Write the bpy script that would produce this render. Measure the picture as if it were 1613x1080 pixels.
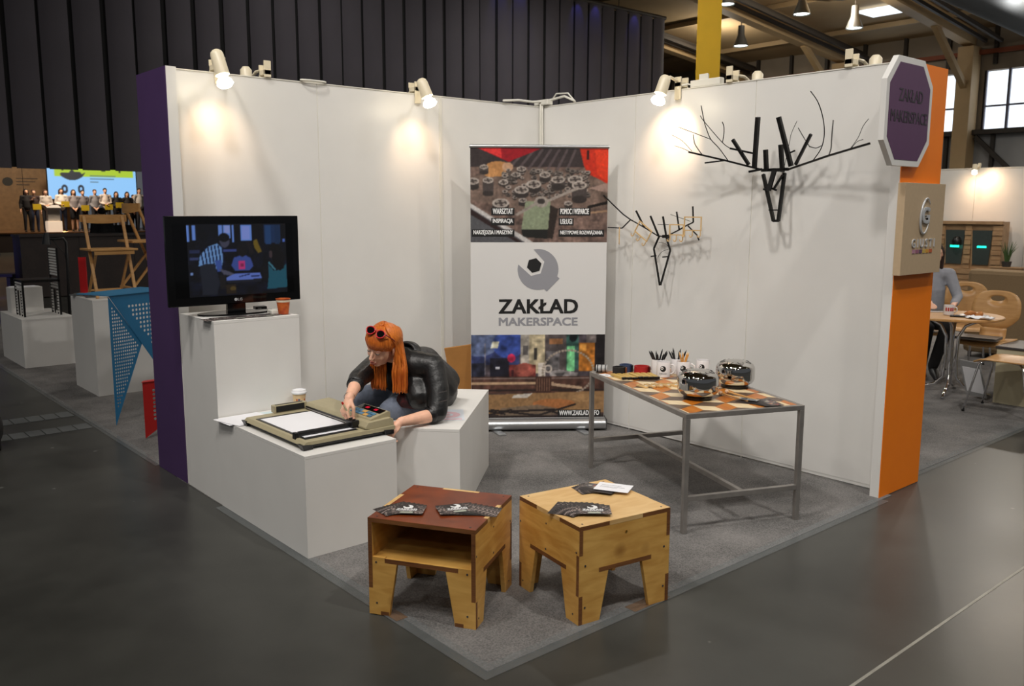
import bpy, bmesh, math, random
import numpy as np
from mathutils import Matrix, Vector, Quaternion

# ------------------------------------------------------------------ camera, world, lights, exposure
SC = bpy.context.scene
for o in list(bpy.data.objects):
    bpy.data.objects.remove(o)
COL = SC.collection
R = math.radians
PI = math.pi

cam_data = bpy.data.cameras.new('camera')
cam = bpy.data.objects.new('camera', cam_data)
COL.objects.link(cam)
cam_data.sensor_width = 36.0
cam_data.lens = 1379.86 * 36.0 / 1613.0
cam_data.clip_end = 200.0
yaw, pitch, roll = 0.8591, 0.1507, 0.0023
d = Vector((-math.sin(yaw) * math.cos(pitch), math.cos(yaw) * math.cos(pitch), -math.sin(pitch)))
r0 = Vector((math.cos(yaw), math.sin(yaw), 0.0))
u0 = r0.cross(d)
rr = math.cos(roll) * r0 + math.sin(roll) * u0
uu = -math.sin(roll) * r0 + math.cos(roll) * u0
cam.matrix_world = Matrix(((rr.x, uu.x, -d.x, 5.3162), (rr.y, uu.y, -d.y, -4.8933), (rr.z, uu.z, -d.z, 1.6432), (0, 0, 0, 1)))
cam_data.dof.use_dof = True
cam_data.dof.focus_distance = 4.7
cam_data.dof.aperture_fstop = 5.6
SC.camera = cam

SC.view_settings.view_transform = 'Standard'
SC.view_settings.look = 'None'
SC.view_settings.gamma = 1.0
SC.view_settings.use_curve_mapping = False
SC.view_settings.exposure = 0.0

world = bpy.data.worlds.new('hall_air')
SC.world = world
world.use_nodes = True
world.node_tree.nodes['Background'].inputs['Color'].default_value = (0.80, 0.84, 0.90, 1)
world.node_tree.nodes['Background'].inputs['Strength'].default_value = 0.10


def lamp(name, kind, loc, energy, color, size=0.3, target=None, spot=None, blend=0.5):
    L = bpy.data.lights.new(name, kind)
    L.energy = energy
    L.color = color
    if kind == 'AREA':
        L.shape = 'DISK'
        L.size = size
    elif kind in ('POINT', 'SPOT'):
        L.shadow_soft_size = size
    if kind == 'SPOT':
        L.spot_size = spot
        L.spot_blend = blend
    o = bpy.data.objects.new(name, L)
    COL.objects.link(o)
    o.location = loc
    if target is not None:
        o.rotation_euler = (Vector(target) - Vector(loc)).to_track_quat('-Z', 'Y').to_euler()
    return o


ROOF_Z = lambda y: 6.36 + (22.9 - y) * 0.105      # underside of the rafters
# discharge lamps hanging in rows under the hall roof; the row over the aisle before the stand is the brightest
HALL_LAMPS = []
for lx in (-2.0, 5.0, 12.0):
    for ly in (-14.0, -8.0, 4.0, 10.0, 16.0):
        HALL_LAMPS.append((lx, ly, ROOF_Z(ly) - 0.35, 95.0))
HALL_LAMPS += [(6.5, -1.5, 8.3, 230.0), (-9.0, 4.0, 8.0, 80.0), (-9.0, 10.0, 7.5, 110.0), (-6.0, -7.0, 8.6, 30.0)]
for p in HALL_LAMPS:
    lamp('hall_lamp_light', 'AREA', (p[0], p[1], p[2] - 0.32), p[3], (1.0, 0.955, 0.89), 0.36)
lamp('stand_unseen_flood', 'SPOT', (2.4, -6.2, 8.0), 990.0, (1.0, 0.955, 0.90), 0.38, (1.05, -0.35, 0.9), R(56), 0.9)
lamp('stand_unseen_flood', 'SPOT', (5.6, -5.4, 8.2), 1030.0, (1.0, 0.955, 0.90), 0.38, (0.75, -0.75, 0.9), R(46), 0.9)  # second flood added to cast further soft shadows, no fixture
lamp('banner_fill', 'SPOT', (-3.2, 7.4, 7.6), 420.0, (1.0, 0.93, 0.82), 0.1, (-7.4, 11.9, 5.4), R(40), 0.8)  # added lamp without a fixture, brightens the yellow hanging banner
# added point lamps without fixtures that brighten the roof from below
for p in ((-2.0, 10.0, 7.5), (-8.6, 14.2, 7.1), (-7.0, 17.0, 6.75), (-12.0, 18.5, 6.6), (-2.0, 17.0, 6.7)):
    lamp('roof_fill', 'POINT', p, 95.0, (1.0, 0.90, 0.74), 0.12)
# the three lit spotlights clamped on the stand walls
SPOTS = [((0.30, -2.750, 2.362), (0.0, -2.69, 2.06), 6.0), ((0.30, -1.311, 2.361), (0.0, -1.22, 2.03), 6.5),
         ((1.455, -0.30, 2.356), (1.36, 0.0, 2.14), 17.0)]

# ------------------------------------------------------------------ helpers


def lin(c):
    return tuple((x / 12.92 if x <= 0.04045 else ((x + 0.055) / 1.055) ** 2.4) for x in c)


def rgb(r, g, b):
    return lin((r / 255.0, g / 255.0, b / 255.0))


_mats = {}


def mat(name, col, rough=0.5, metal=0.0, noise=0.0, nscale=20.0, bump=0.0, bscale=None, emit=0.0, spec=0.5, stretch=None,
        col2=None, coat=0.0, trans=0.0, detail=4.0):
    """principled material, colours mottled between two tones by noise, optional noise relief"""
    if name in _mats:
        return _mats[name]
    m = bpy.data.materials.new(name)
    m.use_nodes = True
    nt = m.node_tree
    b = nt.nodes['Principled BSDF']
    b.inputs['Roughness'].default_value = rough
    b.inputs['Metallic'].default_value = metal
    b.inputs['Specular IOR Level'].default_value = spec
    b.inputs['Coat Weight'].default_value = coat
    b.inputs['Transmission Weight'].default_value = trans
    b.inputs['Base Color'].default_value = (*col, 1)
    tex = None
    if noise or bump or col2:
        tc = nt.nodes.new('ShaderNodeTexCoord')
        mp = nt.nodes.new('ShaderNodeMapping')
        nt.links.new(tc.outputs['Object'], mp.inputs['Vector'])
        if stretch:
            mp.inputs['Scale'].default_value = stretch
        tex = nt.nodes.new('ShaderNodeTexNoise')
        tex.inputs['Scale'].default_value = nscale
        tex.inputs['Detail'].default_value = detail
        nt.links.new(mp.outputs['Vector'], tex.inputs['Vector'])
    if noise or col2:
        rp = nt.nodes.new('ShaderNodeValToRGB')
        a = tuple(max(0, x * (1 - noise)) for x in col)
        c = col2 if col2 else tuple(min(1, x * (1 + noise)) for x in col)
        rp.color_ramp.elements[0].position = 0.32
        rp.color_ramp.elements[1].position = 0.68
        rp.color_ramp.elements[0].color = (*a, 1)
        rp.color_ramp.elements[1].color = (*c, 1)
        nt.links.new(tex.outputs['Fac'], rp.inputs['Fac'])
        nt.links.new(rp.outputs['Color'], b.inputs['Base Color'])
    if bump:
        t2 = tex
        if bscale:
            t2 = nt.nodes.new('ShaderNodeTexNoise')
            t2.inputs['Scale'].default_value = bscale
            t2.inputs['Detail'].default_value = 3.0
            nt.links.new(mp.outputs['Vector'], t2.inputs['Vector'])
        bp = nt.nodes.new('ShaderNodeBump')
        bp.inputs['Strength'].default_value = bump
        bp.inputs['Distance'].default_value = 0.01
        nt.links.new(t2.outputs['Fac'], bp.inputs['Height'])
        nt.links.new(bp.outputs['Normal'], b.inputs['Normal'])
    if emit:
        b.inputs['Emission Color'].default_value = (*col, 1)
        b.inputs['Emission Strength'].default_value = emit
    _mats[name] = m
    return m


def wood(name, col, col2, rough=0.45, stretch=(1.5, 14, 14), knots=0.0, coat=0.0):
    """veneer: stretched grain over slow clouding, a few dark knots"""
    if name in _mats:
        return _mats[name]
    m = bpy.data.materials.new(name)
    m.use_nodes = True
    nt = m.node_tree
    N, L = nt.nodes, nt.links
    b = N['Principled BSDF']
    b.inputs['Roughness'].default_value = rough
    b.inputs['Coat Weight'].default_value = coat
    tc = N.new('ShaderNodeTexCoord')
    mp = N.new('ShaderNodeMapping')
    mp.inputs['Scale'].default_value = stretch
    L.new(tc.outputs['Object'], mp.inputs['Vector'])
    n1 = N.new('ShaderNodeTexNoise')
    n1.inputs['Scale'].default_value = 3.5
    n1.inputs['Detail'].default_value = 7.0
    n1.inputs['Distortion'].default_value = 0.6
    L.new(mp.outputs['Vector'], n1.inputs['Vector'])
    n2 = N.new('ShaderNodeTexNoise')
    n2.inputs['Scale'].default_value = 5.0
    L.new(tc.outputs['Object'], n2.inputs['Vector'])
    mx = N.new('ShaderNodeMath')
    mx.operation = 'MULTIPLY_ADD'
    mx.inputs[1].default_value = 0.5
    L.new(n1.outputs['Fac'], mx.inputs[0])
    m3 = N.new('ShaderNodeMath')
    m3.operation = 'MULTIPLY'
    m3.inputs[1].default_value = 0.5
    L.new(n2.outputs['Fac'], m3.inputs[0])
    L.new(m3.outputs[0], mx.inputs[2])
    rp = N.new('ShaderNodeValToRGB')
    rp.color_ramp.elements[0].position = 0.36
    rp.color_ramp.elements[1].position = 0.64
    rp.color_ramp.elements[0].color = (*col2, 1)
    rp.color_ramp.elements[1].color = (*col, 1)
    L.new(mx.outputs[0], rp.inputs['Fac'])
    out = rp.outputs['Color']
    if knots:
        vo = N.new('ShaderNodeTexVoronoi')
        vo.inputs['Scale'].default_value = 5.0
        L.new(tc.outputs['Object'], vo.inputs['Vector'])
        kr = N.new('ShaderNodeValToRGB')
        kr.color_ramp.elements[0].position = 0.03
        kr.color_ramp.elements[1].position = 0.20
        kr.color_ramp.elements[0].color = (knots, knots, knots, 1)
        kr.color_ramp.elements[1].color = (0, 0, 0, 1)
        L.new(vo.outputs['Distance'], kr.inputs['Fac'])
        mixn = N.new('ShaderNodeMix')
        mixn.data_type = 'RGBA'
        L.new(kr.outputs['Color'], mixn.inputs['Factor'])
        L.new(out, mixn.inputs['A'])
        mixn.inputs['B'].default_value = (col2[0] * 0.45, col2[1] * 0.35, col2[2] * 0.3, 1)
        out = mixn.outputs['Result']
    L.new(out, b.inputs['Base Color'])
    _mats[name] = m
    return m


def glow(name, col, strength):
    if name in _mats:
        return _mats[name]
    m = bpy.data.materials.new(name)
    m.use_nodes = True
    nt = m.node_tree
    nt.nodes.remove(nt.nodes['Principled BSDF'])
    e = nt.nodes.new('ShaderNodeEmission')
    e.inputs['Color'].default_value = (*col, 1)
    e.inputs['Strength'].default_value = strength
    nt.links.new(e.outputs[0], nt.nodes['Material Output'].inputs['Surface'])
    _mats[name] = m
    return m


def print_mat(name, rough=0.5, emit=0.0):
    """flat print (or screen) whose colours come from the mesh's colour attribute"""
    if name in _mats:
        return _mats[name]
    m = bpy.data.materials.new(name)
    m.use_nodes = True
    nt = m.node_tree
    b = nt.nodes['Principled BSDF']
    at = nt.nodes.new('ShaderNodeAttribute')
    at.attribute_name = 'ink'
    b.inputs['Roughness'].default_value = rough
    if emit:
        b.inputs['Base Color'].default_value = (0.01, 0.01, 0.01, 1)
        nt.links.new(at.outputs['Color'], b.inputs['Emission Color'])
        b.inputs['Emission Strength'].default_value = emit
    else:
        nt.links.new(at.outputs['Color'], b.inputs['Base Color'])
    _mats[name] = m
    return m


class MB:
    """collects geometry; build() links it as one mesh object"""

    def __init__(self, M=None):
        self.v, self.f, self.M = [], [], M or Matrix.Identity(4)

    def add(self, vs, fs):
        b = len(self.v)
        self.v += [tuple(self.M @ Vector(p)) for p in vs]
        self.f += [tuple(i + b for i in f) for f in fs]
        return self

    def box(self, lo, hi):
        x0, y0, z0 = lo
        x1, y1, z1 = hi
        return self.add([(x0, y0, z0), (x1, y0, z0), (x1, y1, z0), (x0, y1, z0), (x0, y0, z1), (x1, y0, z1), (x1, y1, z1), (x0, y1, z1)],
                        [(0, 3, 2, 1), (4, 5, 6, 7), (0, 1, 5, 4), (1, 2, 6, 5), (2, 3, 7, 6), (3, 0, 4, 7)])

    def cbox(self, c, s, rot=None):
        h = [x / 2 for x in s]
        if rot is None:
            return self.box([c[i] - h[i] for i in range(3)], [c[i] + h[i] for i in range(3)])
        k = MB(self.M @ Matrix.Translation(c) @ rot.to_4x4())
        k.box([-x for x in h], h)
        return self._take(k)

    def _take(self, k):
        b = len(self.v)
        self.v += k.v
        self.f += [tuple(i + b for i in f) for f in k.f]
        return self

    def bar(self, p0, p1, w, h=None, up=(0, 0, 1)):
        """square bar from p0 to p1"""
        p0, p1 = Vector(p0), Vector(p1)
        ax = (p1 - p0)
        L = ax.length
        ax.normalize()
        up = Vector(up)
        if abs(ax.dot(up)) > 0.97:
            up = Vector((0, 1, 0))
        s = ax.cross(up).normalized()
        t = s.cross(ax)
        h = h or w
        vs = []
        for q in (p0, p1):
            for a, b in ((-1, -1), (1, -1), (1, 1), (-1, 1)):
                vs.append(q + s * (a * w / 2) + t * (b * h / 2))
        return self.add(vs, [(3, 2, 1, 0), (4, 5, 6, 7), (0, 1, 5, 4), (1, 2, 6, 5), (2, 3, 7, 6), (3, 0, 4, 7)])

    def tube(self, pts, r, n=8, closed=False, flat=1.0, side=None):
        """round tube along points; r a number or list; flat squashes it along the second axis"""
        P = [Vector(p) for p in pts]
        m = len(P)
        rs = list(r) if hasattr(r, '__len__') else [r] * m
        tang = []
        for i in range(m):
            if closed:
                t = P[(i + 1) % m] - P[i - 1]
            else:
                t = P[min(i + 1, m - 1)] - P[max(i - 1, 0)]
            tang.append(t.normalized() if t.length > 1e-9 else Vector((0, 0, 1)))
        a = Vector(side) if side is not None else (Vector((0, 0, 1)) if abs(tang[0].z) < 0.9 else Vector((1, 0, 0)))
        a = (a - tang[0] * a.dot(tang[0])).normalized()
        vs, fs = [], []
        for i in range(m):
            a = (a - tang[i] * a.dot(tang[i]))
            a = a.normalized() if a.length > 1e-6 else tang[i].orthogonal().normalized()
            b = tang[i].cross(a)
            for k in range(n):
                w = 2 * PI * k / n
                vs.append(P[i] + a * (math.cos(w) * rs[i]) + b * (math.sin(w) * rs[i] * flat))
        for i in range(m if closed else m - 1):
            j = (i + 1) % m
            for k in range(n):
                l = (k + 1) % n
                fs.append((i * n + k, i * n + l, j * n + l, j * n + k))
        if not closed:
            fs.append(tuple(reversed(range(n))))
            fs.append(tuple((m - 1) * n + k for k in range(n)))
        return self.add(vs, fs)

    def cyl(self, p0, p1, r0, r1=None, n=16):
        return self.tube([p0, p1], [r0, r0 if r1 is None else r1], n)

    def lathe(self, prof, c=(0, 0, 0), n=32):
        """surface of revolution about z through c; profile of (radius, height); zero radius closes"""
        vs, fs, rings = [], [], []
        for r, z in prof:
            if r < 1e-6:
                rings.append([len(vs)])
                vs.append((c[0], c[1], c[2] + z))
            else:
                rings.append(list(range(len(vs), len(vs) + n)))
                vs += [(c[0] + r * math.cos(2 * PI * k / n), c[1] + r * math.sin(2 * PI * k / n), c[2] + z) for k in range(n)]
        for A, B in zip(rings, rings[1:]):
            for k in range(n):
                l = (k + 1) % n
                if len(A) == 1 and len(B) == 1:
                    break
                if len(A) == 1:
                    fs.append((A[0], B[l], B[k]))
                elif len(B) == 1:
                    fs.append((A[k], A[l], B[0]))
                else:
                    fs.append((A[k], A[l], B[l], B[k]))
        return self.add(vs, fs)

    def ball(self, c, r, n=12, m=8, rot=None):
        """ellipsoid"""
        r = r if hasattr(r, '__len__') else (r, r, r)
        k = MB(self.M @ Matrix.Translation(c) @ (rot.to_4x4() if rot is not None else Matrix.Identity(4)) @ Matrix.Diagonal((r[0], r[1], r[2], 1)))
        k.lathe([(math.sin(PI * i / m) if 0 < i < m else 0, -math.cos(PI * i / m)) for i in range(m + 1)], n=n)
        return self._take(k)

    def limb(self, pts, rs, n=12):
        """tapered limb with round ends"""
        P = [Vector(p) for p in pts]
        t0 = (P[0] - P[1]).normalized()
        t1 = (P[-1] - P[-2]).normalized()
        pts2 = [P[0] + t0 * rs[0] * 0.95, P[0] + t0 * rs[0] * 0.6] + P + [P[-1] + t1 * rs[-1] * 0.6, P[-1] + t1 * rs[-1] * 0.95]
        rr2 = [rs[0] * 0.3, rs[0] * 0.8] + list(rs) + [rs[-1] * 0.8, rs[-1] * 0.3]
        return self.tube(pts2, rr2, n)

    def prism(self, poly, z0, z1):
        """polygon in local xy extruded in z"""
        n = len(poly)
        a = sum(poly[i][0] * poly[(i + 1) % n][1] - poly[(i + 1) % n][0] * poly[i][1] for i in range(n))
        if a < 0:
            poly = poly[::-1]
        vs = [(p[0], p[1], z0) for p in poly] + [(p[0], p[1], z1) for p in poly]
        fs = [tuple(reversed(range(n))), tuple(range(n, 2 * n))] + [(i, (i + 1) % n, n + (i + 1) % n, n + i) for i in range(n)]
        return self.add(vs, fs)

    def wallprism(self, poly, y0, y1):
        """polygon in local xz extruded in y"""
        k = MB(self.M @ Matrix(((1, 0, 0, 0), (0, 0, -1, 0), (0, 1, 0, 0), (0, 0, 0, 1))))
        k.prism(poly, -y1, -y0)
        return self._take(k)

    def build(self, name, m=None, parent=None, smooth=None, bevel=0.0, loc=None, rotz=None, mods=()):
        me = bpy.data.meshes.new(name)
        me.from_pydata(self.v, [], self.f)
        me.update()
        o = bpy.data.objects.new(name, me)
        COL.objects.link(o)
        if m is not None:
            me.materials.append(m)
        if smooth:
            me.polygons.foreach_set('use_smooth', [True] * len(me.polygons))
            if smooth is not True:
                me.set_sharp_from_angle(angle=R(smooth))
        if bevel:
            bv = o.modifiers.new('bevel', 'BEVEL')
            bv.width = bevel
            bv.segments = 2
            bv.limit_method = 'ANGLE'
            bv.angle_limit = R(40)
        for k, kw in mods:
            md = o.modifiers.new(k.lower(), k)
            for a, b in kw.items():
                setattr(md, a, b)
        if parent is not None:
            o.parent = parent
        if loc is not None:
            o.location = loc
        if rotz is not None:
            o.rotation_euler = (0, 0, rotz)
        return o


def tag(o, label=None, cat=None, group=None, kind=None):
    if label:
        o['label'] = label
    if cat:
        o['category'] = cat
    if group:
        o['group'] = group
    if kind:
        o['kind'] = kind
    return o


def thing(name, label, cat, loc=(0, 0, 0), rotz=0.0, group=None):
    o = bpy.data.objects.new(name, None)
    o.empty_display_size = 0.1
    COL.objects.link(o)
    o.location = loc
    o.rotation_euler = (0, 0, rotz)
    return tag(o, label, cat, group)


def struct(o):
    o['kind'] = 'structure'
    return o


def copy_tree(o, parent=None, loc=None, rotz=None, label=None, group=None):
    c = o.copy()
    COL.objects.link(c)
    if parent is not None:
        c.parent = parent
    if loc is not None:
        c.location = loc
    if rotz is not None:
        c.rotation_euler = (0, 0, rotz)
    if label:
        c['label'] = label
    if group:
        c['group'] = group
    for ch in list(o.children):
        copy_tree(ch, c)
    return c


_textcache = {}


def text_mesh(body, bold=0.0):
    key = (body, bold)
    if key in _textcache:
        return _textcache[key]
    cu = bpy.data.curves.new('lettering', 'FONT')
    cu.body = body
    cu.size = 1.0
    cu.extrude = 0.02
    cu.offset = bold
    cu.resolution_u = 3
    o = bpy.data.objects.new('lettering', cu)
    COL.objects.link(o)
    bpy.context.view_layer.update()
    dg = bpy.context.evaluated_depsgraph_get()
    me = bpy.data.meshes.new_from_object(o.evaluated_get(dg))
    bpy.data.objects.remove(o)
    co = np.empty(len(me.vertices) * 3, dtype=np.float32)
    me.vertices.foreach_get('co', co)
    co = co.reshape(-1, 3)
    faces = [tuple(p.vertices) for p in me.polygons]
    _textcache[key] = (co, faces)
    return _textcache[key]


def lettering(body, x0, x1, z0, z1, y, m, parent, bold=0.0, depth=0.0012, name='lettering', M=None):
    """raised flat letters filling x0..x1, z0..z1 on a face whose front is local -y"""
    co, faces = text_mesh(body)
    a, b = co.min(0), co.max(0)
    k = MB(M)
    vs = [(x0 + (p[0] - a[0]) / (b[0] - a[0]) * (x1 - x0), y - (p[2] - a[2]) / max(1e-6, b[2] - a[2]) * depth,
           z0 + (p[1] - a[1]) / (b[1] - a[1]) * (z1 - z0)) for p in co]
    w = bold * (z1 - z0)
    for i, (dx, dz) in enumerate(((0, 0),) if not bold else ((-w, -w * 0.6), (w, -w * 0.6), (-w, w * 0.6), (w, w * 0.6))):   # heavier strokes
        k.add([(p[0] + dx, p[1] - (0.0001 + depth * 0.02) * i, p[2] + dz) for p in vs], faces)
    return k.build(name, m, parent)


def sheet(name, img, w, h, m, parent, M=None, z0=0.0, double=False):
    """flat print: a fine grid in local xz (front -y), bottom edge at z0, coloured from an image array (rows from the top, sRGB 0-1)"""
    H, W = img.shape[:2]
    M = M or Matrix.Identity(4)
    xs = np.linspace(-w / 2, w / 2, W)
    zs = np.linspace(z0 + h, z0, H)
    X, Z = np.meshgrid(xs, zs)
    co = np.stack([X.ravel(), np.zeros(X.size), Z.ravel()], 1)
    A = np.array(M)
    co = co @ A[:3, :3].T + A[:3, 3]
    idx = np.arange(H * W).reshape(H, W)
    f = np.stack([idx[1:, :-1].ravel(), idx[1:, 1:].ravel(), idx[:-1, 1:].ravel(), idx[:-1, :-1].ravel()], 1)
    me = bpy.data.meshes.new(name)
    me.vertices.add(len(co))
    me.vertices.foreach_set('co', co.astype(np.float32).ravel())
    me.loops.add(f.size)
    me.loops.foreach_set('vertex_index', f.astype(np.int32).ravel())
    me.polygons.add(len(f))
    me.polygons.foreach_set('loop_start', np.arange(0, f.size, 4, dtype=np.int32))
    me.update(calc_edges=True)
    at = me.attributes.new('ink', 'FLOAT_COLOR', 'POINT')
    c = np.clip(img.reshape(-1, 3), 0, 1)
    c = np.where(c <= 0.04045, c / 12.92, ((c + 0.055) / 1.055) ** 2.4)
    c4 = np.concatenate([c, np.ones((len(c), 1))], 1).astype(np.float32)
    at.data.foreach_set('color', c4.ravel())
    me.materials.append(m)
    o = bpy.data.objects.new(name, me)
    COL.objects.link(o)
    if parent is not None:
        o.parent = parent
    return o


class Paint:
    """tiny raster painter in unit coordinates (x to the right, y down)"""

    def __init__(self, W, H, base):
        self.W, self.H = W, H
        self.a = np.ones((H, W, 3)) * (np.array(base) / 255.0)
        self.x, self.y = np.meshgrid((np.arange(W) + 0.5) / W, (np.arange(H) + 0.5) / H)
        self.rng = np.random.default_rng(5)

    def _mix(self, mask, col, a=1.0):
        self.a[mask] = self.a[mask] * (1 - a) + np.array(col) / 255.0 * a
        return self

    def rect(self, x0, y0, x1, y1, col, a=1.0):
        return self._mix((self.x >= x0) & (self.x < x1) & (self.y >= y0) & (self.y < y1), col, a)

    def ell(self, cx, cy, rx, ry, col, a=1.0, inner=0.0):
        q = ((self.x - cx) / rx) ** 2 + ((self.y - cy) / ry) ** 2
        return self._mix((q <= 1) & (q >= inner * inner), col, a)

    def poly(self, pts, col, a=1.0):
        ins = np.zeros(self.x.shape, bool)
        n = len(pts)
        for i in range(n):
            x0, y0 = pts[i]
            x1, y1 = pts[(i + 1) % n]
            if y0 == y1:
                continue
            c = ((y0 > self.y) != (y1 > self.y)) & (self.x < (x1 - x0) * (self.y - y0) / (y1 - y0) + x0)
            ins ^= c
        return self._mix(ins, col, a)

    def line(self, x0, y0, x1, y1, w, col, a=1.0):
        dx, dy = x1 - x0, (y1 - y0)
        t = np.clip(((self.x - x0) * dx + (self.y - y0) * dy) / (dx * dx + dy * dy + 1e-9), 0, 1)
        asp = self.H / self.W
        q = (self.x - x0 - t * dx) ** 2 + ((self.y - y0 - t * dy) * asp) ** 2
        return self._mix(q <= w * w / 4, col, a)

    def noise(self, cells, amp, mono=True):
        g = self.rng.normal(0, 1, (cells + 1, int(cells * self.W / self.H) + 2, 1 if mono else 3))
        gy = self.y * cells
        gx = self.x * (g.shape[1] - 1.001)
        iy, ix = np.minimum(gy.astype(int), cells - 1), gx.astype(int)
        fy, fx = (gy - iy)[..., None], (gx - ix)[..., None]
        v = (g[iy, ix] * (1 - fx) + g[iy, ix + 1] * fx) * (1 - fy) + (g[iy + 1, ix] * (1 - fx) + g[iy + 1, ix + 1] * fx) * fy
        self.a = np.clip(self.a * (1 + amp * v), 0, 1)
        return self

    def blur(self, k=1):
        for _ in range(k):
            p = np.pad(self.a, ((1, 1), (1, 1), (0, 0)), 'edge')
            self.a = (p[:-2, 1:-1] + p[2:, 1:-1] + p[1:-1, :-2] + p[1:-1, 2:] + 2 * p[1:-1, 1:-1]) / 6
        return self


def logo_poly(s, n=28):
    """open spanner head in a disc, jaw to the upper left, stub of a handle to the lower right"""
    P = [(-0.22, 0.98), (0.31, 0.38), (0.13, -0.19), (-0.34, -0.31), (-0.97, 0.25)]
    for k in range(n + 1):
        a = R(166 + (287.3 - 166) * k / n)
        P.append((math.cos(a), math.sin(a)))
    P += [(0.44, -1.08), (1.06, -0.44)]
    for k in range(n + 1):
        a = R(340.5 + (462 - 340.5) * k / n)
        P.append((math.cos(a), math.sin(a)))
    return [(x * s, y * s) for x, y in P]


def hex_poly(s):
    return [(s * (-0.19 + 0.37 * math.cos(R(75 + 60 * k))), s * (0.2 + 0.37 * math.sin(R(75 + 60 * k)))) for k in range(6)]


def clip_poly(poly, clip):
    """Sutherland-Hodgman against a convex counter-clockwise polygon"""
    out = list(poly)
    n = len(clip)
    for i in range(n):
        a, b = clip[i], clip[(i + 1) % n]
        ins = lambda p: (b[0] - a[0]) * (p[1] - a[1]) - (b[1] - a[1]) * (p[0] - a[0]) >= -1e-9
        res = []
        for j in range(len(out)):
            p, q = out[j], out[(j + 1) % len(out)]
            if ins(p):
                res.append(p)
            if ins(p) != ins(q):
                dx, dy = q[0] - p[0], q[1] - p[1]
                den = (b[0] - a[0]) * dy - (b[1] - a[1]) * dx
                t = ((b[1] - a[1]) * (p[0] - a[0]) - (b[0] - a[0]) * (p[1] - a[1])) / den
                res.append((p[0] + dx * t, p[1] + dy * t))
        out = res
        if len(out) < 3:
            return []
    return out


def frame_at(p, xdir, normal):
    """matrix with local x along xdir and local -y along the outward normal"""
    x = Vector(xdir).normalized()
    y = -Vector(normal).normalized()
    z = x.cross(y)
    return Matrix(((x.x, y.x, z.x, p[0]), (x.y, y.y, z.y, p[1]), (x.z, y.z, z.z, p[2]), (0, 0, 0, 1)))
# ------------------------------------------------------------------ shared materials
WHITE = mat('white_laminate', rgb(226, 224, 220), 0.38, noise=0.02, nscale=3)
WHITE_BOX = mat('white_painted_board', rgb(224, 222, 218), 0.5, noise=0.02, nscale=4)
ALU = mat('brushed_aluminium', rgb(190, 192, 194), 0.35, 0.9)
WPAINT = mat('white_plastic', rgb(225, 222, 212), 0.4)
PURPLE = mat('purple_laminate', rgb(74, 50, 94), 0.5, noise=0.04, nscale=5)
ORANGE = mat('orange_laminate', rgb(255, 132, 0), 0.45, noise=0.03, nscale=5)
BLACK = mat('black_plastic', rgb(20, 20, 21), 0.35)
BLACK_GLOSS = mat('gloss_black', rgb(10, 10, 11), 0.08)
BLACK_STEEL = mat('black_steel', rgb(30, 29, 29), 0.38, 0.6, noise=0.25, nscale=30)
RAW_STEEL = mat('raw_steel', rgb(160, 155, 150), 0.40, 0.65, noise=0.12, nscale=14, bump=0.05)
CHROME = mat('chrome', rgb(225, 225, 228), 0.06, 1.0)
DARKGREY = mat('dark_grey', rgb(58, 57, 58), 0.5)
PAPER = mat('white_paper', rgb(236, 236, 240), 0.6)
INK_WHITE = mat('white_ink', rgb(235, 235, 235), 0.6)
INK_BLACK = mat('black_ink', rgb(22, 22, 22), 0.6)
INK_GREY = mat('grey_ink', rgb(150, 150, 156), 0.6)


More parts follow.
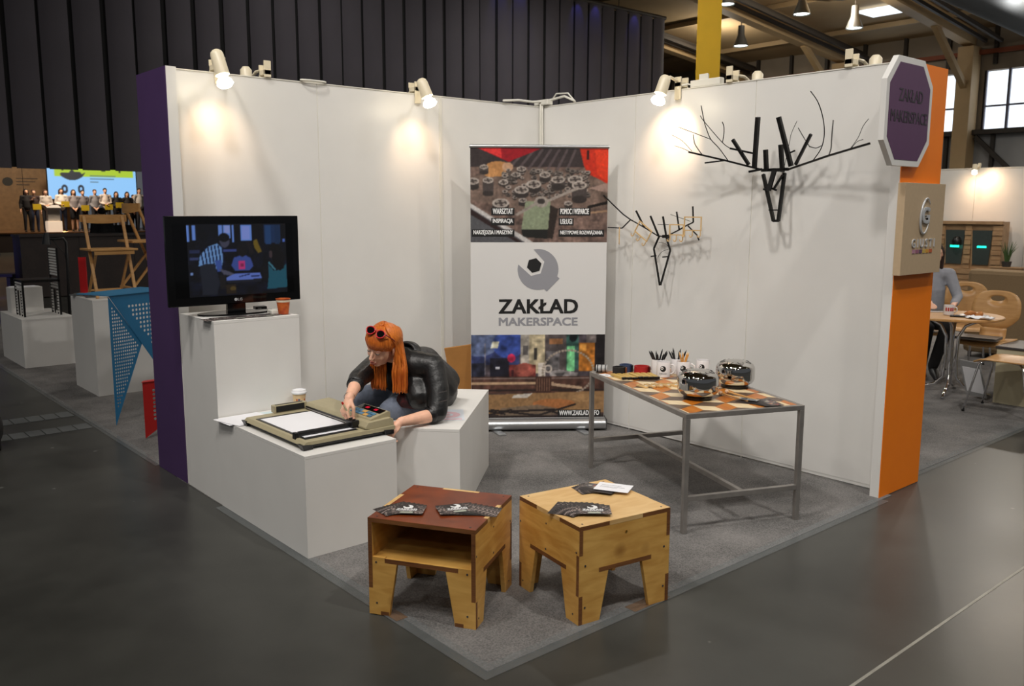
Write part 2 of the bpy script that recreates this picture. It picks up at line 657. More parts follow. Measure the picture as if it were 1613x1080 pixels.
def floor_material():
    m = bpy.data.materials.new('polished_concrete')
    m.use_nodes = True
    nt = m.node_tree
    N, L = nt.nodes, nt.links
    b = N['Principled BSDF']
    tc = N.new('ShaderNodeTexCoord')
    n1 = N.new('ShaderNodeTexNoise')
    n1.inputs['Scale'].default_value = 0.9
    n1.inputs['Detail'].default_value = 9.0
    n1.inputs['Roughness'].default_value = 0.62
    L.new(tc.outputs['Object'], n1.inputs['Vector'])
    rp = N.new('ShaderNodeValToRGB')
    rp.color_ramp.elements[0].position = 0.33
    rp.color_ramp.elements[1].position = 0.70
    rp.color_ramp.elements[0].color = (*rgb(54, 54, 51), 1)
    rp.color_ramp.elements[1].color = (*rgb(76, 76, 72), 1)
    L.new(n1.outputs['Fac'], rp.inputs['Fac'])
    # pale flecks of spilt plaster and paint
    vo = N.new('ShaderNodeTexVoronoi')
    vo.inputs['Scale'].default_value = 3.2
    L.new(tc.outputs['Object'], vo.inputs['Vector'])
    n3 = N.new('ShaderNodeTexNoise')
    n3.inputs['Scale'].default_value = 40.0
    L.new(tc.outputs['Object'], n3.inputs['Vector'])
    ad = N.new('ShaderNodeMath')
    ad.operation = 'MULTIPLY_ADD'
    ad.inputs[1].default_value = 0.06
    L.new(n3.outputs['Fac'], ad.inputs[0])
    L.new(vo.outputs['Distance'], ad.inputs[2])
    r2 = N.new('ShaderNodeValToRGB')
    r2.color_ramp.elements[0].position = 0.060
    r2.color_ramp.elements[1].position = 0.078
    r2.color_ramp.elements[0].color = (0.75, 0.75, 0.75, 1)
    r2.color_ramp.elements[1].color = (0, 0, 0, 1)
    L.new(ad.outputs[0], r2.inputs['Fac'])
    mx = N.new('ShaderNodeMix')
    mx.data_type = 'RGBA'
    L.new(r2.outputs['Color'], mx.inputs['Factor'])
    L.new(rp.outputs['Color'], mx.inputs['A'])
    mx.inputs['B'].default_value = (*rgb(120, 120, 116), 1)
    L.new(mx.outputs['Result'], b.inputs['Base Color'])
    rr_ = N.new('ShaderNodeMapRange')
    rr_.inputs['To Min'].default_value = 0.24
    rr_.inputs['To Max'].default_value = 0.42
    L.new(n1.outputs['Fac'], rr_.inputs['Value'])
    L.new(rr_.outputs['Result'], b.inputs['Roughness'])
    b.inputs['Specular IOR Level'].default_value = 0.26
    return m


def carpet_material():
    m = bpy.data.materials.new('grey_needle_felt')
    m.use_nodes = True
    nt = m.node_tree
    N, L = nt.nodes, nt.links
    b = N['Principled BSDF']
    b.inputs['Roughness'].default_value = 0.95
    b.inputs['Specular IOR Level'].default_value = 0.1
    tc = N.new('ShaderNodeTexCoord')
    n1 = N.new('ShaderNodeTexNoise')
    n1.inputs['Scale'].default_value = 150.0
    n1.inputs['Detail'].default_value = 3.0
    n2 = N.new('ShaderNodeTexNoise')
    n2.inputs['Scale'].default_value = 3.0
    n2.inputs['Detail'].default_value = 5.0
    L.new(tc.outputs['Object'], n1.inputs['Vector'])
    L.new(tc.outputs['Object'], n2.inputs['Vector'])
    ma = N.new('ShaderNodeMath')
    ma.operation = 'MULTIPLY_ADD'
    ma.inputs[1].default_value = 0.45
    L.new(n2.outputs['Fac'], ma.inputs[0])
    mb = N.new('ShaderNodeMath')
    mb.operation = 'MULTIPLY'
    mb.inputs[1].default_value = 0.55
    L.new(n1.outputs['Fac'], mb.inputs[0])
    L.new(mb.outputs[0], ma.inputs[2])
    rp = N.new('ShaderNodeValToRGB')
    rp.color_ramp.elements[0].position = 0.36
    rp.color_ramp.elements[1].position = 0.64
    rp.color_ramp.elements[0].color = (*rgb(86, 85, 84), 1)
    rp.color_ramp.elements[1].color = (*rgb(136, 133, 131), 1)
    L.new(ma.outputs[0], rp.inputs['Fac'])
    L.new(rp.outputs['Color'], b.inputs['Base Color'])
    bp = N.new('ShaderNodeBump')
    bp.inputs['Strength'].default_value = 0.4
    bp.inputs['Distance'].default_value = 0.004
    L.new(n1.outputs['Fac'], bp.inputs['Height'])
    L.new(bp.outputs['Normal'], b.inputs['Normal'])
    return m


FLOOR_M, CARPET_M = floor_material(), carpet_material()
TAPE = mat('clear_tape', rgb(150, 156, 158), 0.18, noise=0.1, nscale=20)
TAPE.node_tree.nodes['Principled BSDF'].inputs['Alpha'].default_value = 0.16
BROWN_TAPE = mat('brown_tape', rgb(128, 100, 76), 0.3, noise=0.1, nscale=20)
BROWN_TAPE.node_tree.nodes['Principled BSDF'].inputs['Alpha'].default_value = 0.55

# ------------------------------------------------------------------ floor, carpets
fl = struct(MB().box((-40, -22, -0.05), (16, 23, 0)).build('floor', FLOOR_M))
MB().box((3.930, -4.6, 0.0), (3.942, -0.3, 0.0012)).build('floor_joint', mat('joint_filler', rgb(150, 148, 138), 0.5, noise=0.2, nscale=9), fl)
# rows of cover plates let into the floor on the left
plate_m = mat('floor_plate', rgb(104, 107, 107), 0.4, noise=0.06, nscale=6)
for i, (xa, xb, y0) in enumerate(((-1.85, -1.67, -3.12), (-2.37, -2.17, -3.12))):
    pm = None
    for k in range(9):
        if pm is None:
            p = MB().box((-(xb - xa) / 2, -0.050, 0), ((xb - xa) / 2, 0.050, 0.0035)).build('floor_plate', plate_m, fl)
            pm = p
        else:
            p = pm.copy()
            COL.objects.link(p)
        p.location = ((xa + xb) / 2, y0 - k * 0.109, 0.0)


def carpet(x0, y0, x1, y1, label):
    o = MB().box((x0, y0, 0), (x1, y1, 0.004)).build('carpet', CARPET_M)
    return tag(o, label, 'carpet')


CZ = 0.004
c1 = carpet(0.0, -3.04, 3.037, 0.0, 'grey felt carpet covering the floor of the white corner stand')
c2 = carpet(0.0, 0.05, 2.92, 13.9, 'grey felt carpet of the neighbouring stand beyond the orange post')
c3 = carpet(-9.0, -3.03, -0.34, -0.1, 'grey felt carpet under the plinths beyond the purple post')
for lo, hi, mm, lab in (((0.70, -3.085), (3.08, -3.005), TAPE, 'clear tape along the left front edge of the stand carpet'), ((3.0, -3.0045), (3.08, -0.12), TAPE, 'clear tape along the right front edge of the stand carpet'),
                        ((2.28, -3.075), (2.5, -3.02), BROWN_TAPE, 'brown tape patch under the red-topped stool'), ((3.01, -2.28), (3.07, -2.06), BROWN_TAPE, 'brown tape patch under the birch-topped stool'),
                        ((2.87, 0.52), (2.96, 13.5), TAPE, 'clear tape along the carpet edge beyond the orange post'), ((-9.0, -3.06), (-0.34, -3.0), TAPE, 'clear tape along the carpet edge beyond the purple post')):
    zt = 0.0042 if mm is TAPE else 0.0048
    tag(MB().box((lo[0], lo[1], zt), (hi[0], hi[1], zt + 0.0005)).build('carpet_tape', mm), lab, 'tape')

# ------------------------------------------------------------------ stand walls
HW = 2.454
wl = bpy.data.objects.new('wall_left', None)
COL.objects.link(wl)
struct(wl)
for y0, y1 in ((-0.992, -0.022), (-1.996, -1.016), (-2.976, -2.002)):
    MB().box((-0.04, y0, 0.03), (0.0, y1, HW)).build('wall_panel', WHITE, wl, bevel=0.001)
for y, p in ((-1.004, 0.006), (-1.999, -0.003), (-0.010, 0.012)):
    MB().box((-0.045, y - 0.011, 0.0), (p, y + 0.011, HW - 0.002)).build('wall_profile', WPAINT, wl)
MB().box((-0.045, -2.99, HW), (0.004, 0.0, HW + 0.006)).build('wall_top_rail', WPAINT, wl)
MB().box((-0.042, -2.99, 0.012), (-0.002, 0.0, 0.03)).build('wall_foot_rail', WHITE, wl)
wr_ = bpy.data.objects.new('wall_right', None)
COL.objects.link(wr_)
struct(wr_)
for x0, x1 in ((0.022, 0.994), (1.0, 1.996), (2.002, 2.958)):
    MB().box((x0, 0.0, 0.03), (x1, 0.04, HW)).build('wall_panel', WHITE, wr_, bevel=0.001)
for x in (0.997, 1.999):
    MB().box((x - 0.003, 0.004, 0.0), (x + 0.003, 0.045, HW - 0.002)).build('wall_profile', WPAINT, wr_)
MB().box((0.0, -0.004, HW), (2.958, 0.045, HW + 0.006)).build('wall_top_rail', WPAINT, wr_)
MB().box((0.0, 0.002, 0.012), (2.958, 0.042, 0.03)).build('wall_foot_rail', WHITE, wr_)
# end posts of the walls
po = thing('end_post', 'white end post of the left wall with a purple front face', 'post', (0, 0, 0))
MB().box((-0.3205, -3.036, 0), (0.166, -2.976, 2.443)).build('post_board', WHITE, po, bevel=0.0015)
MB().box((-0.3205, -3.0395, 0.002), (0.166, -3.0362, 2.443)).build('purple_face', PURPLE, po)
po2 = thing('end_post', 'white end post of the right wall with an orange outer face', 'post', (0, 0, 0))
MB().box((2.958, -0.111, 0), (3.0125, 0.380, 2.443)).build('post_board', WHITE, po2, bevel=0.0015)
MB().box((3.0127, -0.110, 0.004), (3.016, 0.380, 2.443)).build('orange_face', ORANGE, po2)

# ------------------------------------------------------------------ the hall: side wall, windows, columns, rafters, roof
HALLWALL = mat('hall_cladding', rgb(150, 138, 122), 0.7, noise=0.06, nscale=1.5)
HALLGREY = mat('hall_cladding_grey', rgb(160, 160, 160), 0.7, noise=0.06, nscale=1.5)
BEIGE = mat('beige_steel', rgb(200, 170, 126), 0.6, noise=0.05, nscale=2)
DARKSTEEL = mat('dark_steel', rgb(60, 54, 48), 0.6)
DECK = mat('roof_deck', rgb(176, 152, 116), 0.75, noise=0.08, nscale=1.0)
COLS = [-18.05, -14.06, -10.07, -6.09, -2.1, 1.9, 5.9, 9.9]
hw = bpy.data.objects.new('wall_hall_side', None)
COL.objects.link(hw)
struct(hw)
MB().box((-30, 22.9, 0), (16, 23.1, 4.0)).build('lower_cladding', HALLGREY, hw)
MB().box((-30, 22.9, 5.7), (16, 23.1, 7.3)).build('upper_cladding', HALLWALL, hw)
MB().box((-30, 22.9, 4.0), (-9.75, 23.1, 5.7)).build('mid_cladding', HALLWALL, hw)
for cx in COLS[2:]:
    MB().box((cx - 0.38, 22.9, 4.0), (cx + 0.38, 23.1, 5.7)).build('window_pier', HALLWALL, hw)
MB().box((-30, 22.6, 3.86), (16, 22.88, 4.0)).build('sill_rail', DARKSTEEL, hw)
MB().box((-30, 22.7, 6.15), (16, 22.88, 6.27)).build('cable_tray', mat('rust_orange', rgb(140, 70, 40), 0.6), hw)
for k in range(34):
    x = -29.4 + k * 1.33
    MB().box((x - 0.05, 22.78, 4.2 if x < -10 else 5.85), (x + 0.05, 22.9, 7.2)).build('cladding_rib', DARKSTEEL, hw)
for k in range(11):
    x = -12.0 + k * 1.33
    MB().box((x - 0.05, 22.78, 0.0), (x + 0.05, 22.9, 3.86)).build('cladding_rib', DARKSTEEL, hw)
for a, b in ((-10.07, -6.09), (-6.09, -2.1), (-2.1, 1.9)):
    MB().bar((a + 0.3, 22.7, 3.8), (b - 0.3, 22.7, 0.5), 0.12).build('wind_brace', DARKSTEEL, hw)
DAY = glow('overcast_daylight', (0.86, 0.93, 1.0), 1.5)
for n, (a, b) in enumerate(zip(COLS[2:], COLS[3:])):
    a, b = a + 0.38, b - 0.38
    w = struct(bpy.data.objects.new('window_%d' % (n + 1), None))
    COL.objects.link(w)
    nx = 5
    for i in range(nx):
        for z0, z1 in ((4.03, 4.66), (4.70, 5.67)):
            MB().box((a + (b - a) * i / nx + 0.03, 22.98, z0), (a + (b - a) * (i + 1) / nx - 0.03, 23.0, z1)).build('pane', DAY, w)
    for i in range(nx + 1):
        x = a + (b - a) * i / nx
        MB().box((x - 0.035, 22.9, 4.0), (x + 0.035, 23.02, 5.7)).build('mullion', mat('window_frame', rgb(120, 120, 138), 0.5), w)
    MB().box((a, 22.91, 4.655), (b, 23.02, 4.705)).build('transom', mat('window_frame', rgb(120, 120, 138), 0.5), w)
for cx in COLS:
    c = MB().box((cx - 0.22, 22.3, 0), (cx + 0.22, 22.85, 6.36)).build('column', BEIGE)
    tag(c, kind='structure')
    rf = MB()
    y0, y1 = 22.6, -18.0
    z0, z1 = ROOF_Z(y0), ROOF_Z(y1)
    rf.add([(cx - 0.16, y0, z0), (cx + 0.16, y0, z0), (cx + 0.16, y1, z1), (cx - 0.16, y1, z1),
            (cx - 0.16, y0, z0 + 0.42), (cx + 0.16, y0, z0 + 0.42), (cx + 0.16, y1, z1 + 0.42), (cx - 0.16, y1, z1 + 0.42)],
           [(0, 1, 2, 3), (7, 6, 5, 4), (0, 4, 5, 1), (1, 5, 6, 2), (2, 6, 7, 3), (3, 7, 4, 0)])
    r = tag(rf.build('ceiling_beam', BEIGE), kind='structure')
    for k, (dx, dz) in enumerate(((0.42, 0.10), (0.62, 0.24), (0.85, 0.05))):
        MB().bar((cx + dx, y0, z0 + dz), (cx + dx, y1, z1 + dz), 0.09).build('service_pipe', DARKSTEEL, r)
    MB().bar((cx, 22.4, 5.2), (cx, 20.2, ROOF_Z(20.2) + 0.05), 0.16).build('knee_brace', BEIGE, r)
deck = MB()
y0, y1 = 23.1, -20.0
za, zb = ROOF_Z(y0) + 0.55, ROOF_Z(y1) + 0.55
deck.add([(-30, y0, za), (16, y0, za), (16, y1, zb), (-30, y1, zb), (-30, y0, za + 0.2), (16, y0, za + 0.2), (16, y1, zb + 0.2), (-30, y1, zb + 0.2)],
         [(0, 1, 2, 3), (7, 6, 5, 4), (0, 4, 5, 1), (1, 5, 6, 2), (2, 6, 7, 3), (3, 7, 4, 0)])
ce = struct(deck.build('ceiling', DECK))
for k in range(9):
    y = 21.0 - k * 3.2
    MB().bar((-30, y, ROOF_Z(y) + 0.47), (16, y, ROOF_Z(y) + 0.47), 0.14).build('purlin', DECK, ce)
sky = MB().cbox((-7.25, 19.8, ROOF_Z(19.8) + 0.50), (1.3, 0.9, 0.06)).build('skylight', DAY, ce)

# discharge lamps: bell reflector, gear box, cord
lampshell = mat('lamp_shell', rgb(120, 120, 118), 0.4, 0.6)
lampface = glow('lamp_face', (0.90, 1.0, 0.97), 10.0)


def hall_lamp(x, y, z, label, group=None):
    t = thing('hall_lamp', label, 'ceiling lamp', (x, y, z), 0, group)
    MB().lathe([(0, 0.42), (0.09, 0.42), (0.10, 0.16), (0.22, -0.14), (0.21, -0.15), (0.09, 0.12), (0, 0.12)], n=16).build('reflector', lampshell, t, smooth=40)
    MB().lathe([(0, -0.10), (0.19, -0.12), (0.19, -0.125), (0, -0.14)], n=16).build('lamp_glass', lampface, t)
    MB().cyl((0, 0, 0.42), (0, 0, ROOF_Z(y) + 0.55 - z), 0.015, n=6).build('cord', DARKSTEEL, t)
    return t


for (p, wh) in (((-8.628, 14.213, 6.9), 'lit bell lamp hanging beside the yellow banner under the roof'),
                ((-7.367, 15.632, 6.66), 'lit bell lamp hanging nearest the grey air duct'),
                ((-6.866, 17.335, 6.47), 'lit bell lamp hanging below the skylight'),
                ((-10.282, 17.245, 6.47), 'lit bell lamp hanging lowest, right of the yellow banner')):
    hall_lamp(*p, wh)
# air duct and fabric duct
t = thing('air_duct', 'grey air duct box hanging under the roof between the lamps', 'duct', (-6.2, 14.2, 6.55), R(62))
MB().box((-1.0, -0.35, 0), (1.0, 0.35, 0.45)).build('duct_box', mat('zinc', rgb(150, 150, 145), 0.45, 0.4, noise=0.1), t, bevel=0.02)
MB().box((-0.55, -0.22, -0.06), (0.55, 0.22, 0.0)).build('outlet_grille', BEIGE, t)
o = MB().tube([(-3.0, 9.0, 6.55), (-3.0, 22.0, 6.1)], 0.5, 24).build('fabric_duct', mat('duct_cloth', rgb(120, 124, 128), 0.8, noise=0.05), None, smooth=40)
tag(o, 'thick grey cloth duct running under the roof at the top right', 'duct')
# yellow hanging banner
t = thing('hanging_banner', 'tall yellow banner hanging from the hall roof behind the stand', 'banner', (-7.43, 11.97, 3.2), R(49))
MB().box((-0.272, -0.01, 0), (0.272, 0.01, 4.2)).build('cloth', mat('yellow_cloth', rgb(244, 196, 44), 0.7, noise=0.04, nscale=2), t)
MB().cyl((-0.3, 0, 4.22), (0.3, 0, 4.22), 0.025, n=8).build('top_rod', ALU, t)
for sx in (-0.25, 0.25):
    MB().cyl((sx, 0, 4.22), (sx, 0, ROOF_Z(11.97) + 0.55 - 3.2), 0.008, n=6).build('cord', DARKSTEEL, t)

# ------------------------------------------------------------------ the black curtain with the stage beyond
CURT = mat('curtain_cloth', rgb(76, 72, 79), 0.85, noise=0.05, nscale=1.2)
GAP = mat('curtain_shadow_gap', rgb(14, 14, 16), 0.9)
t = thing('stage_curtain', 'huge dark grey curtain of upright strips behind the stand', 'curtain', (-12.0, 0, 0))
MB().box((-0.10, -14.0, 2.36), (-0.08, 15.95, 7.12)).build('gap_shade_sheet', GAP, t)  # near-black sheet stands in for the shade between the strips
base = None
k = 0
y = 15.98 - 0.47
rng = random.Random(3)
while y > -13.5:
    if base is None:
        cv = MB()
        n = 6
        prof = [(0.05 * math.sin(PI * i / n) ** 0.6, i / n * 0.47) for i in range(n + 1)]
        vs = [(px - 0.06, py, z) for z in (2.34, 7.15) for px, py in prof]
        vs += [(-0.075, py, z) for z in (2.34, 7.15) for px, py in prof]
        m = n + 1
        fs = [(i, i + 1, m + i + 1, m + i) for i in range(n)] + [(2 * m + i + 1, 2 * m + i, 3 * m + i, 3 * m + i + 1) for i in range(n)]
        fs += [(m + i, m + i + 1, 3 * m + i + 1, 3 * m + i) for i in range(n)] + [(i + 1, i, 2 * m + i, 2 * m + i + 1) for i in range(n)]
        fs += [(0, m, 3 * m, 2 * m), (n, 2 * m + n, 3 * m + n, m + n)]
        cv.add(vs, fs)
        base = cv.build('curtain_strip', CURT, t, smooth=30)
        s = base
    else:
        s = base.copy()
        COL.objects.link(s)
    s.location = (rng.uniform(-0.015, 0.015), y, 0)
    y -= 0.54 + rng.uniform(-0.03, 0.03)
MB().cyl((-0.07, -14.0, 7.2), (-0.07, 16.0, 7.2), 0.06, n=8).build('rail', DARKSTEEL, t)
for yy in (-10, -2, 6, 14):
    MB().cyl((-0.07, yy, 7.2), (-0.07, yy, ROOF_Z(yy) + 0.6), 0.012, n=6).build('hanging_wire', DARKSTEEL, t)
# blue stage lights clipped along the top of the curtain (only their beams on the cloth show)
for yy in (9.6, 10.3, 12.3, 13.0, 14.6):
    lamp('blue_beam', 'SPOT', (-11.75, yy, 7.35), 10.0, (0.12, 0.12, 1.0), 0.02, (-12.0, yy, 6.7), R(50), 0.6)
BIG=[('skull_bar',0.018,[(2.137,-0.11,1.889),(2.322,-0.112,1.89)]),('skull_bar',0.018,[(2.136,-0.089,1.865),(2.264,-0.15,1.579)]),('skull_bar',0.018,[(2.284,-0.087,1.868),(2.296,-0.15,1.58)]),('skull_bar',0.014,[(2.262,-0.15,1.58),(2.298,-0.15,1.581)]),('skull_bar',0.008,[(2.223,-0.143,1.646),(2.288,-0.143,1.646)]),('snout_plate',0.029,[(2.24,-0.13,1.885),(2.227,-0.163,1.763)]),('snout_bar',0.011,[(2.288,-0.115,1.856),(2.243,-0.129,1.775)]),('eye_stub',0.011,[(2.171,-0.134,1.773),(2.21,-0.132,1.766)]),('eye_stub',0.011,[(2.225,-0.129,1.778),(2.261,-0.131,1.766)]),('horn',0.022,[(2.188,-0.155,2.01),(2.186,-0.133,1.887)]),('horn',0.022,[(2.296,-0.162,2.034),(2.295,-0.132,1.892)]),('horn',0.023,[(2.159,-0.208,2.202),(2.111,-0.152,1.905)]),('horn',0.023,[(2.299,-0.204,2.192),(2.364,-0.147,1.905)]),('horn',0.018,[(1.972,-0.192,2.081),(2.07,-0.151,1.924)]),('horn',0.015,[(2.51,-0.191,2.08),(2.391,-0.144,1.914)]),('antler_bar',0.011,[(1.945,-0.178,2.029),(2.097,-0.142,1.992)]),('antler_bar',0.013,[(2.099,-0.19,1.879),(2.178,-0.17,1.893)]),('antler_bar',0.008,[(2.346,-0.137,1.985),(2.382,-0.145,1.995)]),('antler_beam',0.011,[(2.137,-0.11,1.893),(1.904,-0.17,1.957),(1.66,-0.228,2.018)]),('antler_beam',0.009,[(1.779,-0.21,1.944),(1.913,-0.179,1.956)]),('antler_beam',0.011,[(2.317,-0.11,1.887),(2.621,-0.178,1.954),(2.898,-0.246,2.004)]),('twig',0.006,[(1.923,-0.165,1.956),(1.866,-0.184,2.033),(1.813,-0.201,2.09),(1.789,-0.213,2.146),(1.774,-0.224,2.201),(1.76,-0.244,2.301)]),('twig',0.005,[(1.945,-0.178,2.029),(1.894,-0.194,2.069),(1.782,-0.234,2.2),(1.757,-0.245,2.239)]),('twig',0.005,[(1.813,-0.201,2.09),(1.705,-0.228,2.134),(1.591,-0.256,2.179)]),('twig',0.006,[(1.898,-0.193,2.069),(1.909,-0.198,2.121),(1.912,-0.206,2.165),(1.903,-0.212,2.192)]),('twig',0.006,[(1.753,-0.207,1.997),(1.708,-0.22,2.058),(1.697,-0.226,2.095),(1.695,-0.23,2.128)]),('twig',0.003,[(1.683,-0.224,2.022),(1.617,-0.242,2.09),(1.544,-0.261,2.131)]),('twig',0.003,[(1.672,-0.226,2.018),(1.617,-0.239,2.043),(1.563,-0.252,2.061)]),('twig',0.006,[(2.51,-0.153,1.933),(2.563,-0.169,1.991),(2.587,-0.182,2.047),(2.593,-0.192,2.103),(2.588,-0.202,2.16),(2.573,-0.211,2.218),(2.552,-0.22,2.268),(2.514,-0.227,2.319)]),('twig',0.005,[(2.57,-0.174,2.013),(2.531,-0.164,2.002),(2.484,-0.157,2.014)]),('twig',0.005,[(2.487,-0.157,2.01),(2.444,-0.159,2.069),(2.41,-0.166,2.124)]),('twig',0.006,[(2.621,-0.178,1.954),(2.638,-0.186,1.994),(2.643,-0.194,2.051),(2.657,-0.212,2.148)]),('twig',0.003,[(2.767,-0.213,1.981),(2.821,-0.231,2.039),(2.854,-0.246,2.098),(2.89,-0.259,2.134)]),('twig',0.002,[(2.777,-0.216,1.986),(2.816,-0.228,2.019),(2.854,-0.238,2.028)]),('twig',0.003,[(2.3,-0.117,1.91),(2.347,-0.15,2.045),(2.365,-0.164,2.094),(2.411,-0.185,2.162)])]
SMALL=[('skull_bar',0.01,[(1.29,-0.055,1.462),(1.261,-0.074,1.376),(1.367,-0.127,1.126)]),('skull_bar',0.01,[(1.352,-0.056,1.464),(1.409,-0.075,1.368),(1.373,-0.127,1.126)]),('skull_bar',0.009,[(1.294,-0.066,1.464),(1.366,-0.066,1.461)]),('horn',0.01,[(1.258,-0.117,1.604),(1.311,-0.086,1.465)]),('horn',0.01,[(1.365,-0.111,1.601),(1.378,-0.086,1.465)]),('horn',0.01,[(1.142,-0.138,1.64),(1.202,-0.111,1.52)]),('antler_beam',0.007,[(1.29,-0.067,1.464),(1.175,-0.094,1.527),(1.075,-0.117,1.576),(1.016,-0.131,1.613),(0.932,-0.153,1.685),(0.86,-0.173,1.75)]),('antler_beam',0.007,[(1.075,-0.117,1.576),(1.003,-0.125,1.515),(0.883,-0.147,1.518)]),('antler_beam',0.008,[(1.366,-0.066,1.464),(1.492,-0.088,1.511),(1.554,-0.1,1.538),(1.625,-0.113,1.563)]),('horn',0.008,[(1.486,-0.115,1.634),(1.5,-0.098,1.511)]),('horn',0.008,[(1.638,-0.137,1.669),(1.636,-0.123,1.564)]),('antler_beam',0.007,[(1.577,-0.103,1.539),(1.665,-0.115,1.479),(1.683,-0.118,1.446)]),('twig',0.003,[(1.285,-0.07,1.545),(1.385,-0.071,1.545)]),('twig',0.003,[(1.411,-0.087,1.615),(1.593,-0.1,1.57)]),('eye_stub',0.009,[(1.273,-0.117,1.322),(1.316,-0.112,1.329)]),('eye_stub',0.009,[(1.374,-0.113,1.322),(1.416,-0.113,1.326)]),('twig',0.003,[(1.321,-0.102,1.281),(1.318,-0.094,1.318),(1.331,-0.087,1.344),(1.355,-0.083,1.363),(1.396,-0.082,1.375)]),('twig',0.003,[(1.3,-0.071,1.421),(1.342,-0.071,1.417),(1.38,-0.076,1.404),(1.401,-0.081,1.385)])]
# ------------------------------------------------------------------ plinths of the stand
def plinth(label, x0, y0, x1, y1, h, rotz=0.0, loc=None):
    """joined from five painted boards: top set between mitred sides"""
    cx, cy = ((x0 + x1) / 2, (y0 + y1) / 2) if loc is None else loc
    w, dp = (x1 - x0), (y1 - y0)
    t = thing('plinth', label, 'plinth', (cx, cy, CZ), rotz)
    MB().box((-w / 2, -dp / 2, h - CZ - 0.016), (w / 2, dp / 2, h - CZ)).build('top_board', WHITE_BOX, t, bevel=0.0012)
    a, b, th = w / 2, dp / 2, 0.016
    z0, z1 = 0.0005, h - CZ - 0.0162
    MB().box((-a, -b, z0), (a, -b + th, z1)).build('side_board', WHITE_BOX, t)
    MB().box((-a, b - th, z0), (a, b, z1)).build('side_board', WHITE_BOX, t)
    MB().box((-a, -b + th, z0), (-a + th, b - th, z1)).build('side_board', WHITE_BOX, t)
    MB().box((a - th, -b + th, z0), (a, b - th, z1)).build('side_board', WHITE_BOX, t)
    return t


plinth('tall white plinth carrying the television against the purple post', 0.186, -3.037, 0.680, -2.53, 1.040)
plinth('low white plinth with the beige pen plotter on its top', 0.684, -3.040, 1.689, -2.533, 0.504)
BU, BV = Vector((-0.674, 0.739)), Vector((-0.739, -0.674))      # long and short axes of the bench
bc = Vector((1.752, -2.180)) + BU * 0.52 + BV * 0.25
plinth('low white plinth standing askew that the woman sits on', -0.52, -0.25, 0.52, 0.25, 0.505, math.atan2(BU.y, BU.x), (bc.x, bc.y))

# ------------------------------------------------------------------ wall spotlights
SHELL = mat('cream_lamp_shell', rgb(226, 214, 186), 0.35)
BULB = glow('lit_bulb', (1.0, 0.86, 0.62), 26.0)


def spotlight(label, wallp, wn, tubetop, bulb, aim, power):
    """clamp on the wall top, arm, tube shell, lit reflector bulb"""
    W, n, T, B = Vector(wallp), Vector(wn), Vector(tubetop), Vector(bulb)
    t = thing('spotlight', label, 'spotlight', W, 0, None)
    M = Matrix.Translation(-W)
    side = Vector((0, 0, 1)).cross(n)
    k = MB(M)
    k.bar(W + n * 0.014 + Vector((0, 0, 0.08)), W + n * 0.014 - Vector((0, 0, 0.07)), 0.05, 0.012, up=n)
    k.bar(W - n * 0.062 + Vector((0, 0, 0.08)), W - n * 0.062 - Vector((0, 0, 0.05)), 0.05, 0.012, up=n)
    k.bar(W + n * 0.02 + Vector((0, 0, 0.03)), W - n * 0.068 + Vector((0, 0, 0.03)), 0.05, 0.03)
    k.build('clamp', SHELL, t, bevel=0.002)
    MB(M).cyl(W - n * 0.062 - Vector((0, 0, 0.02)), W - n * 0.10 - Vector((0, 0, 0.02)), 0.008, n=8).build('clamp_screw', CHROME, t)
    mid = T + (B - T) * 0.35
    MB(M).tube([W + n * 0.014 + Vector((0, 0, 0.05)), W + n * 0.1 + Vector((0, 0, 0.07)), mid], 0.011, 8).build('arm', SHELL, t)
    MB(M).ball(mid, 0.022).build('joint', SHELL, t, smooth=True)
    ax = (B - T).normalized()
    MB(M).tube([T, T + ax * 0.012, T + ax * 0.03, B - ax * 0.045, B - ax * 0.043, T + ax * 0.03], [0.020, 0.033, 0.038, 0.041, 0.036, 0.030], 20).build('shell', SHELL, t, smooth=40)
    MB(M).tube([B - ax * 0.055, B - ax * 0.03, B - ax * 0.012, B + ax * 0.008, B + ax * 0.024, B + ax * 0.031], [0.016, 0.024, 0.042, 0.048, 0.034, 0.006], 16).build('bulb', BULB, t, smooth=True)
    a = Vector(aim)
    dd = (a - B).normalized()
    lamp('spot_beam', 'SPOT', B + dd * 0.055, power, (1.0, 0.68, 0.42), 0.03, a, R(88), 1.0)
    return t


spotlight('lit cream spotlight on the left wall nearest the purple post', (0, -2.665, 2.46), (1, 0, 0), (0.25, -2.775, 2.545), *SPOTS[0])
spotlight('lit cream spotlight on the left wall nearest the roll-up banner', (0, -1.21, 2.46), (1, 0, 0), (0.25, -1.35, 2.52), *SPOTS[1])
spotlight('lit cream spotlight on the right wall above the black antlers', (1.385, 0, 2.46), (0, -1, 0), (1.475, -0.25, 2.515), *SPOTS[2])


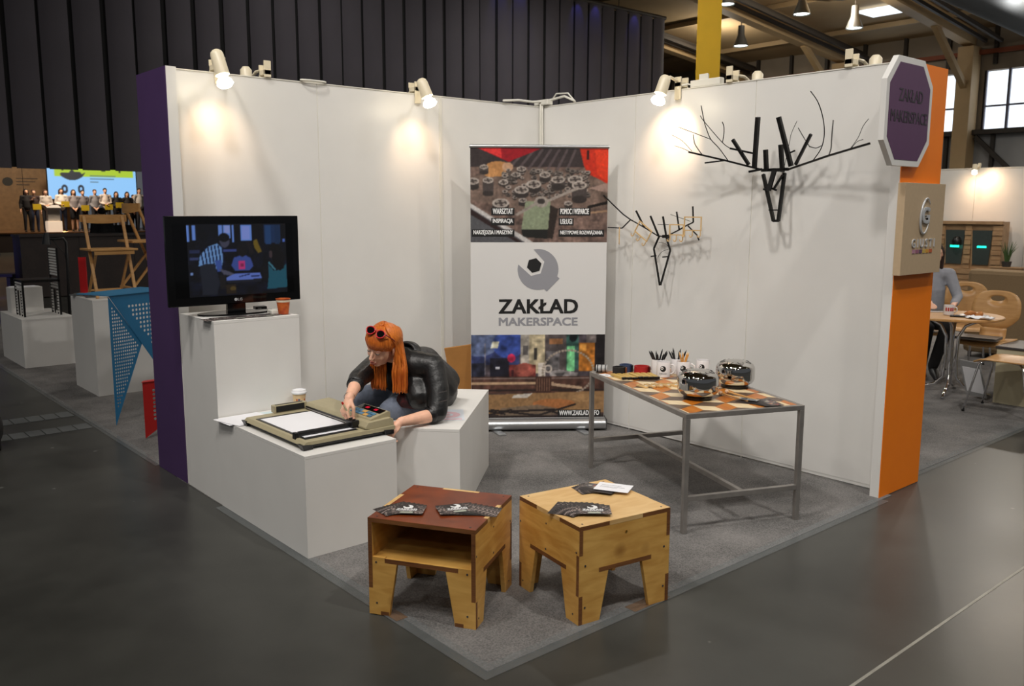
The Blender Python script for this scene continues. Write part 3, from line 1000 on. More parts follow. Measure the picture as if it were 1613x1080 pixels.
def off_spot(label, p, n):
    """unlit spotlight clamped the other way round: it shines into the stand behind"""
    W, n = Vector(p), Vector(n)
    t = thing('spotlight', label, 'spotlight', W)
    M = Matrix.Translation(-W)
    MB(M).bar(W + n * 0.012 + Vector((0, 0, 0.10)), W + n * 0.012 - Vector((0, 0, 0.0)), 0.045, 0.012, up=n).bar(W - n * 0.06 + Vector((0, 0, 0.08)), W - n * 0.06 - Vector((0, 0, 0.05)), 0.045, 0.012, up=n)\
        .bar(W + n * 0.018 + Vector((0, 0, 0.03)), W - n * 0.066 + Vector((0, 0, 0.03)), 0.045, 0.03).build('clamp', SHELL, t, bevel=0.002)
    e = W - n * 0.30 + Vector((0, 0, -0.02))
    MB(M).tube([W - n * 0.06 + Vector((0, 0, 0.05)), W - n * 0.15 + Vector((0, 0, 0.05)), W - n * 0.2 + Vector((0, 0, 0.03))], 0.010, 8).build('arm', SHELL, t)
    MB(M).tube([e + Vector((0, 0, 0.12)), e + Vector((0, 0, 0.10)), e - Vector((0, 0, 0.06))], [0.02, 0.037, 0.04], 16).build('shell', SHELL, t, smooth=40)


off_spot('unlit cream spotlight clamped to the left wall, facing away behind it', (0, -2.347, 2.462), (1, 0, 0))
off_spot('unlit cream spotlight clamped to the right wall nearest the yellow banner', (1.80, 0, 2.462), (0, -1, 0))
off_spot('unlit cream spotlight clamped to the right wall nearest the octagonal sign', (2.62, 0, 2.462), (0, -1, 0))
t = thing('ballast_box', 'long white power box lying on top of the right wall', 'power box', (1.60, 0.02, 2.46))
MB().box((-0.12, -0.025, 0), (0.12, 0.025, 0.045)).build('case', WPAINT, t, bevel=0.004)
MB().prism([(-0.05, -0.02), (0.02, -0.02), (0.0, 0.02)], 0.045, 0.08).build('cap', WPAINT, t)
MB().tube([(-0.12, 0, 0.02), (-0.16, 0, 0.03), (-0.2, -0.03, 0.02), (-0.21, -0.04, 0.0)], 0.005, 6).build('lead', WPAINT, t)
t = thing('cable_coil', 'white cable and plug lying on the wall tops in the corner', 'cable', (0.0, 0.0, 2.46))
MB().tube([(0.02, -0.42, 0.012), (0.01, -0.25, 0.03), (0.0, -0.1, 0.03), (0.03, 0.0, 0.04), (0.12, 0.02, 0.05), (0.25, 0.01, 0.06), (0.36, 0.01, 0.015)], 0.009, 8).build('cable', WPAINT, t, smooth=True)
MB().tube([(0.06, 0.02, 0.012), (0.15, 0.02, 0.09), (0.28, 0.02, 0.08), (0.36, 0.02, 0.01)], 0.006, 8).build('cable', WPAINT, t, smooth=True)
MB().box((-0.06, -0.03, 0.008), (0.10, 0.03, 0.05)).build('socket_block', WPAINT, t, bevel=0.006)
MB().tube([(0.014, -0.024, 0.03), (0.018, -0.03, -0.05), (0.02, -0.028, -0.4), (0.026, -0.022, -2.2)], 0.008, 6).tube([(0.026, -0.014, 0.03), (0.03, -0.02, -0.05), (0.036, -0.022, -0.4), (0.05, -0.02, -2.2)], 0.008, 6).build('hanging_lead', WPAINT, t, smooth=True)
tag(MB().tube([(0.012 + 0.02 * math.sin(a), -2.03 + 0.09 * math.cos(a), 2.468) for a in np.linspace(0, 2 * PI, 20)[:-1]], 0.006, 6, closed=True).build("cable_loop", WPAINT, None, smooth=True), "small white cable loop on the left wall top", "cable")

# ------------------------------------------------------------------ roll-up banner
def gears_print():
    p = Paint(220, 150, (112, 92, 84))
    p.noise(14, 0.16).noise(50, 0.12)
    p.poly([(0, 0.55), (0, 0.30), (0.5, 0.2), (1, 0.35), (1, 0.62), (0.6, 0.72), (0.2, 0.6)], (120, 104, 92), 0.4)
    p.rect(0, 0, 1, 0.2, (46, 40, 42), 0.85)
    for i in range(7):
        p.line(0.40 + i * 0.06, 0.02, 0.28 + i * 0.07, 0.22, 0.018, (96, 84, 86), 0.8)
    p.poly([(0.05, 0.0), (0.52, 0.0), (0.44, 0.05), (0.32, 0.12), (0.28, 0.15)], (150, 24, 34))
    p.poly([(0.05, 0.0), (0.22, 0.0), (0.23, 0.11)], (214, 52, 52))
    p.poly([(0.79, 0.0), (1, 0.0), (1, 0.38), (0.93, 0.32), (0.85, 0.27), (0.82, 0.18)], (190, 46, 26))
    p.poly([(0.90, 0.02), (1, 0.02), (1, 0.36), (0.92, 0.28)], (214, 58, 30))
    p.rect(0.84, 0.02, 0.86, 0.12, (60, 20, 18))
    p.ell(0.20, 0.22, 0.10, 0.08, (176, 126, 78)).ell(0.15, 0.26, 0.05, 0.05, (196, 142, 90)).ell(0.27, 0.20, 0.04, 0.05, (190, 150, 120))
    rng = np.random.default_rng(11)
    for i in range(150):                                  # loose small nuts and dies
        x, y = rng.uniform(0.22, 0.86), rng.uniform(0.2, 0.52)
        if y < 0.22 + 0.0 * x:
            continue
        r = rng.uniform(0.012, 0.024)
        g = rng.uniform(95, 165)
        p.ell(x, y + 0.012, r, r * 0.9, (44, 38, 36), 0.9).ell(x, y, r, r * 0.9, (g, g * 0.93, g * 0.88)).ell(x, y, r * 0.45, r * 0.38, (42, 36, 36))
    for (x, y, r, h) in ((0.13, 0.34, 0.040, 0.14), (0.37, 0.22, 0.034, 0.02), (0.33, 0.28, 0.034, 0.02), (0.46, 0.38, 0.055, 0.05), (0.37, 0.44, 0.052, 0.05),
                         (0.22, 0.58, 0.062, 0.03), (0.54, 0.28, 0.04, 0.05), (0.635, 0.33, 0.05, 0.08), (0.76, 0.33, 0.055, 0.05), (0.79, 0.39, 0.055, 0.15),
                         (0.24, 0.36, 0.034, 0.02), (0.38, 0.55, 0.03, 0.04), (0.71, 0.58, 0.03, 0.03), (0.10, 0.20, 0.03, 0.06), (0.02, 0.35, 0.045, 0.06)):
        p.rect(x - r, y, x + r, y + h, (74, 66, 64)).ell(x, y + h, r, r * 0.75, (54, 48, 46)).ell(x, y, r, r * 0.8, (176, 166, 158)).ell(x, y, r * 0.72, r * 0.55, (70, 62, 60))
        for k in range(4):
            a = k * PI / 2 + 0.6
            p.ell(x + 0.5 * r * math.cos(a), y + 0.42 * r * math.sin(a), r * 0.24, r * 0.2, (150, 140, 132))
    p.poly([(0.40, 0.56), (0.58, 0.56), (0.58, 0.86), (0.37, 0.86)], (138, 148, 122)).poly([(0.37, 0.86), (0.58, 0.86), (0.56, 0.96), (0.38, 0.94)], (36, 36, 34)).poly([(0.58, 0.60), (0.64, 0.64), (0.60, 0.96), (0.56, 0.95)], (50, 42, 38))
    p.line(0.34, 0.70, 0.47, 0.59, 0.022, (150, 140, 132)).line(0.57, 0.55, 0.78, 0.42, 0.022, (156, 146, 138))
    p.ell(0.515, 0.565, 0.05, 0.06, (160, 150, 142)).ell(0.515, 0.56, 0.028, 0.03, (60, 54, 52))
    p.poly([(0, 0.60), (0.44, 1.0), (0, 1.0)], (86, 86, 90)).poly([(0, 0.58), (0.46, 1.0), (0.40, 1.0), (0, 0.63)], (196, 192, 190)).poly([(0, 0.64), (0.38, 1.0), (0.34, 1.0), (0, 0.70)], (48, 34, 34))
    p.line(0.86, 0.62, 1.0, 0.57, 0.02, (30, 26, 24)).line(0.88, 0.68, 1.0, 0.66, 0.014, (160, 130, 104))
    p.poly([(0.86, 0.42), (1, 0.36), (1, 0.47)], (190, 160, 150), 0.6)
    return p.noise(70, 0.06).blur(1).a


def workshop_print():
    p = Paint(220, 136, (70, 56, 54))
    p.noise(10, 0.2)
    p.rect(0, 0, 1, 0.5, (78, 70, 76)).rect(0, 0, 0.36, 0.36, (54, 62, 104)).ell(0.06, 0.06, 0.16, 0.20, (92, 104, 138)).ell(0.28, 0.12, 0.12, 0.16, (60, 84, 168), 0.8)
    p.poly([(0.16, 0.08), (0.21, 0.08), (0.20, 0.16), (0.145, 0.16)], (206, 202, 180))
    p.rect(0.14, 0.28, 0.28, 0.50, (34, 34, 46)).rect(0.18, 0.38, 0.215, 0.41, (206, 206, 214)).rect(0.15, 0.30, 0.27, 0.305, (120, 120, 140))
    p.rect(0.10, 0.10, 0.11, 0.48, (120, 116, 126)).rect(0, 0.34, 0.10, 0.5, (40, 42, 58))
    p.rect(0.37, 0.0, 0.43, 0.36, (168, 160, 150)).rect(0.385, 0.13, 0.425, 0.24, (92, 88, 88)).rect(0.43, 0, 0.55, 0.46, (186, 172, 142)).rect(0.47, 0.16, 0.49, 0.3, (60, 56, 54))
    p.rect(0.55, 0, 0.72, 0.46, (84, 76, 76)).rect(0.58, 0.05, 0.68, 0.12, (150, 104, 70)).rect(0.56, 0.20, 0.66, 0.42, (110, 106, 108)).rect(0.71, 0.0, 0.80, 0.42, (52, 84, 78)).rect(0.715, 0.14, 0.775, 0.44, (116, 190, 134)).ell(0.76, 0.04, 0.03, 0.05, (24, 30, 34))
    p.rect(0.805, 0.10, 0.925, 0.44, (176, 110, 44)).rect(0.81, 0.12, 0.86, 0.2, (214, 150, 70)).rect(0.925, 0.0, 1.0, 0.5, (36, 32, 34)).rect(0.86, 0.0, 0.93, 0.10, (120, 110, 108))
    p.rect(0.28, 0.36, 0.48, 0.52, (120, 54, 52)).ell(0.30, 0.28, 0.03, 0.05, (206, 50, 90)).ell(0.40, 0.42, 0.08, 0.08, (150, 80, 70)).rect(0.30, 0.42, 0.32, 0.54, (60, 30, 34))
    p.poly([(0.58, 0.44), (0.66, 0.42), (0.80, 0.46), (0.78, 0.56), (0.60, 0.56)], (146, 140, 140)).poly([(0.62, 0.46), (0.7, 0.46), (0.66, 0.54)], (84, 80, 82))
    p.rect(0, 0.50, 1, 0.70, (84, 58, 50)).noise(24, 0.2)
    p.rect(0, 0.515, 1, 0.53, (134, 116, 110)).rect(0, 0.565, 0.62, 0.595, (196, 164, 132)).line(0.55, 0.585, 0.82, 0.64, 0.022, (188, 160, 134)).rect(0, 0.655, 1, 0.675, (48, 38, 36))
    p.rect(0.50, 0.34, 0.555, 0.50, (224, 214, 204)).ell(0.575, 0.41, 0.03, 0.05, (200, 188, 178), inner=0.6)
    for k in range(40):                                   # hose in an arc over the machine
        a = PI * (1.05 - 1.55 * k / 39)
        p.ell(0.725 + 0.19 * math.cos(a), 0.45 - 0.26 * math.sin(a), 0.010, 0.014, (164, 150, 136))
    p.rect(0.48, 0.50, 0.60, 0.70, (74, 50, 44))
    for k in range(6):
        p.rect(0.49 + k * 0.018, 0.52, 0.496 + k * 0.018, 0.68, (150, 116, 92))
    p.rect(0.50, 0.70, 0.575, 0.80, (54, 34, 28)).rect(0.515, 0.72, 0.56, 0.76, (170, 120, 80))
    p.poly([(0, 0.72), (1, 0.68), (1, 0.94), (0, 0.96)], (150, 116, 80)).poly([(0.32, 0.72), (0.46, 0.70), (0.42, 0.76), (0.30, 0.76)], (206, 198, 188)).ell(0.62, 0.83, 0.16, 0.06, (176, 110, 64), 0.8).ell(0.85, 0.76, 0.10, 0.05, (176, 138, 96), 0.7)
    p.poly([(0.22, 0.88), (0.5, 0.84), (0.75, 0.92), (0.5, 1.0), (0.2, 1.0)], (120, 104, 88), 0.9)
    for a in ((0.15, 0.90, 0.5, 0.97), (0.3, 0.92, 0.62, 0.90), (0.5, 0.97, 0.78, 0.84), (0.1, 0.97, 0.3, 0.9), (0.55, 0.9, 0.72, 0.98), (0.0, 0.88, 0.25, 0.95)):
        p.line(*a, 0.014, (40, 34, 34))
    p.rect(0.0, 0.97, 1, 1, (44, 36, 34))
    return p.noise(50, 0.07).blur(1).a


PRINT = print_mat('banner_print', 0.4)
CLOTH = mat('banner_white', rgb(224, 222, 220), 0.45)
bn = thing('rollup_banner', 'tall roll-up banner with tool photographs and a grey spanner emblem standing in the corner', 'banner', (0.565, -0.537, CZ), 0.915)
k = MB()
prof = [(-0.055, 0.015), (0.055, 0.015), (0.07, 0.03), (0.07, 0.06), (0.05, 0.085), (0.0, 0.092), (-0.05, 0.085), (-0.07, 0.06), (-0.07, 0.03)]
k2 = MB(Matrix(((0, 0, 1, 0), (1, 0, 0, 0), (0, 1, 0, 0), (0, 0, 0, 1))))
k2.prism(prof, -0.51, 0.51)
k2.build('cassette', ALU, bn, smooth=50)
MB().box((-0.515, -0.072, 0.012), (-0.507, 0.072, 0.094)).box((0.507, -0.072, 0.012), (0.515, 0.072, 0.094)).build('cassette_end', DARKGREY, bn, bevel=0.004)
for sx in (-0.33, 0.30):
    MB(Matrix.Translation((sx, 0, 0)) @ Matrix.Rotation(R(18), 4, 'Z')).box((-0.03, -0.19, 0.0), (0.03, 0.10, 0.012)).build('foot', ALU, bn, bevel=0.003)
MB().box((-0.5, -0.001, 0.088), (0.5, 0.001, 2.085)).build('cloth', CLOTH, bn)
MB().cyl((-0.505, 0, 2.09), (0.505, 0, 2.09), 0.013, n=12).build('top_rail', ALU, bn, smooth=40)
MB().cyl((0.02, 0.04, 0.09), (0.02, 0.016, 2.08), 0.010, n=8).build('pole', ALU, bn)
s1_ = sheet('photo_print', gears_print(), 0.998, 0.672, PRINT, bn, Matrix.Translation((0, -0.0016, 0)), 1.406)
s2_ = sheet('photo_print', workshop_print(), 0.998, 0.630, PRINT, bn, Matrix.Translation((0, -0.0016, 0)), 0.094)
tag(s1_, 'photograph of gears and dies on a workbench')
tag(s2_, 'photograph of a workshop with a machine and hose')
MB(Matrix.Translation((-0.006, 0, 1.207))).wallprism(logo_poly(0.150), -0.0026, -0.0014).build('emblem', INK_GREY, bn)
MB(Matrix.Translation((-0.006, 0, 1.207))).wallprism(hex_poly(0.150), -0.0028, -0.0014).build('emblem_hexagon', INK_BLACK, bn)
lettering('ZAKŁAD', -0.292, 0.289, 0.885, 0.986, -0.0014, INK_BLACK, bn, 0.045)
lettering('MAKERSPACE', -0.292, 0.289, 0.793, 0.851, -0.0014, INK_GREY, bn, 0.05)
for body, x0, x1, z0, z1 in (('WARSZTAT', -0.349, -0.180, 1.600, 1.655), ('INSPIRACJA', -0.349, -0.180, 1.528, 1.581), ('NARZĘDZIA I MASZYNY', -0.490, -0.180, 1.446, 1.498),
                             ('POMOC I WSPARCIE', 0.143, 0.375, 1.600, 1.655), ('USŁUGI', 0.143, 0.252, 1.528, 1.581), ('NIETYPOWE ROZWIĄZANIA', 0.143, 0.478, 1.446, 1.498),
                             ('WWW.ZAKLAD.INFO', 0.150, 0.475, 0.100, 0.152)):
    b = MB().box((x0, -0.0026, z0), (x1, -0.0014, z1)).build('text_bar', INK_BLACK, bn)
    lettering(body, x0 + 0.012, x1 - 0.012, z0 + 0.010, z1 - (0.006 if 'Ę' not in body else 0.004), -0.0026, INK_WHITE, b, 0.03)
# brown board standing behind the banner
M = Matrix.Rotation(R(-9), 4, 'Y')
tag(MB(Matrix.Rotation(R(8), 4, 'X') @ M).box((-0.16, -0.01, 0.03), (0.30, 0.01, 0.66)).build('cardboard_sheet', mat('brown_cardboard', rgb(176, 122, 62), 0.8, noise=0.06, nscale=12), None, loc=(0.20, -0.80, CZ - 0.005), rotz=0.83),
    'brown cardboard sheet leaning behind the roll-up banner', 'cardboard')

# ------------------------------------------------------------------ antlers welded from steel bars
def antlers(name, label, data, rod, wallplates):
    t = thing(name, label, 'wall sculpture', (data[0][2][0][0], 0.0, 1.5))
    M = Matrix.Translation(-t.location)
    for nm, th, pts in data:
        if nm == 'twig':
            # wires smoothed through their points
            P = [Vector(p) for p in pts]
            fine = []
            for i in range(len(P) - 1):
                a, b, c, d_ = P[max(i - 1, 0)], P[i], P[i + 1], P[min(i + 2, len(P) - 1)]
                for s in range(4):
                    u = s / 4
                    fine.append(0.5 * ((2 * b) + (c - a) * u + (2 * a - 5 * b + 4 * c - d_) * u * u + (3 * b - a - 3 * c + d_) * u ** 3))
            fine.append(P[-1])
            MB(M).tube(fine, max(th, 0.0035) / 2, 6).build(nm, BLACK_STEEL, t, smooth=True)
        else:
            k = MB(M)
            for p, q in zip(pts, pts[1:]):
                k.bar(p, q, th, th if nm != 'snout_plate' else 0.012, up=(0, -1, 0))
            k.build(nm, BLACK_STEEL, t)
    for p, q in wallplates:
        MB(M).bar(p, q, 0.02).build('wall_bracket', BLACK_STEEL, t)
    return t


antlers('deer_head', 'large black welded steel deer head with wide antlers on the right wall', BIG, 0.012,
        [((2.22, -0.001, 1.89), (2.22, -0.105, 1.89))])
antlers('deer_head', 'small black steel deer head hung with wooden hook racks beside the banner', SMALL, 0.008,
        [((1.33, -0.001, 1.462), (1.33, -0.06, 1.462))])
PLY = mat('pale_plywood', rgb(214, 178, 122), 0.55, noise=0.08, nscale=25)


def hook_rack(label, x, y, z, roty, yaw, s=1.0, group='wooden hook racks'):
    """thin plywood frame with three J hooks under its lower bar"""
    t = thing('hook_rack', label, 'hook rack', (x, y, z), yaw, group)
    t.rotation_euler = (0, roty, yaw)
    w, h, b, th = 0.145 * s, 0.095 * s, 0.0075, 0.006
    k = MB()
    k.box((-w / 2, -th / 2, -b), (w / 2, th / 2, 0)).box((-w / 2, -th / 2, -h), (-w / 2 + b, th / 2, -b)).box((w / 2 - b, -th / 2, -h), (w / 2, th / 2, -b)).box((-w / 2 + b, -th / 2, -h), (w / 2 - b, th / 2, -h + b))
    k.build('frame', PLY, t)
    for i in (-1, 0, 1):
        cx = i * (w / 2 - b)
        MB().tube([(cx, 0, -h + b / 2), (cx, 0, -h - 0.028), (cx - 0.007, 0, -h - 0.040), (cx - 0.018, 0, -h - 0.040), (cx - 0.024, 0, -h - 0.028)], 0.0042, 6, flat=0.7).build('hook', PLY, t)
    return t


hook_rack('wooden hook rack hung on the highest outer antler of the small deer head', 1.640, -0.135, 1.602, 0, 0)
hook_rack('wooden hook rack hung close to the right horn of the small deer head', 1.498, -0.125, 1.550, 0, R(6), 0.8)
hook_rack('wooden hook rack hanging tilted on the left antler of the small deer head', 1.235, -0.135, 1.535, R(32), 0, 0.95)
hook_rack('wooden hook rack seen edge-on at the left antler tip', 0.985, -0.135, 1.522, 0, R(-47), 0.85)

# ------------------------------------------------------------------ signs on the orange post
oc = thing('octagon_sign', 'purple octagonal sign with a white rim on the orange post', 'sign', (3.05, -0.135, 2.163), R(90))
hx, hz, cx_, cz_ = 0.262, 0.282, 0.150, 0.155
oct_ = [(-hx, -cz_), (-cx_, -hz), (cx_, -hz), (hx, -cz_), (hx, cz_), (cx_, hz), (-cx_, hz), (-hx, cz_)]
MB().wallprism(oct_, 0.0, 0.031).build('board', WHITE, oc, bevel=0.001)
ins = 0.875
MB().wallprism([(x * ins, z * (0.885)) for x, z in oct_], -0.0015, 0.0002).build('purple_face', mat('purple_vinyl', rgb(92, 58, 92), 0.45, noise=0.03), oc)
INKD = mat('dark_letters', rgb(56, 48, 56), 0.5)
lettering('ZAKŁAD', -0.125, 0.145, 0.055, 0.118, -0.0016, INKD, oc, 0.02)
lettering('MAKERSPACE', -0.205, 0.210, -0.055, 0.005, -0.0016, INKD, oc, 0.02)
gs = thing('name_board', 'beige name board with silver letters on the orange post', 'sign', (3.06, 0.112, 1.290), R(90))
MB().box((-0.246, 0.0, 0), (0.246, 0.042, 0.505)).build('board', mat('beige_board', rgb(190, 166, 134), 0.6, noise=0.03, nscale=40), gs, bevel=0.001)
SILV = mat('silver_letters', rgb(212, 214, 216), 0.3, 0.3)
lettering('G I U S T I', -0.135, 0.145, 0.150, 0.198, 0.0, SILV, gs, 0.0, depth=0.006)
k = MB()
for a0, n in ((0, 1),):
    pts = [(0.075 * math.cos(a) * 0.75 + 0.012 * math.sin(a), -0.006, 0.325 + 0.098 * math.sin(a)) for a in np.linspace(R(40), R(345), 30)]
    k.tube(pts, [0.002 + 0.005 * math.sin(PI * i / 29) for i in range(30)], 6)
k.build('emblem_ring', SILV, gs, smooth=True)
lettering('G', -0.038, 0.045, 0.285, 0.372, 0.0, SILV, gs, 0.05, depth=0.010)
for i, c in enumerate(((176, 130, 150), (150, 96, 120), (96, 70, 100), (196, 168, 84), (206, 150, 60), (190, 96, 56))):
    x = -0.120 + i * 0.042
    MB().box((x, -0.003, 0.118), (x + 0.032, 0.0, 0.138)).build('colour_square', mat('square_%d' % i, rgb(*c), 0.5), gs)
# ------------------------------------------------------------------ television on the tall plinth
def tv_picture():
    p = Paint(150, 108, (9, 12, 24))
    p.noise(12, 0.35).noise(40, 0.2)
    p.rect(0.0, 0.0, 1, 0.30, (8, 10, 18), 0.6)
    for x0, x1, y1 in ((0.0, 0.028, 0.24), (0.055, 0.085, 0.22), (0.31, 0.345, 0.17), (0.355, 0.43, 0.20), (0.44, 0.46, 0.26), (0.53, 0.64, 0.24)):
        p.rect(x0, 0.02, x1, y1, (112, 152, 236))
    p.rect(0.37, 0.03, 0.42, 0.13, (150, 166, 235)).rect(0.54, 0.04, 0.62, 0.22, (140, 160, 240))
    p.rect(0.765, 0.02, 0.94, 0.28, (28, 52, 92)).rect(0.78, 0.03, 0.84, 0.30, (36, 70, 118)).rect(0.88, 0.02, 0.93, 0.5, (24, 48, 84)).rect(0.96, 0.22, 0.99, 0.27, (90, 120, 210))
    p.rect(0.02, 0.35, 0.12, 0.40, (40, 48, 84)).rect(0.02, 0.45, 0.11, 0.49, (60, 70, 116)).rect(0.33, 0.35, 0.50, 0.39, (60, 74, 140)).rect(0.02, 0.66, 0.05, 0.69, (130, 160, 220))
    # man bending over the table in a striped jumper
    p.poly([(0.11, 0.55), (0.26, 0.55), (0.30, 0.80), (0.27, 0.97), (0.13, 0.97), (0.12, 0.75)], (34, 38, 50))
    p.poly([(0.10, 0.58), (0.12, 0.42), (0.20, 0.31), (0.29, 0.27), (0.335, 0.33), (0.34, 0.52), (0.32, 0.62), (0.27, 0.62), (0.26, 0.54), (0.16, 0.55)], (120, 166, 226))
    for k in range(7):
        p.line(0.13 + k * 0.034, 0.33 - k * 0.006 + (0.06 if k == 0 else 0), 0.15 + k * 0.034, 0.55, 0.012, (16, 24, 54))
    p.poly([(0.26, 0.5), (0.33, 0.5), (0.33, 0.66), (0.28, 0.66)], (64, 90, 168)).poly([(0.30, 0.62), (0.36, 0.64), (0.46, 0.70), (0.44, 0.73), (0.34, 0.70)], (84, 84, 104))
    p.ell(0.365, 0.24, 0.05, 0.09, (72, 72, 92)).ell(0.36, 0.19, 0.055, 0.06, (12, 14, 20))
    # child in a blue top
    p.poly([(0.42, 0.58), (0.45, 0.47), (0.55, 0.43), (0.62, 0.48), (0.645, 0.60), (0.60, 0.66), (0.46, 0.66)], (64, 84, 160)).rect(0.495, 0.52, 0.56, 0.64, (206, 60, 130)).ell(0.535, 0.36, 0.055, 0.10, (18, 16, 22)).rect(0.515, 0.56, 0.545, 0.6, (140, 40, 90))
    p.poly([(0.65, 0.24), (0.69, 0.22), (0.72, 0.33), (0.74, 0.40), (0.70, 0.42), (0.66, 0.34)], (120, 98, 30)).poly([(0.57, 0.24), (0.63, 0.26), (0.66, 0.42), (0.62, 0.44)], (26, 22, 28))
    # table with papers
    p.poly([(0.37, 0.74), (0.46, 0.69), (0.71, 0.69), (0.73, 0.78), (0.37, 0.79)], (104, 128, 214)).line(0.5, 0.74, 0.6, 0.71, 0.01, (30, 40, 80)).line(0.62, 0.74, 0.7, 0.74, 0.01, (30, 40, 80)).poly([(0.36, 0.79), (0.73, 0.78), (0.72, 0.82), (0.38, 0.82)], (30, 32, 44))
    p.rect(0.36, 0.84, 0.46, 0.97, (44, 34, 24)).ell(0.43, 0.90, 0.03, 0.03, (90, 72, 34)).rect(0.30, 0.7, 0.36, 0.9, (28, 26, 28)).rect(0.74, 0.62, 0.80, 0.80, (16, 16, 22))
    # woman with long hair in teal
    p.poly([(0.80, 0.58), (0.86, 0.68), (0.94, 0.66), (0.99, 0.58), (1.0, 0.92), (0.78, 0.94), (0.80, 0.75)], (34, 92, 112)).line(0.81, 0.56, 0.87, 0.66, 0.02, (70, 130, 150))
    p.poly([(0.82, 0.36), (0.86, 0.29), (0.92, 0.30), (0.96, 0.42), (0.97, 0.64), (0.92, 0.68), (0.86, 0.62), (0.84, 0.48)], (10, 9, 13)).ell(0.83, 0.44, 0.02, 0.05, (70, 56, 60))
    return p.blur(1).a


tv = thing('television', 'black flat television showing a workshop scene on the tall plinth', 'television', (0.440, -2.790, 1.0405), 1.545)
MB().box((-0.392, 0.0, 0.062), (0.392, 0.028, 0.565)).build('front_frame', BLACK_GLOSS, tv, bevel=0.004)
MB().box((-0.33, 0.028, 0.10), (0.33, 0.075, 0.52)).build('back_housing', BLACK, tv, bevel=0.02)
scr = MB().box((-0.352, -0.0010, 0.112), (0.352, 0.001, 0.520)).build('screen', mat('screen_glass', rgb(6, 6, 7), 0.05), tv)
sp = sheet('picture', tv_picture(), 0.586, 0.408, print_mat('lit_picture', 0.1, 0.5), scr, Matrix.Translation((0.016, -0.0018, 0)), 0.112)
tag(sp, 'lit picture of people bent over a workshop table')
lettering('LG', 0.000, 0.026, 0.079, 0.094, -0.0002, mat('silver_print', rgb(170, 170, 172), 0.4), tv, 0.02)
MB(Matrix.Translation((-0.012, 0, 0.0865))).wallprism([(0.009 * math.cos(a), 0.009 * math.sin(a)) for a in np.linspace(0, 2 * PI, 17)[:-1]], -0.0016, 0.0002).build('round_badge', mat('silver_print', rgb(170, 170, 172), 0.4), tv)
MB().prism([(-0.055, 0.02), (0.055, 0.02), (0.045, 0.075), (-0.045, 0.075)], 0.010, 0.12).build('neck', BLACK_GLOSS, tv, bevel=0.004)
k = MB()
k.prism([(0.225 * math.cos(a), 0.035 + 0.105 * math.sin(a)) for a in np.linspace(0, 2 * PI, 49)[:-1]], 0.0, 0.011)
k.build('base_plate', BLACK_GLOSS, tv, bevel=0.003)

# ------------------------------------------------------------------ printed cards (flyers)
def flyer_print(photo=False):
    p = Paint(46, 32, (50, 44, 44))
    p.noise(10, 0.3)
    rng = np.random.default_rng(2 if not photo else 4)
    if photo:
        p.rect(0, 0, 1, 0.62, (92, 84, 80)).noise(12, 0.3)
        for k in range(26):
            p.ell(rng.uniform(0.1, 0.9), rng.uniform(0.1, 0.5), 0.05, 0.07, tuple(rng.choice([(190, 120, 70), (150, 60, 50), (200, 190, 170), (70, 80, 96)])), 0.8)
        p.rect(0, 0.70, 1, 1, (38, 32, 32))
    else:
        for k in range(120):
            x, y = rng.uniform(0, 1), rng.uniform(0.42, 1)
            if 0.22 < x < 0.84 and y < 0.70:
                continue
            g = rng.uniform(80, 210)
            p.ell(x, y, 0.025, 0.022, (g, g * 0.9, g * 0.86))
        for k in range(60):
            x, y = rng.choice([rng.uniform(0, 0.28), rng.uniform(0.74, 1)]), rng.uniform(0.1, 1)
            g = rng.uniform(70, 190)
            p.ell(x, y, 0.025, 0.022, (g, g * 0.9, g * 0.86))
        p.rect(0.40, 0.74, 0.72, 0.96, (168, 174, 160)).rect(0.40, 0.92, 0.72, 1.0, (40, 38, 38))
    return p.a


FW, FH = 0.155, 0.110
CARD = mat('card_edge', rgb(92, 88, 86), 0.5)
FPR = print_mat('flyer_print', 0.55)


def make_flyer(name, label, kind, loc, rot, group=None):
    """one printed card lying flat; local y is the top of the print"""
    t = thing(name, label, 'flyer', loc, rot, group)
    MB().box((-FW / 2, -FH / 2, 0.0), (FW / 2, FH / 2, 0.0005)).build('card', CARD if kind != 'white' else PAPER, t)
    lay = Matrix.Rotation(R(-90), 4, 'X')
    if kind == 'white':
        MB().box((-0.06, 0.0, 0.0005), (0.05, 0.004, 0.0007)).box((-0.06, -0.012, 0.0005), (0.02, -0.009, 0.0007)).box((-0.06, 0.02, 0.0005), (0.03, 0.024, 0.0007)).build('printed_lines', INK_GREY, t)
        return t
    A = Matrix.Translation((0, 0, 0.0007)) @ lay
    sheet('print', flyer_print(kind == 'photo'), FW, FH, FPR, t, A, -FH / 2)
    if kind == 'logo':
        L = Matrix.Translation((0, 0, 0.0009)) @ lay
        MB(L @ Matrix.Translation((0.004, 0, 0.028))).wallprism(logo_poly(0.021), -0.0003, 0.0).build('emblem', INK_WHITE, t)
        lettering('ZAKŁAD', -0.038, 0.046, -0.010, 0.005, 0.0, INK_WHITE, t, 0.05, 0.0003, M=L)
        lettering('MAKERSPACE', -0.038, 0.046, -0.020, -0.013, 0.0, INK_WHITE, t, 0.05, 0.0003, M=L)
    return t


PLAIN = {}


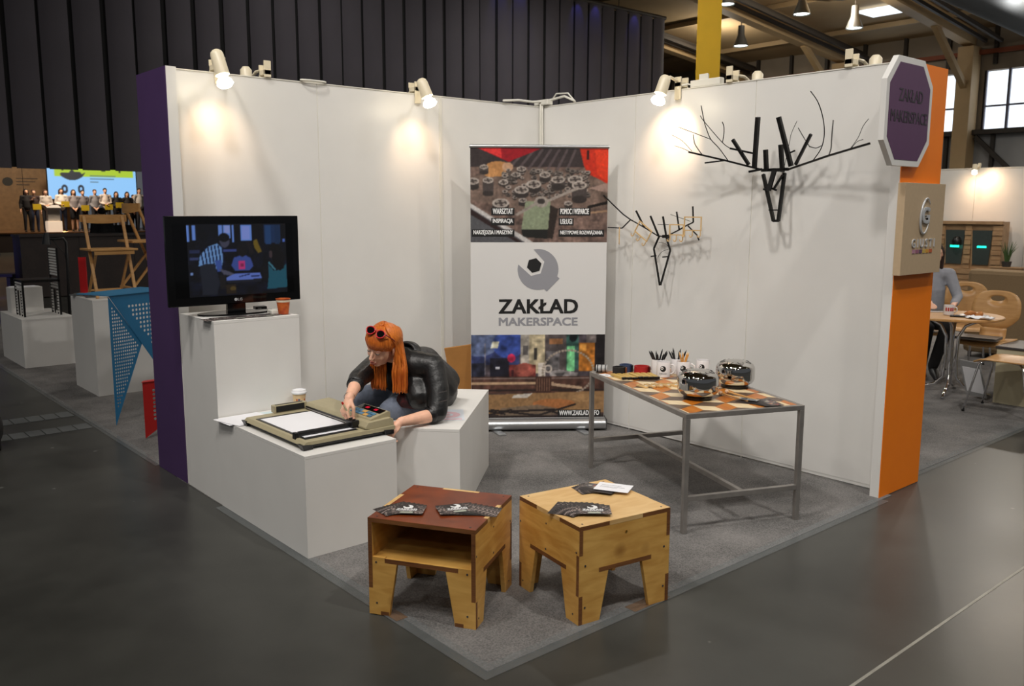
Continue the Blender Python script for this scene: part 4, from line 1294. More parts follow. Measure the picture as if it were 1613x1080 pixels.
def flyer_fan(where, n, top, x, y, z, rot, step, spread, kind_below='plain', shift=(0.0, 0.0), top_label=None):
    """n fanned cards, the last one on top with its own label"""
    for i in range(n):
        last = i == n - 1
        a = rot + R(step) * (n - 1 - i)
        q = n - 1 - i
        px = x + spread[0] * q + 0.004 * math.sin(7 * i)
        py = y + spread[1] * q
        loc = (px, py, z + 0.0004 + i * 0.0013)
        if last:
            make_flyer('flyer', top_label or ('topmost emblem flyer of the fan ' + where), top, loc, a, 'flyers ' + where)
        else:
            lab = 'flyer under the topmost in the fan ' + where
            if kind_below not in PLAIN:
                PLAIN[kind_below] = make_flyer('flyer', lab, kind_below, loc, a, 'flyers ' + where)
            else:
                copy_tree(PLAIN[kind_below], loc=loc, rotz=a, label=lab, group='flyers ' + where)


# cards in a row under the front of the television
for i in range(7):
    lab = 'flyer in the row laid along the plinth edge before the television'
    loc = (0.598 + 0.012 * math.sin(5 * i), -2.985 + i * 0.058, 1.0405 + 0.0012 * (i % 3))
    if i == 0:
        PLAIN['plain'] = make_flyer('flyer', lab, 'plain', loc, R(90), 'flyers before the television')
    else:
        copy_tree(PLAIN['plain'], loc=loc, rotz=R(90 + 8 * math.sin(3 * i)), label=lab, group='flyers before the television')
t = thing('media_box', 'small white media box beside the orange cup', 'box', (0.545, -2.600, 1.0405), R(80))
MB().box((-0.045, -0.045, 0), (0.045, 0.045, 0.022)).build('case', WPAINT, t, bevel=0.004)
MB().tube([(-0.045, 0.0, 0.012), (-0.03, 0.09, 0.014), (0.0, 0.12, 0.012), (0.02, 0.14, 0.006)], 0.003, 6).build('lead', BLACK, t, smooth=True)
t = thing('media_box', 'small black box beside the white media box', 'box', (0.285, -2.585, 1.0405), R(80))
MB().box((-0.035, -0.03, 0), (0.035, 0.03, 0.02)).build('case', BLACK, t, bevel=0.003)
MB().box((-0.02, -0.031, 0.006), (0.0, -0.03, 0.012)).build('indicator', ALU, t)
# paper cups


def cup_profile(r0, r1, h, th=0.0012):
    return [(0, 0.004), (r0 - 0.002, 0.004), (r0 - 0.002, 0.0), (r0, 0.0), (r1, h), (r1 + 0.0025, h + 0.001), (r1 + 0.0025, h + 0.004), (r1 - th, h + 0.003), (r0 - th, 0.006), (0, 0.006)]


t = thing('paper_cup', 'orange paper cup standing beside the television', 'cup', (0.612, -2.592, 1.0405))
MB().lathe(cup_profile(0.028, 0.040, 0.088), n=28).build('cup_body', mat('orange_cup', rgb(206, 104, 40), 0.5, col2=rgb(160, 58, 24), nscale=30, detail=2), t, smooth=40)
MB().lathe([(0.0362, 0.072), (0.0385, 0.072), (0.0404, 0.084), (0.0384, 0.084)], n=28).build('pale_band', mat('cup_cream', rgb(228, 214, 190), 0.5), t, smooth=40)
MB().lathe([(0, 0.066), (0.035, 0.066)], n=20).build('coffee', mat('coffee', rgb(60, 36, 24), 0.2), t)
t = thing('paper_cup', 'takeaway coffee cup with a white lid behind the pen plotter', 'cup', (0.752, -2.582, 0.5045))
MB().lathe(cup_profile(0.028, 0.039, 0.090), n=28).build('cup_body', mat('print_cup', rgb(226, 196, 152), 0.5, col2=rgb(214, 178, 130), nscale=20), t, smooth=40)
for a0, c, z0, z1 in ((-60, (196, 100, 50), 0.03, 0.06), (-38, (60, 50, 110), 0.022, 0.06), (-85, (206, 120, 70), 0.016, 0.044), (-15, (60, 50, 110), 0.03, 0.05), (20, (196, 100, 50), 0.02, 0.06)):
    rr1 = lambda z: 0.028 + 0.011 * z / 0.09 + 0.0005
    k = MB()
    vs = []
    for z in (z0, z1):
        for i in range(5):
            a = R(a0 + i * 4.5)
            vs.append((rr1(z) * math.cos(a), rr1(z) * math.sin(a), z))
    k.add(vs, [(i, i + 1, 6 + i, 5 + i) for i in range(4)])
    k.build('printed_mark', mat('mark_%d' % a0, rgb(*c), 0.5), t)
MB().lathe([(0.0425, 0.088), (0.0435, 0.090), (0.0435, 0.097), (0.040, 0.100), (0.038, 0.110), (0.035, 0.111), (0.034, 0.107), (0, 0.107)], n=28).build('lid', mat('white_lid', rgb(232, 232, 234), 0.4), t, smooth=40)

# ------------------------------------------------------------------ pen plotter
PB = Vector((1.27, -2.79, 0.5045))
pl = thing('pen_plotter', 'old beige flatbed pen plotter lying on the low white plinth', 'plotter', PB)
M = Matrix.Translation(-PB)
BG = mat('beige_plastic', rgb(164, 154, 124), 0.5, noise=0.03, nscale=50)
BGD = mat('beige_plastic_dark', rgb(128, 120, 98), 0.5)
k = MB(M)
k2 = MB(M @ Matrix(((0, 0, 1, 0), (1, 0, 0, 0), (0, 1, 0, 0), (0, 0, 0, 1))))
k2.prism([(-3.005, 0.528), (-2.985, 0.546), (-2.485, 0.550), (-2.482, 0.528)], 0.935, 1.605)
k2.build('tray', BG, pl, bevel=0.002)
MB(M).box((0.95, -2.985, 0.512), (1.59, -2.50, 0.528)).build('underside', BLACK, pl)
for fx, fy in ((0.935, -3.0), (1.570, -3.0), (0.935, -2.54), (1.570, -2.54)):
    MB(M).add([(fx, fy, 0.506), (fx + 0.035, fy, 0.506), (fx + 0.035, fy + 0.05, 0.506), (fx, fy + 0.05, 0.506), (fx - 0.008, fy - 0.012, 0.535), (fx + 0.043, fy - 0.012, 0.535), (fx + 0.035, fy + 0.05, 0.529), (fx, fy + 0.05, 0.529)],
              [(0, 3, 2, 1), (4, 5, 6, 7), (0, 1, 5, 4), (1, 2, 6, 5), (2, 3, 7, 6), (3, 0, 4, 7)]).build('foot', BLACK, pl, bevel=0.002)
MB(M).box((1.012, -2.968, 0.5455), (1.56, -2.645, 0.5485)).build('platen', BLACK, pl)
k2 = MB(M @ Matrix(((0, 0, 1, 0), (1, 0, 0, 0), (0, 1, 0, 0), (0, 0, 0, 1))))
k2.prism([(-2.655, 0.552), (-2.655, 0.562), (-2.638, 0.585), (-2.505, 0.592), (-2.488, 0.582), (-2.485, 0.548), (-2.62, 0.548)], 0.958, 1.598)
k2.build('head_housing', BG, pl, bevel=0.003)
MB(M).box((0.975, -2.6575, 0.549), (1.53, -2.6545, 0.569)).build('pen_slot', BLACK, pl)
MB(M).box((0.98, -2.662, 0.556), (1.53, -2.657, 0.560)).build('guide_rail', RAW_STEEL, pl)
MB(M).box((0.915, -2.835, 0.547), (0.958, -2.64, 0.588)).build('end_block', BG, pl, bevel=0.003)
MB(M).box((0.9575, -2.825, 0.552), (0.9605, -2.658, 0.584)).build('end_block_face', mat('black_foam', rgb(24, 24, 24), 0.9, bump=0.6, nscale=400), pl)
MB(M).box((0.93, -2.82, 0.588), (0.945, -2.66, 0.5895)).build('end_block_slot', BLACK, pl)
# raised control panel at the right end: sloping face with display and keys
cp = MB(M @ Matrix(((0, 0, 1, 0), (1, 0, 0, 0), (0, 1, 0, 0), (0, 0, 0, 1))))
cp.prism([(-2.612, 0.586), (-2.606, 0.596), (-2.505, 0.622), (-2.492, 0.616), (-2.490, 0.586)], 1.335, 1.575)
cpo = cp.build('control_panel', BG, pl, bevel=0.003)
sl = Matrix.Translation((1.455, -2.5555, 0.6105)) @ Matrix.Rotation(math.atan2(0.026, 0.101), 4, 'X')
MB(M @ sl).box((-0.108, 0.006, 0.0), (0.108, 0.046, 0.0015)).build('display', BLACK_GLOSS, cpo)
RED = glow('red_digits', (1.0, 0.02, 0.05), 0.6)
for x in (-0.05, 0.03):
    MB(M @ sl).box((x, 0.018, 0.0015), (x + 0.028, 0.034, 0.0022)).build('digits', RED, cpo)
for i, (x, c) in enumerate(((-0.10, (70, 120, 150)), (-0.06, (90, 130, 160)), (-0.02, (206, 160, 90)), (0.02, (70, 110, 140)), (0.06, (206, 160, 90)))):
    for j in range(2):
        MB(M @ sl).box((x, -0.046 + j * 0.024, 0.0), (x + 0.036, -0.026 + j * 0.024, 0.003)).build('key', mat('key_%d' % ((i + j) % 5), rgb(*c), 0.5), cpo, bevel=0.001)
ga = MB(M)
ga.box((1.478, -2.985, 0.553), (1.503, -2.64, 0.570))
gao = ga.build('pen_arm', BLACK, pl, bevel=0.002)
MB(M).box((1.474, -2.992, 0.530), (1.507, -2.972, 0.571)).build('arm_end', BLACK, gao, bevel=0.003)
MB(M).box((1.487, -2.97, 0.570), (1.494, -2.66, 0.5735)).build('arm_rail', DARKGREY, gao)
MB(M).box((1.465, -2.69, 0.552), (1.530, -2.648, 0.588)).build('pen_carriage', BLACK, pl, bevel=0.004)
MB(M).cyl((1.482, -2.672, 0.588), (1.482, -2.672, 0.596), 0.012, n=14).cyl((1.512, -2.672, 0.588), (1.512, -2.672, 0.594), 0.010, n=14).build('carriage_knobs', BLACK, pl)
o = MB().box((-0.245, -0.147, 0), (0.245, 0.147, 0.0006)).build('paper_sheet', PAPER, None, loc=(1.283, -2.807, 0.5487))
tag(o, 'white sheet of paper lying on the plotter bed', 'paper')
for i, (x, y, a, lab, mm) in enumerate(((0.80, -2.94, 4, 'white paper sheet overhanging the plinth edge left of the plotter', PAPER), (0.83, -2.74, -5, 'pale bluish paper sheet on the plinth left of the plotter', mat('bluish_paper', rgb(206, 224, 228), 0.5)),
                                        (0.865, -2.88, 14, 'white paper sheet with its corner under the plotter edge', PAPER))):
    if i == 2:
        x, y = 0.835, -2.925
    k = MB()
    k.box((-0.105, -0.13, 0), (0.085, 0.13, 0.0006))
    tag(k.build('paper_sheet', mm, None, loc=(x, y, 0.5045 + 0.0012 * i), rotz=R(a)), lab, 'paper')
o = thing('printed_sheet', 'thin sheet with a pink print on the plinth beside her elbow', 'paper', (1.445, -2.035, 0.506), math.atan2(BU.y, BU.x) + R(12))
MB().box((-0.13, -0.095, 0), (0.13, 0.095, 0.0006)).build('sheet', mat('bluish_paper2', rgb(216, 222, 230), 0.45), o)
MB().lathe([(0.035, 0.0007), (0.075, 0.0008)], n=24).lathe([(0.0, 0.0007), (0.02, 0.0008)], n=16).box((-0.12, -0.08, 0.0007), (-0.09, 0.07, 0.0008)).build('pink_print', mat('pink_ink', rgb(222, 186, 194), 0.6), o)

# ------------------------------------------------------------------ display table
TC = Vector((2.205, -0.868))
TA = math.atan2(-0.388, 0.9216)
tb = thing('display_table', 'low steel table with an inlaid tumbling-block top', 'table', (TC.x, TC.y, CZ), TA)
L2, W2, TH, S = 0.62, 0.35, 0.628, 0.026
k = MB()
for sy in (-1, 1):
    k.box((-L2, sy * W2 - (S if sy > 0 else 0), TH - S), (L2, sy * W2 + (S if sy < 0 else 0), TH))
for sx in (-1, 1):
    k.box((sx * L2 - (S if sx > 0 else 0), -W2 + S, TH - S), (sx * L2 + (S if sx < 0 else 0), W2 - S, TH))
k.build('top_frame', RAW_STEEL, tb, bevel=0.0015)
for sx in (-1, 1):
    for sy in (-1, 1):
        x0, y0 = sx * L2 - (S if sx > 0 else 0), sy * W2 - (S if sy > 0 else 0)
        MB().box((x0, y0, 0.0), (x0 + S, y0 + S, TH - S)).build('leg', RAW_STEEL, tb, bevel=0.0015)
    x0 = sx * L2 - (S if sx > 0 else 0)
    MB().box((x0, -W2 + S, 0.170), (x0 + S, W2 - S, 0.170 + S)).build('end_stretcher', RAW_STEEL, tb, bevel=0.0015)
MB().box((-L2 + S, -S / 2, 0.170), (L2 - S, S / 2, 0.170 + S)).build('long_stretcher', RAW_STEEL, tb, bevel=0.0015)
MB().box((-L2 + S, -W2 + S, TH - 0.022), (L2 - S, W2 - S, TH - 0.006)).build('top_board', wood('board_under', rgb(150, 120, 80), rgb(120, 90, 60)), tb)
TILES = [wood('orange_veneer', rgb(206, 128, 42), rgb(180, 100, 28), 0.3), wood('cream_veneer', rgb(240, 220, 182), rgb(226, 200, 156), 0.35), wood('brown_veneer', rgb(112, 92, 76), rgb(86, 68, 56), 0.35)]
a = 0.115
E = [Vector((math.cos(R(q)), math.sin(R(q)))) * a for q in (0, 120, 240)]
inner = [(-L2 + S + 0.001, -W2 + S + 0.001), (L2 - S - 0.001, -W2 + S + 0.001), (L2 - S - 0.001, W2 - S - 0.001), (-L2 + S + 0.001, W2 - S - 0.001)]
for m_ in range(-8, 9):
    for n_ in range(-12, 13):
        O = Vector((0.497 + m_ * 1.5 * a, -0.314 + m_ * 0.866 * a + n_ * 1.732 * a))
        for q, (e, f) in enumerate(((0, 1), (2, 0), (1, 2))):
            c = O + (E[e] + E[f]) / 2
            rhomb = [c + (p - c) * 0.985 for p in (O, O + E[e], O + E[e] + E[f], O + E[f])]
            pol = clip_poly([(p.x, p.y) for p in rhomb], inner)
            if len(pol) < 3:
                continue
            ar = abs(sum(pol[i][0] * pol[(i + 1) % len(pol)][1] - pol[(i + 1) % len(pol)][0] * pol[i][1] for i in range(len(pol)))) / 2
            if ar < 1e-4:
                continue
            MB().prism(pol, TH - 0.006, TH - 0.001).build('tile', TILES[q], tb)
tz = CZ + TH - 0.0005


def on_table(u, v, dz=0.0):
    return (TC.x + u * math.cos(TA) - v * math.sin(TA), TC.y + u * math.sin(TA) + v * math.cos(TA), tz + dz)


def drum(label, u, v, s=1.0):
    t = thing('steel_drum', label, 'steel drum', on_table(u, v), R(20))
    MB().lathe([(0, 0.001), (0.075 * s, 0.001), (0.078 * s, 0.010), (0.07 * s, 0.018), (0, 0.018)], n=40).build('rubber_ring', BLACK, t, smooth=40)
    prof = [(0.060, 0.016), (0.085, 0.022), (0.100, 0.032), (0.108, 0.045), (0.1105, 0.058), (0.1105, 0.112), (0.108, 0.124), (0.100, 0.136), (0.085, 0.147), (0.06, 0.156), (0.03, 0.161), (0, 0.162)]
    MB().lathe([(r * s, z * s) for r, z in prof], n=56).build('drum_body', mat('mirror_steel', rgb(205, 203, 200), 0.05, 1.0), t, smooth=True)
    k = MB()
    for i in range(7):                                    # tongue slots cut in the dome
        aa = 2 * PI * i / 7
        c, s_ = math.cos(aa), math.sin(aa)
        pts = []
        for j in range(9):
            w = PI * j / 8
            rr_ = 0.062 + 0.026 * math.sin(w)
            tt = 0.016 * math.cos(w)
            z = np.interp(rr_, [0, 0.03, 0.06, 0.085, 0.1], [0.162, 0.161, 0.156, 0.147, 0.136]) + 0.0004
            pts.append(((c * rr_ - s_ * tt) * s, (s_ * rr_ + c * tt) * s, z * s))
        k.tube(pts, 0.0012, 5)
    k.build('tongue_slots', BLACK, t)
    return t


drum('mirror-polished steel drum at the near edge of the table', 0.295, -0.100)
drum('mirror-polished steel drum at the wall side of the table', 0.085, 0.262, 1.0)
STICK = wood('stick_wood', rgb(206, 160, 100), rgb(180, 130, 76), 0.5)


def mallet(label, p0, p1):
    a_, b_ = Vector(on_table(*p0, 0.012)), Vector(on_table(*p1, 0.006))
    t = thing('mallet', label, 'mallet', a_)
    Mi = Matrix.Translation(-a_)
    MB(Mi).cyl(a_, b_, 0.0055, n=10).build('handle', STICK, t, smooth=40)
    MB(Mi).ball(a_, 0.0125).build('head', mat('mallet_ball', rgb(206, 170, 140), 0.7), t, smooth=True)


mallet('wooden drum mallet lying nearest the far drum', (0.236, 0.118), (0.470, 0.170))
mallet('wooden drum mallet lying nearest the near drum', (0.262, 0.062), (0.466, 0.105))
flyer_fan('on the table end', 5, 'photo', *on_table(0.525, 0.185)[:2], tz + 0.001, TA + R(-5), 9, (-0.018, -0.006), kind_below='photo', top_label='topmost grey printed flyer of the fan on the table end')
o = thing('printed_card', 'small silvery printed card beside the mallet ends', 'card', on_table(0.455, 0.118, 0.013), TA + R(35))
MB().box((-0.05, -0.02, 0), (0.05, 0.02, 0.001)).build('card', mat('silver_card', rgb(150, 152, 154), 0.3), o)
MB().box((-0.04, -0.012, 0.001), (-0.01, 0.012, 0.0013)).box((0.0, -0.012, 0.001), (0.04, 0.0, 0.0013)).build('printed_lines', INK_BLACK, o)

MUG = mat('white_mug', rgb(226, 222, 222), 0.2)


def mug(label, u, v, turn=-50.0, handle=True):
    t = thing('mug', label, 'mug', on_table(u, v), R(turn))
    r, h = 0.041, 0.095
    MB().lathe([(0, 0.0), (r - 0.004, 0.0), (r, 0.004), (r, h - 0.002), (r - 0.0015, h), (r - 0.0035, h - 0.002), (r - 0.0035, 0.008), (0, 0.008)], n=32).build('mug_body', MUG, t, smooth=40)
    if handle:
        MB().tube([(r * 0.98, 0, 0.076), (r + 0.014, 0, 0.078), (r + 0.026, 0, 0.066), (r + 0.028, 0, 0.048), (r + 0.022, 0, 0.031), (r + 0.010, 0, 0.022), (r * 0.98, 0, 0.021)], 0.0048, 8).build('handle', MUG, t, smooth=True)
    # printed emblem and word bent round the wall, on the side a quarter turn from the handle
    def wrap(co, faces, nm, mm):
        k = MB()
        k.add([((r + 0.0005 + p[2]) * math.cos(-PI / 2 + p[0] / r), (r + 0.0005 + p[2]) * math.sin(-PI / 2 + p[0] / r), p[1]) for p in co], faces)
        k.build(nm, mm, t)
    def ring_strip(poly_out, nm, mm, zc, x0, step=0.003):
        # fill a polygon by thin vertical slices so that it follows the curve
        k = []
        f = []
        xs = np.arange(-0.02, 0.0201, step)
        for a_, b_ in zip(xs, xs[1:]):
            strip = clip_poly(poly_out, [(a_, -0.1), (b_, -0.1), (b_, 0.1), (a_, 0.1)])
            if len(strip) >= 3:
                f.append(tuple(range(len(k), len(k) + len(strip))))
                k += [(p[0] + x0, p[1] + zc, 0.0) for p in strip]
        wrap(k, f, nm, mm)
    disc = [(0.018 * math.cos(w), 0.018 * math.sin(w)) for w in np.linspace(0, 2 * PI, 25)[:-1]]
    ring_strip(disc, 'emblem', INK_BLACK, 0.056, 0.0)
    co, faces = text_mesh('ZAKŁAD', 0.0)
    lo, hi = co.min(0), co.max(0)
    wrap([(-0.024 + 0.048 * (p[0] - lo[0]) / (hi[0] - lo[0]), 0.022 + 0.009 * (p[1] - lo[1]) / (hi[1] - lo[1]), 0.0003) for p in co], faces, 'lettering', INK_BLACK)
    k = MB()
    aa = -PI / 2 - 0.006 / r
    k2 = MB(Matrix.Translation(((r + 0.0012) * math.cos(aa), (r + 0.0012) * math.sin(aa), 0.060)) @ Matrix.Rotation(aa + PI / 2, 4, 'Z'))
    k2.wallprism([(0.0085 * math.cos(w), 0.0085 * math.sin(w)) for w in np.linspace(0, 2 * PI, 17)[:-1]], -0.0003, 0.0006)
    k2.build('emblem_ring', INK_WHITE, t)
    k2 = MB(Matrix.Translation(((r + 0.0018) * math.cos(aa), (r + 0.0018) * math.sin(aa), 0.060)) @ Matrix.Rotation(aa + PI / 2, 4, 'Z'))
    k2.wallprism([(0.005 * math.cos(w), 0.005 * math.sin(w)) for w in np.linspace(0, 2 * PI, 7)[:-1]], -0.0003, 0.0006)
    k2.build('emblem_hexagon', INK_BLACK, t)
    return t


mug('white emblem mug in front of the mug of black pencils', -0.318, 0.012, 36)
mug('white emblem mug holding wooden pencils', -0.300, 0.138, 36)
mug('white emblem mug standing alone nearest the wall', -0.300, 0.272, 30, False)
mug('white mug full of black pencils only, behind the first mug', -0.408, 0.022, 120)
mug('white mug of black pencils behind the mug of wooden pencils', -0.395, 0.150, 120)
PENB = mat('black_pencil', rgb(18, 18, 19), 0.35)
PENW = mat('wood_pencil', rgb(214, 152, 76), 0.45)


def pencil(u, v, du, dv, top, m_, label, group):
    z0 = 0.0095
    a_, b_ = Vector(on_table(u, v, z0)), Vector(on_table(u + du, v + dv, top))
    t = thing('pencil', label, 'pencil', a_, 0, group)
    Mi = Matrix.Translation(-a_)
    ax = (b_ - a_).normalized()
    MB(Mi).cyl(a_, b_, 0.0052, n=6).build('shaft', m_, t)
    MB(Mi).tube([b_, b_ + ax * 0.018], [0.0052, 0.0006], 6).build('tip', PENB if m_ is PENB else mat('bare_wood', rgb(226, 190, 140), 0.6), t)


for i in range(9):
    a_ = 2 * PI * i / 9
    pencil(-0.408 + 0.012 * math.cos(a_ + 2.5), 0.022 + 0.012 * math.sin(a_ + 2.5), 0.060 * math.cos(a_), 0.060 * math.sin(a_), 0.124 + 0.012 * ((i * 5) % 4) / 3, PENB, 'black pencil fanned out in the backmost mug nearest the coloured rolls', 'black pencils of the first mug')
for i in range(7):
    a_ = 2 * PI * i / 7 + 0.4
    pencil(-0.395 + 0.012 * math.cos(a_ + 2.5), 0.150 + 0.012 * math.sin(a_ + 2.5), 0.058 * math.cos(a_), 0.058 * math.sin(a_), 0.126 + 0.012 * ((i * 5) % 4) / 3, PENB, 'black pencil fanned out in the mug behind the wooden pencils', 'black pencils of the second mug')
for i, (du, dv) in enumerate(((-0.01, -0.026), (-0.004, -0.004), (0.0, 0.03), (0.012, 0.034))):
    pencil(-0.300 - 0.2 * du, 0.138 - 0.35 * dv, du * 1.1, dv * 1.1, 0.135, PENW, 'wooden pencil standing in the middle emblem mug', 'wooden pencils')


def belt_roll(label, u, v, r, h, col, col2):
    """strap wound in a spiral with a buckle"""
    t = thing('belt_roll', label, 'rolled belt', on_table(u, v), R(30))
    k = MB()
    n = 60
    th = 0.0032
    outer, innr = [], []
    for i in range(n + 1):
        a_ = 2 * PI * 3 * i / n
        q = r - 0.0045 * (a_ / (2 * PI))
        outer.append((q * math.cos(a_), q * math.sin(a_)))
        innr.append(((q - th) * math.cos(a_), (q - th) * math.sin(a_)))
    vs = [(x, y, z) for z in (0, h) for x, y in outer] + [(x, y, z) for z in (0, h) for x, y in innr]
    m1 = n + 1
    fs = []
    for i in range(n):
        fs += [(i, i + 1, m1 + i + 1, m1 + i), (2 * m1 + i + 1, 2 * m1 + i, 3 * m1 + i, 3 * m1 + i + 1), (m1 + i, m1 + i + 1, 3 * m1 + i + 1, 3 * m1 + i), (i + 1, i, 2 * m1 + i, 2 * m1 + i + 1)]
    fs += [(0, m1, 3 * m1, 2 * m1), (n, 2 * m1 + n, 3 * m1 + n, m1 + n)]
    k.add(vs, fs)
    k.build('strap', mat('strap_' + label[:6], rgb(*col), 0.6, noise=0.1, nscale=60), t, smooth=40)
    MB().box((r - 0.002, -0.012, 0.002), (r + 0.006, 0.012, h - 0.002)).build('buckle', mat('buckle_' + label[:6], rgb(*col2), 0.4), t, bevel=0.002)


belt_roll('black strap rolled up with a brown tab at the table corner', -0.492, -0.205, 0.043, 0.045, (30, 29, 30), (120, 66, 36))
belt_roll('blue strap rolled up behind the black one', -0.556, -0.130, 0.042, 0.045, (40, 60, 96), (24, 24, 26))
belt_roll('red strap rolled up beside the black one', -0.500, -0.045, 0.050, 0.040, (176, 30, 30), (90, 16, 18))
t = thing('clamp_roll', 'grey and white roll at the far left corner of the table', 'roll', on_table(-0.575, -0.285, 0.024), TA + R(60))
MB().cyl((-0.035, 0, 0), (0.035, 0, 0), 0.024, n=20).build('roll_body', mat('grey_roll', rgb(176, 176, 174), 0.5), t, smooth=40)
for x in (-0.03, -0.005, 0.02):
    MB().cyl((x, 0, 0), (x + 0.008, 0, 0), 0.0245, n=20).build('band', DARKGREY, t, smooth=40)
t = thing('name_card', 'small white card on the left table edge', 'card', on_table(-0.470, -0.300, 0.0), TA + R(12))
MB().box((-0.05, -0.026, 0), (0.05, 0.026, 0.0008)).build('card', PAPER, t)
MB().box((-0.01, -0.006, 0.0008), (0.02, 0.004, 0.0011)).build('printed_mark', INK_GREY, t)
YEL = wood('bamboo', rgb(216, 186, 110), rgb(190, 154, 80), 0.45)
for i in range(7):
    v = -0.262 + i * 0.034
    t = thing('folding_rule', 'yellow bamboo folding rule lying %s of the row of rules' % ('first from the white card', 'second from the white card', 'third from the white card', 'in the middle', 'third from the mugs', 'second from the mugs', 'nearest the mugs')[i], 'folding rule', on_table(-0.375 + 0.010 * i, v, 0.0005 + 0.004 * (i > 2)), TA + R(6 - 2 * i), 'folding rules')
    MB().box((-0.075, -0.0145, 0), (0.058, 0.0145, 0.008)).build('bamboo_leaf', YEL, t, bevel=0.002)
    MB().box((-0.075, -0.0145, 0.0085), (0.058, 0.0145, 0.014)).build('bamboo_leaf', YEL, t, bevel=0.002)
    MB().box((0.058, -0.0145, 0), (0.075, 0.0145, 0.014)).build('black_end', PENB, t, bevel=0.002)
for i in range(6):
    t = thing('wooden_tag', 'pale wooden key tag, %s of the row between rules and drum' % ('first from the table edge', 'second from the table edge', 'third from the table edge', 'third from the far end', 'second from the far end', 'last')[i], 'key tag', on_table(-0.062 + 0.004 * i, -0.248 + i * 0.046, 0.0005), TA + R(15))
    MB().prism([(-0.05, -0.014), (0.024, -0.014), (0.032, -0.010), (0.036, 0.0), (0.032, 0.010), (0.024, 0.014), (-0.05, 0.014)], 0, 0.011).build('body', PLY, t, bevel=0.0015)
    MB().cyl((0.022, 0, 0.011), (0.022, 0, 0.0135), 0.008, n=12).build('stud', WPAINT, t, smooth=40)
    MB().box((-0.04, -0.003, 0.011), (0.0, 0.003, 0.0115)).build('burnt_line', mat('burnt', rgb(120, 84, 50), 0.7), t)
# ------------------------------------------------------------------ plywood stools
BIRCH = wood('birch_ply', rgb(228, 180, 98), rgb(194, 140, 64), 0.42, (2, 2, 9), 0.75)
BIRCH_TOP = wood('birch_ply_top', rgb(226, 190, 132), rgb(206, 162, 100), 0.40, (2, 9, 9), 0.7)
REDPLY = wood('red_filmed_ply', rgb(132, 60, 24), rgb(94, 38, 14), 0.32, (3, 3, 3), 0.0)
EDGE = wood('ply_edge', rgb(136, 88, 46), rgb(92, 54, 26), 0.55, (3, 3, 90))
SCREW = mat('zinc_screw', rgb(96, 100, 108), 0.35, 0.8)


